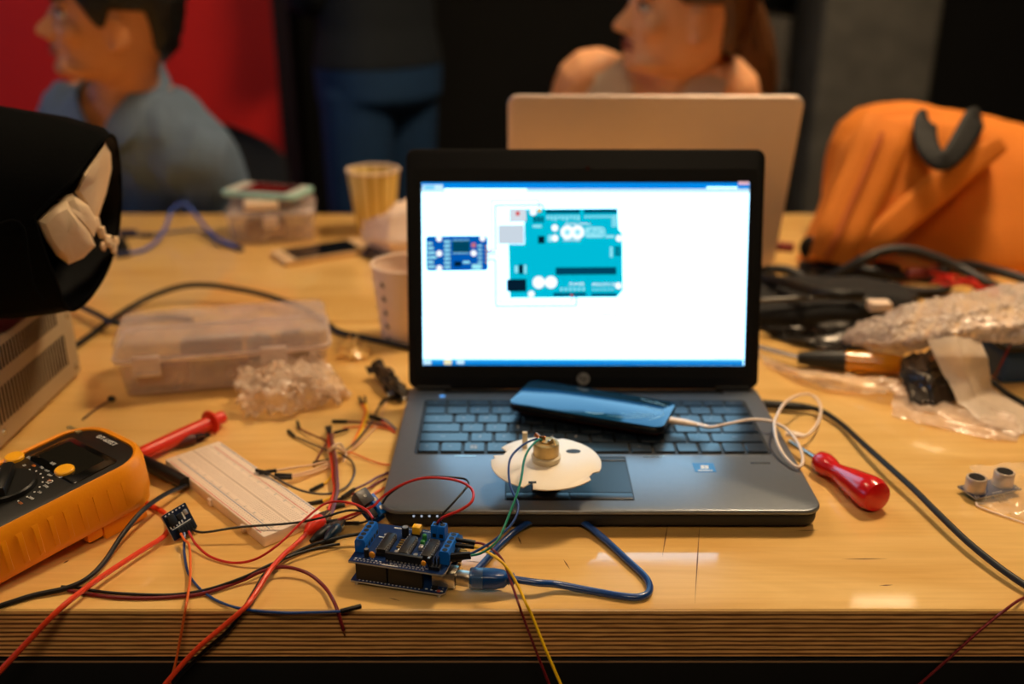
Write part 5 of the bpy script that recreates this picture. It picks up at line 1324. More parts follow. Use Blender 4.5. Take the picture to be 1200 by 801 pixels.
# crumpled white bag / sheet by the yellow cup
m_milk = film('milky_film', (236, 210, 190), .35, .12, .2, 30)
def blob(name, label, cat, pts, m, part, seed=1, amp=.08, group=None, extra=None):
    e = None
sheet('plastic_bag', [[Z1(440, 262, 50), Z1(470, 236, 78), Z1(510, 224, 80)], [Z1(424, 262, 44), Z1(458, 252, 66), Z1(505, 250, 70)], [Z1(423, 278, 22), Z1(456, 285, 30), Z1(500, 285, 34)], [Z1(430, 292, 2), Z1(462, 304, 2), Z1(500, 310, 2)]], m_milk, 'crumpled milky white plastic bag between the yellow cup and the screen', 'packaging', .005, 8, 18, 18)
sheet('foil_scrap', [[Z1(428, 290, 8), Z1(444, 287, 12), Z1(462, 292, 8)], [Z1(424, 300, 2), Z1(442, 304, 4), Z1(466, 306, 2)]], m_anti, 'small crinkled foil scrap in front of the milky plastic bag', 'packaging', .007, 2, 10, 10)
# translucent box with a phone and a white charger on it
def place_box(pa, pb, depth, h):
    a, b_ = at(*pa, 0), at(*pb, 0); d = b_-a; return a, d.length, atan2(d.y, d.x)
a, L2, yw = place_box((268, 289), (371, 284), .1, .05)
cb = empty('plastic_box', (a.x, a.y, 0), yw, 'translucent plastic box near the far edge carrying a mint phone', 'box')
b = MB(); shell(b, L2, .115, 0, .042, .014, .0018, m_pc, L2/2, .0575, bottom=True, taper=.006); b.build('tray', cb)
b = MB(); shell(b, L2+.004, .119, .043, .052, .015, .0018, m_pc, L2/2, .0575); b.build('lid', cb)
b = MB(); b.box((L2*.5, -.0035, .036), (.022, .004, .018), m_pc2, bev=.001); b.build('latch', cb)
e = empty('battery_pack', cb.location, yw, 'dark and red battery pack seen inside the translucent box under the mint phone', 'battery')
b = MB(); b.box((L2*.42, .045, .018), (.060, .045, .026), mat('maroon_part', (110, 50, 46), .5), bev=.003); b.build('body', e)
b = MB(); b.box((L2*.42+.018, .045, .0318), (.018, .03, .0015), m_chip, bev=.0005); b.build('label_band', e)
RB = Matrix.Translation(cb.location) @ Matrix.Rotation(yw, 4, 'Z')
e = empty('power_adapter', RB @ V((L2*.40, .020, .0525)), yw+.05, 'small cream white adapter lying on the translucent box under the mint phone', 'adapter')
b = MB(); b.prism(rrect(.052, .030, .004, 4), 0, .012, mat('cream_white', (232, 208, 180), .4), bev=.002); b.build('body', e)
b = MB(); b.box((.0255, 0, .006), (.002, .010, .004), m_chip, bev=.0004); b.build('port', e)
m_mint = mat('mint_case', (150, 196, 190), .4, var=.04); m_redscr = mat('dark_red_screen', (78, 16, 20), .12, coat=.5, var=.3, scale=20)
q = RB @ V((L2*.47, .060, .0655))
e = empty('smartphone', q, yw-.50, 'phone in a mint green case lying on top of the translucent box', 'phone'); e.rotation_euler = (0.0, 0, yw-.46)
b = MB(); b.prism(rrect(.128, .072, .010, 5), 0, .0095, m_mint, bev=.003, seg=3); b.build('case', e)
b = MB(); b.prism(rrect(.082, .058, .003, 3, .004, 0), .0090, .0102, m_redscr); b.build('screen', e)
b = MB(); b.prism(rrect(.118, .063, .007, 4), .0088, .0099, mat('mint_bezel', (196, 200, 190), .3)); b.build('bezel', e)
# gold phone on the table
a, b_, c_ = at(318, 302, .008), at(364, 313, .008), at(365, 281, .008)
q = at(378, 298, .0); e = empty('smartphone', (q.x, q.y, 0), .62, 'gold edged smartphone with a dark screen lying flat on the rear table', 'phone')
e.rotation_euler = (0, 0, .56)
b = MB(); b.prism(rrect(.142, .070, .010, 5), .0, .0078, mat('champagne_metal', (214, 176, 124), .35, .5), bev=.002, seg=2); b.build('body', e)
b = MB(); b.prism(rrect(.138, .066, .008, 5), .0074, .0081, mat('cream_bezel', (222, 190, 150), .3), bev=.0002); b.build('bezel', e)
b = MB(); b.prism(rrect(.104, .062, .001, 2, .0, 0), .0080, .0083, mat('dark_screen', (14, 18, 24), .08, coat=.5)); b.build('screen', e)
b = MB(); b.cyl((-.060, 0, .0079), .005, .0004, mat('champagne_metal', (214, 176, 124), .35, .5)); b.build('home_button', e)
# blue cable
m_lblue = mat('blue_cord', (52, 82, 170), .4, var=.1)
e = cable('data_cable', [Z1(150, 297, 3), Z1(168, 293, 4), Z1(184, 282, 8), Z1(194, 266, 18), Z1(200, 250, 34), Z1(207, 241, 44), Z1(218, 240, 44), Z1(228, 250, 32), Z1(240, 265, 18), Z1(255, 279, 11), Z1(281, 291, 4)], .0028, m_lblue, 'bright blue cable standing up in a loop behind the black bag')
b = MB(); o0 = V(e.location); b.tube([Z1(136, 299, 4)-o0, Z1(152, 297, 4)-o0], .0052, mat('dark_blue_plug', (22, 32, 70), .4), n=10, smooth=1); b.build('plug', e)
b = MB(); b.tube([Z1(262, 284.5, 4)-o0, Z1(283, 292.5, 3)-o0], .0044, mat('dark_blue_plug', (22, 32, 70), .4), n=10, smooth=1); b.build('plug', e)
e = cable('data_cable', [Z1(150, 274, 5), Z1(172, 275, 4), Z1(200, 272, 3), Z1(230, 269, 2.4), Z1(246, 277, 2.4), Z1(256, 287, 2.4)], .0022, mat('dull_blue_cord', (70, 84, 120), .4), 'dull blue cable lying flat under the bright blue loop')
b = MB(); o0 = V(e.location); b.box(Z1(150, 273, 6)-o0, (.028, .014, .011), mat('dark_blue_plug', (22, 32, 70), .4), bev=.003); b.build('plug', e)
b = MB(); b.box(Z1(172, 275, 5)-o0, (.022, .008, .006), mat('dark_blue_plug', (22, 32, 70), .4), bev=.001); b.build('strain_relief', e)
# small knob by the bag
e = empty('knob', at(142, 293, 0), 0, 'small black knob lying beside the bag mouth', 'knob'); b = MB(); b.lathe([(0, 0), (.012, 0), (.012, .006), (.009, .012), (.009, .018), (0, .019)], m_hdr, n=20); b.build('body', e)
b = MB(); b.cyl((0, 0, .018), .003, .008, m_silver); b.build('shaft', e)

# ============================================================ silver laptop seen from behind
m_alu = mat('laptop_aluminium', (226, 204, 188), .4, .3, var=.02)
sl = empty('laptop', (.178, 1.30, 0), -.02, 'silver laptop seen from behind, its lid tilted toward the viewer', 'laptop')
W2, H2 = .364, .249
b = MB(); b.prism(rrect(W2, .247, .012, 5, 0, .1235), .002, .014, m_alu, bev=.003); b.build('base', sl)
b = MB(); b.prism(rrect(.27, .11, .003, 3, 0, .10), .0138, .0146, m_key); b.build('keyboard', sl)
b = MB(); b.prism(rrect(.12, .075, .003, 3, 0, .20), .0138, .0145, m_alu); b.build('touchpad', sl)
TL = .29
SLM = Matrix.Translation((0, .004, .015)) @ Matrix(((1, 0, 0, 0), (0, -sin(TL), -cos(TL), 0), (0, cos(TL), -sin(TL), 0), (0, 0, 0, 1)))
b = MB(); b.prism(rrect(W2, H2, .013, 6, 0, H2/2), -.004, .003, m_alu, M=SLM, bev=.0022, seg=3); b.tube([(-.12, .002, .012), (.12, .002, .012)], .006, m_hdr, smooth=1); lo2 = b.build('lid', sl)
b = MB(); b.prism(rrect(W2-.016, H2-.03, .004, 3, 0, H2/2+.004), -.0046, -.0035, m_lcd, M=SLM); b.build('screen', lo2)
# ============================================================ people
def skin(name, rgb): return mat(name, rgb, .5, var=.05, scale=20, sub=.12)
def seg_head(b, M, m, S=1.):
    """head surface in head space: x forward, y to the person's left, z up from the chin"""
    prof = [(-.006, .062, -.020, .018), (.000, .082, .000, .030), (.012, .092, .040, .043), (.028, .092, .062, .053), (.045, .091, .076, .059), (.062, .092, .086, .064), (.082, .091, .094, .069), (.104, .088, .100, .073), (.124, .094, .104, .075), (.145, .096, .105, .076), (.170, .090, .101, .073), (.192, .074, .088, .064), (.210, .050, .066, .048), (.221, .024, .036, .026), (.225, .004, .010, .006)]
    n = 44; rings = []
    for z, f, k, w in prof:
        r = []
        for i in range(n):
            a = 2*pi*i/n; c, s = cos(a), sin(a)
            x = (f if c > 0 else k)*abs(c)**.88*(1 if c > 0 else -1); y = w*abs(s)**.88*(1 if s > 0 else -1)
            r.append((x*S, y*S, z*S))
        rings.append(r)
    b.loft(rings, m, M=M)
    E_ = lambda c, r, rot=None: b.ell([v*S for v in c], [v*S for v in r], m, M=M, rot=rot)
    # nose: bridge to tip, wings; lips; chin; brow; cheeks; ears
    b.loft([[(x*S, y*S, z*S) for x, y, z in q] for q in (
        [(.090, -.007, .112), (.101, 0, .113), (.090, .007, .112), (.080, 0, .112)],
        [(.092, -.010, .095), (.111, 0, .096), (.092, .010, .095), (.080, 0, .095)],
        [(.092, -.014, .078), (.122, -.003, .079), (.122, .003, .079), (.092, .014, .078)],
        [(.090, -.016, .066), (.121, -.006, .068), (.121, .006, .068), (.090, .016, .066)],
        [(.088, -.012, .061), (.106, -.005, .060), (.106, .005, .060), (.088, .012, .061)])], m, M=M)
    E_((.1165, 0, .0715), (.0085, .0095, .0080)); E_((.101, .0125, .068), (.0095, .0065, .0070)); E_((.101, -.0125, .068), (.0095, .0065, .0070))
    E_((.0915, 0, .0475), (.0090, .0210, .0050)); E_((.0905, 0, .0385), (.0085, .0185, .0052)); E_((.0830, 0, .012), (.0150, .0200, .0130))
    for s_ in (1, -1):
        E_((.086, s_*.030, .1255), (.0110, .0230, .0070)); E_((.068, s_*.044, .080), (.024, .020, .022))
        E_((.000, s_*.0745, .0885), (.0165, .0060, .0300), Matrix.Rotation(.22, 4, 'Y')); E_((.004, s_*.078, .1085), (.014, .0065, .012)); E_((.006, s_*.0765, .0640), (.0085, .0055, .0095))
        E_((.054, s_*.030, .020), (.04, .022, .015))
def face_parts(M, parent, S, iris, brow, lip, skinm):
    for s_ in (1, -1):
        e = MB(); e.ell((.0795*S, s_*.031*S, .1075*S), (.0120*S, .0145*S, .0085*S), m_eye, M=M); e.ell((.0885*S, s_*.0315*S, .1075*S), (.0042*S, .0056*S, .0056*S), iris, M=M)
        e.loft([[(x*S, s_*y*S, z*S) for x, y, z in q] for q in ([(.086, .017, .112), (.090, .017, .1135), (.086, .017, .115)], [(.091, .030, .114), (.095, .030, .116), (.090, .030, .118)], [(.082, .045, .110), (.085, .046, .112), (.081, .046, .1135)])], iris, M=M)
        e.build('eye', parent)
        e = MB(); e.loft([[(x*S, s_*y*S, z*S) for x, y, z in q] for q in ([(.094, .014, .1255), (.099, .014, .1275), (.093, .014, .1300)], [(.094, .030, .127), (.099, .030, .130), (.092, .030, .134)], [(.078, .050, .123), (.082, .051, .126), (.077, .051, .128)])], brow, M=M); e.build('eyebrow', parent)
    l = MB(); l.ell((.0945*S, 0, .0475*S), (.0085*S, .0225*S, .0042*S), lip, M=M); l.ell((.0935*S, 0, .0385*S), (.0085*S, .0195*S, .0048*S), lip, M=M); l.build('lips', parent)
m_eye = mat('eye_white', (220, 205, 190), .3)
def limb(b, pts, rad, m, n=14): b.tube(pts, rad, m, n=n, smooth=5)
def hand(b, wrist, d, palm_n, m, side):
    """palm and five bent fingers from the wrist along d; palm_n points out of the back of the hand"""
    d = V(d).normalized(); nn = V(palm_n); nn = (nn-d*nn.dot(d)).normalized(); sx = d.cross(nn)*side
    w = V(wrist)
    T = Matrix(((d.x, sx.x, nn.x, w.x), (d.y, sx.y, nn.y, w.y), (d.z, sx.z, nn.z, w.z), (0, 0, 0, 1)))
    b.ell((.045, 0, -.003), (.052, .039, .0145), m, M=T)
    for y, L_, x0 in ((.028, .066, .078), (.010, .074, .084), (-.009, .069, .082), (-.027, .054, .074)):
        b.tube([T @ V((x0-.03, y*.9, 0)), T @ V((x0, y, .002)), T @ V((x0+L_*.42, y*1.05, -.004)), T @ V((x0+L_*.72, y*1.05, -.017)), T @ V((x0+L_*.88, y*1.02, -.032))], [.0095, .0095, .0088, .0080, .0068], m, n=8, smooth=3)
    b.tube([T @ V((.022, .026, -.004)), T @ V((.045, .046, -.008)), T @ V((.068, .057, -.014)), T @ V((.088, .056, -.022))], [.0130, .0115, .0100, .0080], m, n=8, smooth=3)
def torso(b, rings, m, grow=0., M=None, n=36):
    R = []
    for c, hw, hd, yaw in rings:
        r = []
        for i in range(n):
            a = 2*pi*i/n; cx, sx = cos(a), sin(a)
            x = (hd+grow)*abs(cx)**.8*(1 if cx > 0 else -1); y = (hw+grow)*abs(sx)**.8*(1 if sx > 0 else -1)
            r.append((c[0]+x*cos(yaw)-y*sin(yaw), c[1]+x*sin(yaw)+y*cos(yaw), c[2]))
        R.append(r)
    b.loft(R, m)
def band(b, pts, width, thick, m, normal, smooth=6, widths=None):
    """flat strap along points, its face turned to the given normal (one or one per point)"""
    P = [V(p) for p in pts]; Q = []; Wd = []; W0 = widths or [width]*len(P); NN = []
    N0 = [V(x) for x in normal] if isinstance(normal, list) else [V(normal)]*len(P)
    for i in range(len(P)-1):
        p0 = P[i-1] if i else P[0]*2-P[1]; p1, p2 = P[i], P[i+1]; p3 = P[i+2] if i+2 < len(P) else P[-1]*2-P[-2]
        for k in range(smooth):
            t = k/smooth; Q.append(.5*((2*p1)+(p2-p0)*t+(2*p0-5*p1+4*p2-p3)*t*t+(3*p1-p0-3*p2+p3)*t**3)); Wd.append(W0[i]*(1-t)+W0[i+1]*t); NN.append(N0[i]*(1-t)+N0[i+1]*t)
    Q.append(P[-1]); Wd.append(W0[-1]); NN.append(N0[-1])
    R = []
    for i, p in enumerate(Q):
        t = (Q[min(i+1, len(Q)-1)]-Q[max(i-1, 0)]).normalized(); nn = NN[i]; nn = (nn-t*nn.dot(t)).normalized(); s_ = t.cross(nn)
        h = thick/2; w = Wd[i]/2
        R.append([p+s_*x+nn*y for x, y in ((-w, 0), (-w*.96, h), (-w*.5, h*1.15), (0, h*1.2), (w*.5, h*1.15), (w*.96, h), (w, 0), (w*.96, -h), (0, -h), (-w*.96, -h))])
    b.loft(R, m)
def head_matrix(ear, yaw, pitch, roll, S, side=1):
    """head frame so that the given ear (side 1 = the person's left) lands on a point"""
    R = Matrix.Rotation(yaw, 4, 'Z') @ Matrix.Rotation(-pitch, 4, 'Y') @ Matrix.Rotation(roll, 4, 'X')
    off = R @ V((0, side*.076*S, .0885*S))
    return Matrix.Translation(V(ear)-off) @ R
def hair_cap(M, S, m, parent, zfun, name='hair', off=.012, seed=1, amp=.004, extra=None, front=1.0):
    """hair shell over the skull above the hairline zfun(angle), angle 0 = forward"""
    prof = [(.000, .072, .070, .060), (.030, .080, .082, .066), (.062, .090, .092, .071), (.082, .091, .097, .073), (.104, .090, .101, .075), (.124, .093, .105, .077), (.145, .096, .106, .078), (.170, .091, .102, .075), (.192, .076, .090, .066), (.210, .052, .068, .050), (.221, .026, .038, .028), (.2255, .003, .006, .004)]
    n = 64; nz = 40
    def surf(a, z, o):
        for i in range(len(prof)-1):
            if prof[i][0] <= z <= prof[i+1][0]:
                t = (z-prof[i][0])/(prof[i+1][0]-prof[i][0]); break
        else: t = 1; i = len(prof)-2
        f, k, w = [prof[i][j]*(1-t)+prof[i+1][j]*t for j in (1, 2, 3)]
        c, s = cos(a), sin(a)
        x = (f+o if c > 0 else k+o)*abs(c)**.9*(1 if c > 0 else -1); y = (w+o)*abs(s)**.9*(1 if s > 0 else -1)
        return V((x, y, z+o*.9*max(0, (z-.12)/.1)))
    b = MB(); outer = []; inner = []
    for j in range(nz+1):
        ro = []; ri = []
        for i in range(n):
            a = 2*pi*i/n; aa = a if a <= pi else a-2*pi
            z0 = zfun(aa); z = z0+(.2255-z0)*(j/nz)
            edge = min(1, j/5.)
            o = off*(.35+.65*edge)+amp*fbm((cos(a)*3+seed, sin(a)*3, z*30), 2.0, 3)*edge+amp*.7*sin(i*2.2+fbm((a, z*10, seed), 1)*3)*edge*.4
            ro.append(M @ (surf(a, z, max(o, .003))*S)); ri.append(M @ (surf(a, z, -.004)*S))
        outer.append(ro); inner.append(ri)
    b.loft(inner[::-1]+outer, m, cap=True)
    if extra: extra(b)
    return b.build(name, parent, angle=80)
def dark(n, rgb, r=.6): return mat(n, rgb, r, var=.3, scale=90)
m_hair = mat('black_hair', (7, 6, 5), .5, var=.5, scale=200, bump=.5, bscale=250)
m_hairb = mat('brown_hair', (84, 52, 26), .45, var=.5, scale=160, bump=.6, bscale=200)
m_lip = mat('lips', (150, 74, 58), .45)
m_iris = dark('iris_dark', (16, 11, 9), .2)
def person(name, label):
    e = empty(name, (0, 0, FZ), 0, label, 'person'); return e
class PMB(MB): pass
def finish(b, nm, parent, voxel, sm=3):
    o = b.build(nm, parent); o.matrix_parent_inverse = Matrix.Translation(-V(parent.location)) if parent.parent is None else Matrix.Identity(4)
    remesh(o, voxel, sm); return o
def part(b, nm, parent, **k):
    o = b.build(nm, parent, **k); o.matrix_parent_inverse = Matrix.Translation(-V(parent.location)); return o

# ---------- person in the blue shirt
m_skA = skin('skin_tan', (206, 140, 92))
m_shirt = mat('chambray', (96, 116, 140), .85, var=.16, scale=35, bump=.35, bscale=70)
m_trA = mat('dark_trousers', (28, 30, 36), .85)
pa = person('person', 'person with short black hair in a blue-grey collared shirt looking left across the table'); PO = V((0, 0, FZ)); pa.location = (-.68, 1.9, FZ)
HS = .955
HM = head_matrix(atY(138, 40, 1.64), 3.60, .09, -.13, HS)
tyaw = -pi/2-.32
TR = [((-.70, 2.02, -.36), .14, .10, tyaw), ((-.70, 2.02, -.30), .165, .12, tyaw), ((-.70, 1.99, -.20), .155, .115, tyaw), ((-.695, 1.94, -.10), .150, .108, tyaw), ((-.69, 1.88, .0), .158, .112, tyaw), ((-.688, 1.83, .075), .160, .108, tyaw), ((-.685, 1.81, .125), .148, .092, tyaw), ((-.683, 1.80, .165), .112, .075, tyaw), ((-.682, 1.79, .195), .076, .062, tyaw), ((-.680, 1.785, .215), .058, .056, tyaw)]
b = PMB(); torso(b, TR, m_skA)
nk0 = V((-.682, 1.785, .175)); nk1 = HM @ V((-.022*HS, 0, .055*HS))
limb(b, [nk0, nk0.lerp(nk1, .5), nk1], [.060, .052, .054], m_skA, 20)
seg_head(b, HM, m_skA, HS)
shL, shR = V((-.562, 1.760, .082)), V((-.805, 1.860, .140))
elL, wrL = V((-.540, 1.85, -.13)), V((-.60, 1.74, -.205)); elR, wrR = V((-.90, 1.93, -.12)), V((-.80, 1.78, -.205))
limb(b, [shL+V((-.05, 0, 0)), shL, shL.lerp(elL, .5), elL, elL.lerp(wrL, .3), wrL], [.058, .056, .048, .040, .041, .028], m_skA)
limb(b, [shR+V((.05, 0, 0)), shR, shR.lerp(elR, .5), elR, elR.lerp(wrR, .3), wrR], [.058, .056, .048, .040, .041, .028], m_skA)
hand(b, wrL, (wrL-elL), (0, 0, 1), m_skA, 1); hand(b, wrR, (wrR-elR), (0, 0, 1), m_skA, -1)
for s_, kx in ((.10, -.60), (-.10, -.82)):
    hp = V((-.70+s_, 2.0, -.31)); kn = V((kx, 1.58, -.29)); an = V((kx, 1.60, -.70))
    limb(b, [hp, hp.lerp(kn, .5), kn, kn.lerp(an, .35), an], [.078, .070, .055, .054, .038], m_skA)
    b.ell((kx, 1.54, -.745), (.045, .12, .035), m_skA)
body = finish(b, 'body', pa, .0055, 3)
# trousers
b = PMB(); torso(b, TR[:3], m_trA, .012)
for s_, kx in ((.10, -.60), (-.10, -.82)):
    hp = V((-.70+s_, 2.0, -.31)); kn = V((kx, 1.58, -.29)); an = V((kx, 1.60, -.67))
    limb(b, [hp, hp.lerp(kn, .5), kn, kn.lerp(an, .35), an], [.090, .084, .070, .066, .058], m_trA)
finish(b, 'trousers', pa, .008, 2)
for kx in (-.60, -.82):
    b = PMB(); b.ell((kx, 1.54, -.740), (.052, .132, .040), m_hdr); b.box((kx, 1.54, -.772), (.09, .25, .016), m_hdr, bev=.006); part(b, 'shoe', pa)
# shirt: torso and loose sleeves with an open V collar
b = PMB(); torso(b, [(c, w+.014, d+.014, y) for c, w, d, y in TR[1:-1]], m_shirt)
limb(b, [shL+V((-.05, 0, -.01)), shL+V((.002, 0, -.002)), shL.lerp(elL, .5), elL.lerp(wrL, .02)], [.070, .070, .066, .062], m_shirt, 18)
limb(b, [shR+V((.05, 0, -.01)), shR+V((-.002, 0, -.002)), shR.lerp(elR, .5), elR.lerp(wrR, .02)], [.070, .070, .066, .062], m_shirt, 18)
sh = finish(b, 'shirt', pa, .0075, 4)
fd = V((cos(tyaw), sin(tyaw), 0)); sd_ = V((-sin(tyaw), cos(tyaw), 0))
def cut_v(o, ctr, z0, k, top, off=V((0, 0, 0)), fold=.006):
    bm = bmesh.new(); bm.from_mesh(o.data)
    kill = []
    for f in bm.faces:
        c = f.calc_center_median()+off-V(ctr)
        u = c.dot(sd_); w_ = c.dot(fd)
        if w_ > -.01 and c.z > z0 and abs(u) < (c.z-z0)*k: kill.append(f)
        if c.z > top: kill.append(f)
    bmesh.ops.delete(bm, geom=list(set(kill)), context='FACES')
    for v in bm.verts:   # soft folds of the cloth
        p = v.co; v.co = p+v.normal*(fold*fbm((p.x*1.0, p.y, p.z*.45), 14, 3)+fold*.6*fbm((p.x*1.0, p.y, p.z*.25), 34, 2))
    bm.to_mesh(o.data); bm.free()
offA = V((0, 0, 0))
cut_v(sh, (-.683, 1.79, 0), .085, .50, .200)
# collar and placket
nc = V((-.682, 1.788, .012))
def cpt(u, w_, z): return nc+sd_*u+fd*w_+V((0, 0, z))
b = PMB()
for s_ in (1, -1):
    band(b, [cpt(s_*.012, .094, .092), cpt(s_*.042, .090, .125), cpt(s_*.070, .058, .168), cpt(s_*.068, .0, .198), cpt(s_*.040, -.055, .212), cpt(0, -.072, .214)], .05, .005, m_shirt, [fd+sd_*s_*.25+V((0, 0, .3)), fd+sd_*s_*.4+V((0, 0, .5)), fd*.6+sd_*s_+V((0, 0, .7)), sd_*s_+V((0, 0, .6)), sd_*s_*.6-fd+V((0, 0, .4)), -fd+V((0, 0, .3))], widths=[.030, .052, .048, .042, .042, .042])
part(b, 'collar', pa)
b = PMB(); band(b, [cpt(.004, .100, .088), cpt(.004, .112, .04), cpt(.002, .098, -.03), cpt(0, .06, -.12)], .026, .004, m_shirt, fd); part(b, 'placket', pa)
for z, w_ in ((.065, .112), (.0, .110)):
    b = PMB(); b.lathe([(0, 0), (.0055, 0), (.0055, .0018), (0, .0022)], m_white, Matrix.Translation(cpt(.004, w_, z)) @ fd.to_track_quat('Z', 'Y').to_matrix().to_4x4(), 12); part(b, 'button', pa)
MI = Matrix.Translation(-V(pa.location))
def zf_man(a):
    s = abs(a)
    if s < .75: return .158+.012*sin(a*5)
    if s < 1.25: return .158-(s-.75)/.5*.060
    if s < 1.42: return .098
    if s < 1.95: return .128
    if s < 2.3: return .128-(s-1.95)/.35*.068
    return .060-(s-2.3)/.84*.030
def fringe(b):
    for k in range(9):
        a = -.75+1.5*k/8
        p0 = HM @ (V((.085*cos(a), .078*sin(a), .185))*HS); p1 = HM @ (V((.108*cos(a), .094*sin(a), .158))*HS); p2 = HM @ (V((.104*cos(a+.08), .092*sin(a+.08), .128+.008*(k % 3)))*HS)
        b.tube([p0, p1, p2], [.014, .013, .003], m_hair, n=7, smooth=4)
h = hair_cap(HM, HS, m_hair, pa, zf_man, off=.016, amp=.005, extra=fringe); h.matrix_parent_inverse = MI
n0 = len(pa.children); face_parts(HM, pa, HS, m_iris, m_hair, mat('lips_tan', (160, 88, 66), .5), m_skA)
for c in pa.children[:]:
    if c.name.split('.')[0] in ('eye', 'eyebrow', 'lips'): c.matrix_parent_inverse = MI
# ---------- woman with the ponytail
m_skB = skin('skin_light', (224, 164, 118))
m_top = mat('beige_top', (196, 170, 142), .8, var=.12, scale=30, bump=.3, bscale=80)
pb = person('person', 'person with a brown ponytail in a sleeveless beige top behind the silver laptop'); pb.location = (.26, 1.85, FZ); MI2 = Matrix.Translation(-V(pb.location))
HSB = .99
HB = head_matrix(atY(822, 31, 1.63), 3.34, .03, -.14, HSB)
wyaw = -pi/2-.28; fd = V((cos(wyaw), sin(wyaw), 0)); sd_ = V((-sin(wyaw), cos(wyaw), 0))
WR = [((.25, 1.98, -.36), .14, .10, wyaw), ((.25, 1.98, -.30), .165, .12, wyaw), ((.25, 1.955, -.20), .140, .105, wyaw), ((.252, 1.92, -.10), .130, .098, wyaw), ((.255, 1.87, .02), .142, .105, wyaw), ((.257, 1.83, .10), .150, .112, wyaw), ((.26, 1.80, .165), .148, .088, wyaw), ((.262, 1.785, .206), .128, .066, wyaw), ((.266, 1.775, .228), .078, .054, wyaw), ((.27, 1.765, .248), .052, .050, wyaw)]
b = PMB(); torso(b, WR, m_skB)
nk0 = V((.268, 1.768, .21)); nk1 = HB @ V((-.024*HSB, 0, .055*HSB))
limb(b, [nk0, nk0.lerp(nk1, .5), nk1], [.052, .048, .052], m_skB, 20)
seg_head(b, HB, m_skB, HSB)
shL, shR = V((.378, 1.745, .200)), V((.128, 1.815, .206))
elL, wrL = V((.435, 1.79, -.11)), V((.33, 1.74, -.205)); elR, wrR = V((.06, 1.87, -.10)), V((.16, 1.76, -.205))
limb(b, [shL+V((-.06, .01, .0)), shL, shL.lerp(elL, .5), elL, elL.lerp(wrL, .3), wrL], [.046, .050, .042, .036, .037, .025], m_skB)
limb(b, [shR+V((.06, -.01, .0)), shR, shR.lerp(elR, .5), elR, elR.lerp(wrR, .3), wrR], [.046, .050, .042, .036, .037, .025], m_skB)
hand(b, wrL, (wrL-elL), (0, 0, 1), m_skB, 1); hand(b, wrR, (wrR-elR), (0, 0, 1), m_skB, -1)
for kx, s_ in ((.35, .10), (.14, -.10)):
    hp = V((.25+s_, 1.96, -.31)); kn = V((kx, 1.56, -.29)); an = V((kx, 1.58, -.70))
    limb(b, [hp, hp.lerp(kn, .5), kn, kn.lerp(an, .35), an], [.080, .070, .054, .052, .036], m_skB); b.ell((kx, 1.52, -.745), (.042, .115, .033), m_skB)
finish(b, 'body', pb, .0052, 3)
b = PMB(); torso(b, WR[:3], m_trA, .012)
for kx, s_ in ((.35, .10), (.14, -.10)):
    hp = V((.25+s_, 1.96, -.31)); kn = V((kx, 1.56, -.29)); an = V((kx, 1.58, -.67)); limb(b, [hp, hp.lerp(kn, .5), kn, kn.lerp(an, .35), an], [.090, .082, .066, .062, .052], m_trA)
finish(b, 'trousers', pb, .008, 2)
for kx in (.35, .14):
    b = PMB(); b.ell((kx, 1.52, -.740), (.048, .125, .038), m_hdr); b.box((kx, 1.52, -.772), (.085, .24, .016), m_hdr, bev=.006); part(b, 'shoe', pb)
b = PMB(); torso(b, [(c, w+(.010 if c[2] < .1 else .006), d+.010, y) for c, w, d, y in WR[1:-1]], m_top)
for s_, shp in ((1, shL), (-1, shR)):   # shoulder straps
    pass
tp_ = finish(b, 'top', pb, .007, 3)
cut_v(tp_, (.266, 1.775, 0), .125, .55, .246, fold=.005)
b = PMB()
for s_ in (1, -1):
    q = lambda u, w_, z: V((.266, 1.775, .027))+sd_*u+fd*w_+V((0, 0, z))
    band(b, [q(s_*.050, .105, .10), q(s_*.076, .078, .160), q(s_*.088, .030, .207), q(s_*.086, -.03, .205), q(s_*.08, -.07, .15)], .05, .005, m_top, [fd, fd+V((0, 0, .6)), V((0, 0, 1))+sd_*s_*.3, V((0, 0, 1))-fd*.6, -fd], widths=[.060, .058, .056, .056, .06])
part(b, 'strap', pb)
def zf_w(a):
    s = abs(a)
    if s < .6: return .178
    if s < 1.2: return .178-(s-.6)/.6*.052
    if s < 1.90: return .122
    if s < 2.14: return .122-(s-1.90)/.24*.076
    return .046-(s-2.14)/1.0*.020
h = hair_cap(HB, HSB, m_hairb, pb, zf_w, off=.013, amp=.004, seed=5); h.matrix_parent_inverse = MI2
b = PMB(); p = lambda x, y, z: HB @ (V((x, y, z))*HSB)
for k, (ox, oz, oy, rr) in enumerate(((0, 0, 0, 1.), (8, 3, .02, .8), (-7, 2, -.015, .8), (5, -6, -.02, .7))):
    b.tube([p(-.080, 0, .150), atY(852+ox, -14+oz, 1.765+oy), atY(868+ox, 12+oz, 1.775+oy), atY(879+ox, 42+oz, 1.785+oy), atY(888+ox*.8, 74+oz, 1.79+oy), atY(894+ox*.5, 108, 1.80), atY(890, 140, 1.81)], [.030*rr, .034*rr, .036*rr, .036*rr, .032*rr, .022*rr, .006], m_hairb, n=12, smooth=5)
o = part(b, 'ponytail', pb)
b = PMB(); T = HB @ Matrix.Translation((-.102*HSB, .002, .163*HSB)) @ Matrix.Rotation(-pi/2+.25, 4, 'Y'); b.lathe([(.020, -.006), (.025, -.004), (.026, 0), (.025, .004), (.020, .006)], m_hdr, T, 18); part(b, 'hair_band', pb)
face_parts(HB, pb, HSB, m_iris, dark('brown_brow', (52, 32, 20)), m_lip, m_skB)
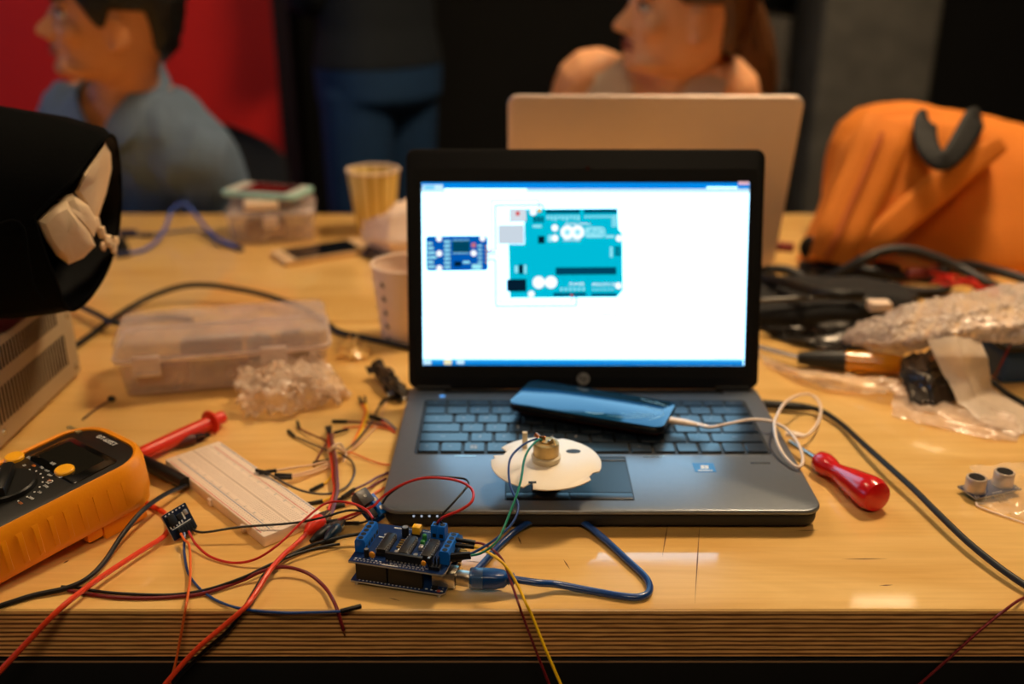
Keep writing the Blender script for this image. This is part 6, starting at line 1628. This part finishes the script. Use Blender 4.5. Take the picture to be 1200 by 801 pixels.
for c in pb.children[:]:
    if c.name.split('.')[0] in ('eye', 'eyebrow', 'lips'): c.matrix_parent_inverse = MI2
# ---------- person standing further back
m_denim = mat('dark_denim', (12, 50, 88), .85, var=.2, scale=30, bump=.3, bscale=90); m_navy = mat('navy_jersey', (9, 18, 27), .9, var=.2, scale=30)
pcn = person('person', 'person standing in dark blue clothes in the dim back of the room'); pcn.location = (-.36, 2.75, FZ); MI3 = Matrix.Translation(-V(pcn.location))
sy = pi/2+.9; fd = V((cos(sy), sin(sy), 0)); sd_ = V((-sin(sy), cos(sy), 0)); cx, cy = -.36, 2.75
SR = [((cx, cy, .02), .10, .09, sy), ((cx, cy, .06), .165, .125, sy), ((cx, cy, .14), .172, .125, sy), ((cx, cy, .24), .150, .108, sy), ((cx, cy, .32), .148, .105, sy), ((cx, cy, .44), .168, .118, sy), ((cx, cy, .54), .178, .115, sy), ((cx, cy, .60), .160, .09, sy), ((cx, cy, .635), .10, .07, sy), ((cx, cy, .66), .06, .058, sy)]
b = PMB(); torso(b, SR, m_skA)
HC = Matrix.Translation((cx, cy, .70)) @ Matrix.Rotation(sy, 4, 'Z')
limb(b, [(cx, cy, .62), (cx, cy, .68), HC @ V((-.02, 0, .05))], [.058, .054, .055], m_skA, 18); seg_head(b, HC, m_skA)
for s_ in (1, -1):
    sh_ = V((cx, cy, .575))+sd_*s_*.165; el = sh_+sd_*s_*.012+V((0, 0, -.25))+fd*.07; wr = el+fd*.15-sd_*s_*.12+V((0, 0, .0))
    limb(b, [sh_-sd_*s_*.06, sh_, sh_.lerp(el, .5), el, el.lerp(wr, .3), wr], [.056, .054, .046, .040, .041, .028], m_skA); hand(b, wr, (wr-el), sd_*s_, m_skA, s_)
    hp = V((cx, cy, .08))+sd_*s_*.09; kn = V((cx, cy, -.30))+sd_*s_*.095+fd*.01; an = V((cx, cy, -.70))+sd_*s_*.10
    limb(b, [hp, hp.lerp(kn, .5), kn, kn.lerp(an, .35), an], [.085, .075, .058, .056, .040], m_skA); f_ = an+fd*.05
    b.ell((f_.x, f_.y, -.745), (.11, .045, .034), m_skA, rot=Matrix.Rotation(sy, 4, 'Z'))
finish(b, 'body', pcn, .007, 3)
b = PMB(); torso(b, [(c, w+.012, d+.012, y) for c, w, d, y in SR[:4]], m_denim)
for s_ in (1, -1):
    hp = V((cx, cy, .08))+sd_*s_*.085; kn = V((cx, cy, -.30))+sd_*s_*.095+fd*.01; an = V((cx, cy, -.70))+sd_*s_*.10
    limb(b, [hp, hp.lerp(kn, .5), kn, kn.lerp(an, .35), an], [.102, .092, .078, .072, .064], m_denim)
finish(b, 'jeans', pcn, .008, 3)
b = PMB(); torso(b, [(c, w+.016, d+.016, y) for c, w, d, y in SR[2:-1]], m_navy)
for s_ in (1, -1):
    sh_ = V((cx, cy, .575))+sd_*s_*.165; el = sh_+sd_*s_*.012+V((0, 0, -.25))+fd*.07; wr = el+fd*.15-sd_*s_*.12; limb(b, [sh_-sd_*s_*.06, sh_, sh_.lerp(el, .5), el, el.lerp(wr, .85)], [.066, .064, .058, .054, .042], m_navy)
finish(b, 'shirt', pcn, .008, 3)
for s_ in (1, -1):
    f_ = V((cx, cy, -.740))+sd_*s_*.10+fd*.05; b = PMB(); b.ell(f_, (.125, .052, .038), m_hdr, rot=Matrix.Rotation(sy, 4, 'Z')); b.box((f_.x, f_.y, -.771), (.24, .09, .018), m_hdr, rot=sy, bev=.006); part(b, 'shoe', pcn)
h = hair_cap(HC, 1.0, m_hair, pcn, lambda a: .165-min(1, max(0, abs(a)-.8)/1.4)*.12, off=.012); h.matrix_parent_inverse = MI3
face_parts(HC, pcn, 1.0, m_iris, m_hair, m_lip, m_skA)
for c in pcn.children[:]:
    if c.name.split('.')[0] in ('eye', 'eyebrow', 'lips'): c.matrix_parent_inverse = MI3

# ============================================================ chairs
def chair(x, y, yaw, label):
    e = empty('chair', (x, y, FZ), yaw, label, 'chair', 'black chairs at the rear table')
    b = MB(); b.prism(rrect(.44, .42, .08, 6), .312, .338, m_chairb, bev=.012, seg=3); b.build('seat', e)
    b = MB(); rings = []
    for k in range(17):
        t = k/16; z = .54+.28*t; w = .165*(1-max(0, (t-.62)/.38)**2.4*.75)*(1-max(0, (.2-t)/.2)**2*.3); dz = .0
        yb = -.235-.05*t
        rings.append([V((w*cos(a), yb+.020*(cos(a)**2)*1.2+(.011 if sin(a) > 0 else -.011)*abs(sin(a))**.4, z+.02*0)) for a in [2*pi*i/28 for i in range(28)]])
    b.loft(rings, m_chairb); b.build('backrest', e)
    for sx in (-1, 1):
        b = MB(); b.tube([(sx*.17, -.19, .32), (sx*.17, -.225, .45), (sx*.165, -.245, .62)], .011, m_steel, n=10); b.build('back_frame', e)
        for sy_ in (-1, 1):
            b = MB(); b.tube([(sx*.18, sy_*.17, .315), (sx*.20, sy_*.20, 0)], .012, m_steel, n=10, smooth=1); b.build('leg', e)
    return e
m_chairb = mat('chair_black', (16, 18, 20), .6)
chair(-.675, 2.10, pi+.12, 'black round-backed chair under the seated person in the blue shirt')
chair(.245, 2.08, pi+.05, 'black round-backed chair under the seated person with the ponytail')
# ============================================================ orange backpack
def dens(px, k=4):
    out = []
    for i in range(len(px)):
        a, b_ = px[i], px[(i+1) % len(px)]
        for j in range(k): out.append((a[0]+(b_[0]-a[0])*j/k, a[1]+(b_[1]-a[1])*j/k))
    return out
m_or = mat('orange_canvas', (212, 120, 28), .8, var=.08, scale=300, bump=.25, bscale=600)
m_or2 = mat('orange_canvas_deep', (180, 90, 20), .8, var=.1, scale=300, bump=.25, bscale=600)
m_web = mat('black_webbing', (16, 17, 17), .7, bump=.3, bscale=800)
bp = empty('backpack', (.70, 1.46, 0), 0, 'orange backpack with black carry handle slumped at the right of the rear table', 'backpack'); o0 = V(bp.location)
sl_ = [(.486, 1.50, .020, .060, .120), (.492, 1.50, .045, .035, .152), (.506, 1.50, .070, .012, .176), (.530, 1.495, .095, .002, .196), (.565, 1.485, .115, .0, .204), (.605, 1.475, .128, .0, .205), (.65, 1.465, .138, .0, .200), (.71, 1.46, .142, .0, .192), (.78, 1.46, .14, .0, .178), (.86, 1.46, .13, .0, .166), (.92, 1.47, .10, .004, .150), (.955, 1.48, .06, .02, .12), (.965, 1.48, .02, .05, .10)]
b = MB(); rings = []; n = 40
# resample the slices smoothly
SL = []
for i in range(len(sl_)-1):
    for k in range(4): SL.append([sl_[i][j]*(1-k/4)+sl_[i+1][j]*k/4 for j in range(5)])
SL.append(list(sl_[-1]))
for x, yc, d, z0, z1 in SL:
    r = []
    for i in range(n):
        a = 2*pi*i/n; c, s = cos(a), sin(a)
        yy = yc+d*(1 if c > 0 else .42)*abs(c)**.62*(1 if c > 0 else -1); zz = (z0+z1)/2+(z1-z0)/2*abs(s)**.72*(1 if s > 0 else -1)
        lean = (-.012-.115*max(0, min(1, (x-.55)/.08)))*(1-(zz-z0)/max(.01, z1-z0))**1.2 if c < 0 else 0      # front bulges low
        p = V((x, yy+lean, zz)); p += V((0, fbm(p, 9)*.010, fbm(p+V((3, 1, 2)), 9)*.008 if zz > .01 else 0)); p.z = max(p.z, .001)
        r.append(p-o0)
    rings.append(r)
b.loft(rings, m_or); b.build('body', bp, angle=80)
def Bp(px, py, Y): return atY(px, py, Y)-o0
# thick upper panel whose free edge runs diagonally over the front
po_ = [(1014, 146), (1040, 136), (1075, 133), (1120, 140), (1160, 152), (1176, 168), (1150, 194), (1110, 226), (1070, 260), (1040, 288), (1012, 312), (980, 312), (950, 304), (962, 276), (978, 240), (992, 200), (1002, 165)]
po2 = dens(po_, 3)
def pY(px, py): return 1.375-.085*max(0, min(1, (py-130)/150.))
cpx, cpy = 1060., 215.
b = MB(); R = []
for s_, dy in ((.98, .075), (1.0, .030), (1.0, .012), (.985, .0), (.94, -.010), (.8, -.016), (.5, -.018), (.15, -.019)):
    r = []
    for x, y in po2:
        xx, yy = cpx+(x-cpx)*s_, cpy+(y-cpy)*s_
        q = atY(xx, yy, pY(xx, yy)); q = q+V((0, dy, -.35*dy))+V((0, fbm(q, 11)*.006, 0)); q.z = max(q.z, .003); r.append(q-o0)
    R.append(r)
b.loft(R, m_or); b.build('front_panel', bp, angle=80)
def SP(px, py, d=0): 
    q = atY(px, py, pY(px, py)-.022-d); q.z = max(q.z, .008); return q-o0
b = MB(); band(b, [SP(1040, 144, -.012), SP(1032, 164), SP(1018, 200), SP(1000, 240), SP(984, 275), SP(972, 304)], .07, .012, m_or, (-.15, -1, .35), widths=[.072, .070, .068, .066, .062, .056]); b.build('shoulder_strap', bp, angle=80)
b = MB(); band(b, [SP(1034, 156, .002), SP(1026, 174, .007), SP(1010, 212, .007), SP(994, 248, .007), SP(980, 280, .007), SP(970, 302, .006)], .010, .006, m_or2, (-.15, -1, .35)); b.build('stitched_ridge', bp, angle=80)
b = MB(); band(b, [SP(1172, 168), SP(1142, 188), SP(1104, 216), SP(1068, 246), SP(1036, 274), SP(1008, 302)], .04, .010, m_or, (.25, -1, .5), widths=[.026, .036, .042, .042, .040, .036]); b.build('edge_binding', bp, angle=80)
b = MB(); band(b, [Bp(1088, 146, 1.42), Bp(1085, 140, 1.352), Bp(1084, 156, 1.325), Bp(1088, 174, 1.305), Bp(1098, 187, 1.292), Bp(1110, 187, 1.290), Bp(1122, 174, 1.302), Bp(1133, 156, 1.322), Bp(1144, 138, 1.350), Bp(1150, 146, 1.42)], .026, .005, m_web, (-.05, -1, .4), widths=[.030, .032, .032, .030, .026, .026, .030, .032, .032, .030]); b.build('handle', bp, angle=80)
b = MB(); band(b, [Bp(962, 292, 1.30), Bp(950, 284, 1.30), Bp(944, 290, 1.31), Bp(950, 300, 1.31)], .018, .004, m_web, (-.1, -1, .3)); b.build('strap_end', bp, angle=80)

# ============================================================ clutter in front of the backpack
def pouch(name, label, cat, px, zs, m, part, extra=None):
    P_ = [at(x, y, .001) for x, y in px]; c = sum(P_, V((0, 0, 0)))/len(P_); e = empty(name, (c.x, c.y, 0), 0, label, cat); o = V(e.location)
    b = MB(); R = []
    for s_, z in ((.9, .0), (1., zs*.35), (.98, zs*.7), (.85, zs*.95), (.5, zs*1.05), (.1, zs*1.05)):
        R.append([V(((p.x-c.x)*s_, (p.y-c.y)*s_, z*(1+.35*fbm((p.x*s_*9, p.y*s_*9, 1), 1.5))) if z > 0 else ((p.x-c.x)*s_, (p.y-c.y)*s_, 0)) for p in P_])
    b.loft(R, m); b.build(part, e, angle=60)
    if extra: extra(e, o)
    return e
m_dkbag = mat('dark_foil', (40, 36, 32), .25, .5, var=.4, scale=14, bump=.6, bscale=40)
m_blkc = mat('black_fabric', (18, 18, 19), .85, var=.3)
def ex(e, o):
    b = MB(); b.tube([at(892, 352, .034)-o, at(930, 350, .036)-o, at(980, 348, .036)-o, at(1022, 352, .033)-o], .003, mat('grey_zip', (90, 84, 76), .4), n=8); b.build('zip', e)
    b = MB(); b.box(at(1030, 358, .030)-o, (.026, .018, .012), m_cup, bev=.003); b.build('tag', e)
pouch('pouch', 'flat black zipped pouch lying right of the black laptop screen', 'pouch', dens([(880, 352), (905, 345), (960, 343), (1020, 345), (1062, 350), (1075, 362), (1060, 375), (1000, 384), (930, 386), (884, 384)]), .028, m_blkc, 'body', ex)
sheet('antistatic_bag', [[Z1(884, 385, 6), Z1(940, 385, 10), Z1(1000, 380, 14), Z1(1050, 372, 14)], [Z1(895, 392, 3), Z1(945, 394, 9), Z1(1000, 390, 12), Z1(1050, 386, 12)], [Z1(905, 396, 1), Z1(950, 406, 4), Z1(985, 412, 5), Z1(1040, 404, 8)]], m_dkbag, 'dark shiny antistatic bag between the black pouch and the bubble wrap', 'packaging', .008, 12, 18, 14)
cable('coiled_cable', [Z1(884, 322, 12), Z1(900, 316, 18), Z1(920, 316, 20), Z1(936, 322, 16), Z1(940, 330, 10), Z1(926, 334, 9), Z1(905, 331, 14), Z1(886, 330, 22), Z1(880, 326, 28), Z1(900, 326, 34), Z1(925, 332, 40), Z1(950, 340, 50), Z1(980, 345, 54), Z1(1010, 345, 52)], .0065, m_rub, 'thick dark cable heaped right of the black laptop screen')
cable('coiled_cable', [Z1(960, 330, 6), Z1(985, 318, 24), Z1(1015, 302, 44), Z1(1040, 293, 52), Z1(1068, 293, 52), Z1(1095, 301, 44), Z1(1125, 314, 32), Z1(1155, 330, 22), Z1(1185, 342, 12), Z1(1230, 356, 8)], .0062, mat('grey_black_cord', (40, 38, 36), .5), 'dark grey cable arching in front of the orange backpack')
cable('coiled_cable', [Z1(952, 322, 8), Z1(980, 312, 16), Z1(1010, 316, 22), Z1(1045, 322, 18), Z1(1080, 326, 14), Z1(1110, 330, 14), Z1(1100, 342, 8), Z1(1060, 340, 10), Z1(1030, 334, 20)], .0068, m_rub, 'black cable coiled in the shade under the orange backpack')
cable('coiled_cable', [Z1(1090, 318, 8), Z1(1130, 310, 18), Z1(1170, 318, 22), Z1(1210, 330, 18), Z1(1260, 344, 10)], .0064, m_rub, 'black cable running off to the right below the orange backpack')
def ex(e, o): pass
pouch('cloth_strap', 'black cloth strap bunched under the left end of the orange backpack', 'strap', dens([(936, 314), (965, 316), (1000, 319), (1040, 318), (1056, 324), (1040, 332), (1000, 331), (960, 329), (934, 321)]), .018, m_blkc, 'body')
e = cable('red_wire_bundle', [Z1(1095, 324, 30), Z1(1108, 328, 38), Z1(1120, 331, 42), Z1(1135, 333, 42), Z1(1150, 336, 38), Z1(1170, 341, 32)], .0018, wm('red'), 'tangle of thin red wires behind the bubble wrap', 'wire', 'strand')
o0 = V(e.location); random.seed(8)
for k in range(9):
    b = MB(); q = lambda px, py, z: Z1(px+random.uniform(-6, 6), py+random.uniform(-6, 7), z+random.uniform(-6, 8))-o0
    b.tube([q(1096, 324, 34), q(1110, 327, 42), q(1122, 330, 46), q(1136, 332, 46), q(1152, 336, 42), q(1168, 341, 36)], .0014, wm('red'), n=6, smooth=4); b.build('strand', e)
e = empty('plug', Z1(1078, 338, 0), .2, 'dull red cable plug lying among the black cables', 'plug'); b = MB(); b.box((0, 0, .022), (.046, .016, .013), mat('dull_red_plug', (126, 46, 40), .5), bev=.004); b.build('body', e)
b = MB(); b.box((.030, 0, .022), (.016, .012, .008), m_hdr, bev=.001); b.build('collar', e)
e = empty('plug', Z1(914, 311, 0), -.3, 'small red-tipped plug on the dark cable beside the silver laptop', 'plug'); b = MB(); b.box((0, 0, .028), (.034, .014, .012), mat('dull_red_plug', (126, 46, 40), .5), bev=.003); b.build('body', e)
b = MB(); b.lathe([(0, 0), (.0045, 0), (.0045, .010), (0, .010)], m_silver, Matrix.Translation((-.018, 0, .028)) @ Matrix.Rotation(-pi/2, 4, 'Y'), 12); b.build('jack', e)
e = empty('connector', Z1(908, 344, 0), .2, 'tan ribbon connector between the dark cables and the black pouch', 'connector'); b = MB(); b.box((0, 0, .010), (.055, .016, .010), mat('tan_plastic', (170, 120, 76), .5), bev=.002); b.build('body', e)
b = MB(); b.box((.0, -.009, .010), (.045, .004, .006), m_gold, bev=.0006); b.build('contacts', e)

# amber handled screwdriver
m_amber = mat('amber_handle', (226, 150, 24), .12, var=.25, scale=40, trans=.35, coat=.4)
a, b_ = at(935, 419, .011), at(1060, 427, .013)
sd2 = empty('screwdriver', (a.x, a.y, 0), 0, 'amber and black handled screwdriver lying left of the bubble wrap', 'screwdriver'); o0 = V(sd2.location); L_ = (b_-a)
lathe_obj(a, a+L_*.45, [(0, 0), (.006, 0), (.007, .08), (.0085, .30), (.0105, .7), (.0108, 1), (0, 1)], m_hdr, sd2, 'grip', o0)
lathe_obj(a+L_*.44, b_, [(0, 0), (.0110, 0), (.0114, .3), (.0108, .8), (.009, .97), (0, 1.0)], m_amber, sd2, 'handle', o0, 10)
lathe_obj(a+L_.normalized()*.002, at(884, 405, .008), [(0, 0), (.0030, 0), (.0030, 1), (0, 1)], m_silver, sd2, 'shaft', o0, 12)

# large bubble wrap: upper sheet, hanging tongue and lower spread, all one piece
bw = sheet('bubble_wrap', [[Z1(1006, 382, 30), Z1(1060, 362, 62), Z1(1120, 346, 74), Z1(1200, 334, 80), Z1(1290, 330, 80)],
                           [Z1(990, 394, 16), Z1(1050, 384, 56), Z1(1115, 370, 74), Z1(1200, 358, 80), Z1(1290, 352, 80)],
                           [Z1(984, 402, 6), Z1(1040, 404, 40), Z1(1100, 394, 62), Z1(1200, 384, 72), Z1(1290, 380, 74)],
                           [Z1(1020, 412, 4), Z1(1056, 416, 22), Z1(1100, 402, 52), Z1(1200, 402, 58), Z1(1290, 404, 60)]], m_bubr, 'large crumpled grey bubble wrap heaped at the right of the workbench', 'packaging', .0045, 17, 34, 60, (19, 40, .0034, .02, .98, .02, .98))
m_foam = film('foam_film', (206, 186, 164), .45, .12)
def addsheet(e, pts, m, amp, seed, nm, nu=22, nv=16):
    t = sheet('tmp', pts, m, 'x', 'x', amp, seed, nu, nv); c = t.children[0]; o = V(t.location)-V(e.location)
    c.data.transform(Matrix.Translation(o)); c.parent = e; c.name = nm; bpy.data.objects.remove(t)
    return c
addsheet(bw, [[Z1(1086, 398, 58), Z1(1120, 394, 64), Z1(1150, 400, 58)], [Z1(1096, 420, 44), Z1(1128, 418, 50), Z1(1158, 420, 46)], [Z1(1110, 446, 26), Z1(1136, 444, 30), Z1(1160, 442, 26)], [Z1(1124, 474, 10), Z1(1144, 466, 14), Z1(1164, 456, 10)], [Z1(1150, 494, 3), Z1(1172, 484, 4), Z1(1200, 478, 3)], [Z1(1190, 512, 1), Z1(1214, 502, 2), Z1(1240, 496, 2)]], m_foam, .002, 21, 'tongue')
addsheet(bw, [[Z1(890, 416, 2), Z1(930, 433, 5), Z1(985, 441, 8), Z1(1030, 444, 10), Z1(1056, 448, 8)], [Z1(896, 428, 1), Z1(940, 442, 8), Z1(990, 450, 10), Z1(1035, 452, 12), Z1(1062, 454, 10)], [Z1(930, 442, 1), Z1(970, 456, 3), Z1(1010, 462, 4), Z1(1040, 462, 10), Z1(1066, 464, 8)]], m_bub, .005, 23, 'left_spread')
addsheet(bw, [[Z1(1048, 448, 10), Z1(1062, 456, 10), Z1(1080, 468, 6), Z1(1130, 476, 5), Z1(1190, 488, 4)], [Z1(1046, 470, 3), Z1(1066, 480, 3), Z1(1100, 488, 3), Z1(1150, 500, 3), Z1(1198, 508, 2)], [Z1(1044, 488, 1), Z1(1074, 496, 1), Z1(1110, 504, 1), Z1(1160, 516, 1), Z1(1190, 517, 1)]], m_bub, .004, 25, 'front_spread')
sheet('antistatic_bag', [[Z1(1056, 420, 26), Z1(1080, 416, 34), Z1(1100, 418, 26)], [Z1(1056, 436, 22), Z1(1084, 434, 32), Z1(1112, 436, 22)], [Z1(1060, 454, 12), Z1(1088, 452, 22), Z1(1120, 452, 12)], [Z1(1066, 476, 2), Z1(1092, 478, 4), Z1(1122, 472, 2)]], m_anti, 'silvery antistatic bag poking out under the bubble wrap tongue', 'packaging', .007, 31, 18, 16)
e = empty('circuit_board', Z1(1078, 424, 0), .3, 'dark blue board beside the silvery antistatic bag under the bubble wrap', 'circuit board'); b = MB(); b.box((0, .004, .020), (.050, .018, .004), mat('deep_blue_board', (26, 32, 84), .4), bev=.001); b.build('board', e)
b = MB(); b.box((.0, .004, .024), (.014, .010, .004), m_chip, bev=.0005); b.build('chip', e)
e = empty('box', Z1(1186, 440, 0), .1, 'blue box at the right edge under the bubble wrap', 'box'); b = MB(); b.prism(rrect(.09, .060, .006, 4, .02, .01), .0, .034, mat('blue_box', (24, 62, 104), .45), bev=.004); b.build('body', e)
b = MB(); b.prism(rrect(.088, .058, .006, 4, .02, .01), .0335, .039, m_hdr, bev=.002); b.build('lid', e)
cable('wire', [Z1(1184, 404, 50), Z1(1176, 420, 36), Z1(1168, 436, 18), Z1(1164, 444, 6)], .0012, wm('maroon'), 'dark red wire slanting down beside the blue box under the bubble wrap', 'wire', 'insulation')
# grey metal cabinet in the dark behind
e = empty('cabinet', (.98, 3.75, FZ), 0, 'grey cabinet in the dark behind the ponytail', 'cabinet'); m_gcab = mat('grey_cabinet', (74, 70, 64), .6)
b = MB(); b.box((0, 0, .50), (.26, .40, 1.0), m_gcab, bev=.006); b.build('body', e)
b = MB(); b.box((0, -.206, .72), (.236, .014, .46), m_gcab, bev=.003); d_ = b.build('drawer', e); b = MB(); b.box((0, -.222, .78), (.08, .018, .012), m_silver, bev=.003); b.build('handle', d_)
b = MB(); b.box((0, -.206, .25), (.236, .014, .44), m_gcab, bev=.003); d_ = b.build('drawer', e); b = MB(); b.box((0, -.222, .36), (.08, .018, .012), m_silver, bev=.003); b.build('handle', d_)

# small leftovers at the left
e = wire('wire', [P(131, 468, 2), P(120, 474, 2), P(108, 482, 2), P(97, 491, 2)], 'grey', .0009, 'short grey wire with a dark head between the beige box and the multimeter', 'wire', ends=())
b = MB(); b.ell((0, 0, .001), (.004, .003, .003), m_hdr); b.build('head', e)
clip('dark red sleeved clip half hidden behind the red probe', P(196, 522, 5), P(246, 509, 5), mat('dark_red_rubber', (78, 26, 20), .5), m_hdr, .0058)
# ============================================================ camera and view
cd = bpy.data.cameras.new('camera'); cam = bpy.data.objects.new('camera', cd); COL.objects.link(cam)
cam.location = (0, 0, CAMH); cam.rotation_euler = (pi/2-PITCH, 0, 0)
cd.sensor_width = 36; cd.lens = FOC*36/1200; cd.clip_start = .02
cd.dof.use_dof = True; cd.dof.focus_distance = .70; cd.dof.aperture_fstop = 2.9; cd.dof.aperture_blades = 9
scene.camera = cam
w = bpy.data.worlds.new('world'); scene.world = w; w.use_nodes = True
w.node_tree.nodes['Background'].inputs['Color'].default_value = (.02, .018, .016, 1)
vs_ = scene.view_settings
scene.display_settings.display_device = 'sRGB'
vs_.view_transform = 'Standard'; vs_.look = 'None'; vs_.exposure = 0.1; vs_.gamma = 1.0; vs_.use_curve_mapping = False
scene.cycles.use_denoising = True
scene.cycles.max_bounces = 8; scene.cycles.transparent_max_bounces = 24
scene.cycles.sample_clamp_indirect = 6.0
scene.cycles.caustics_reflective = False; scene.cycles.caustics_refractive = False
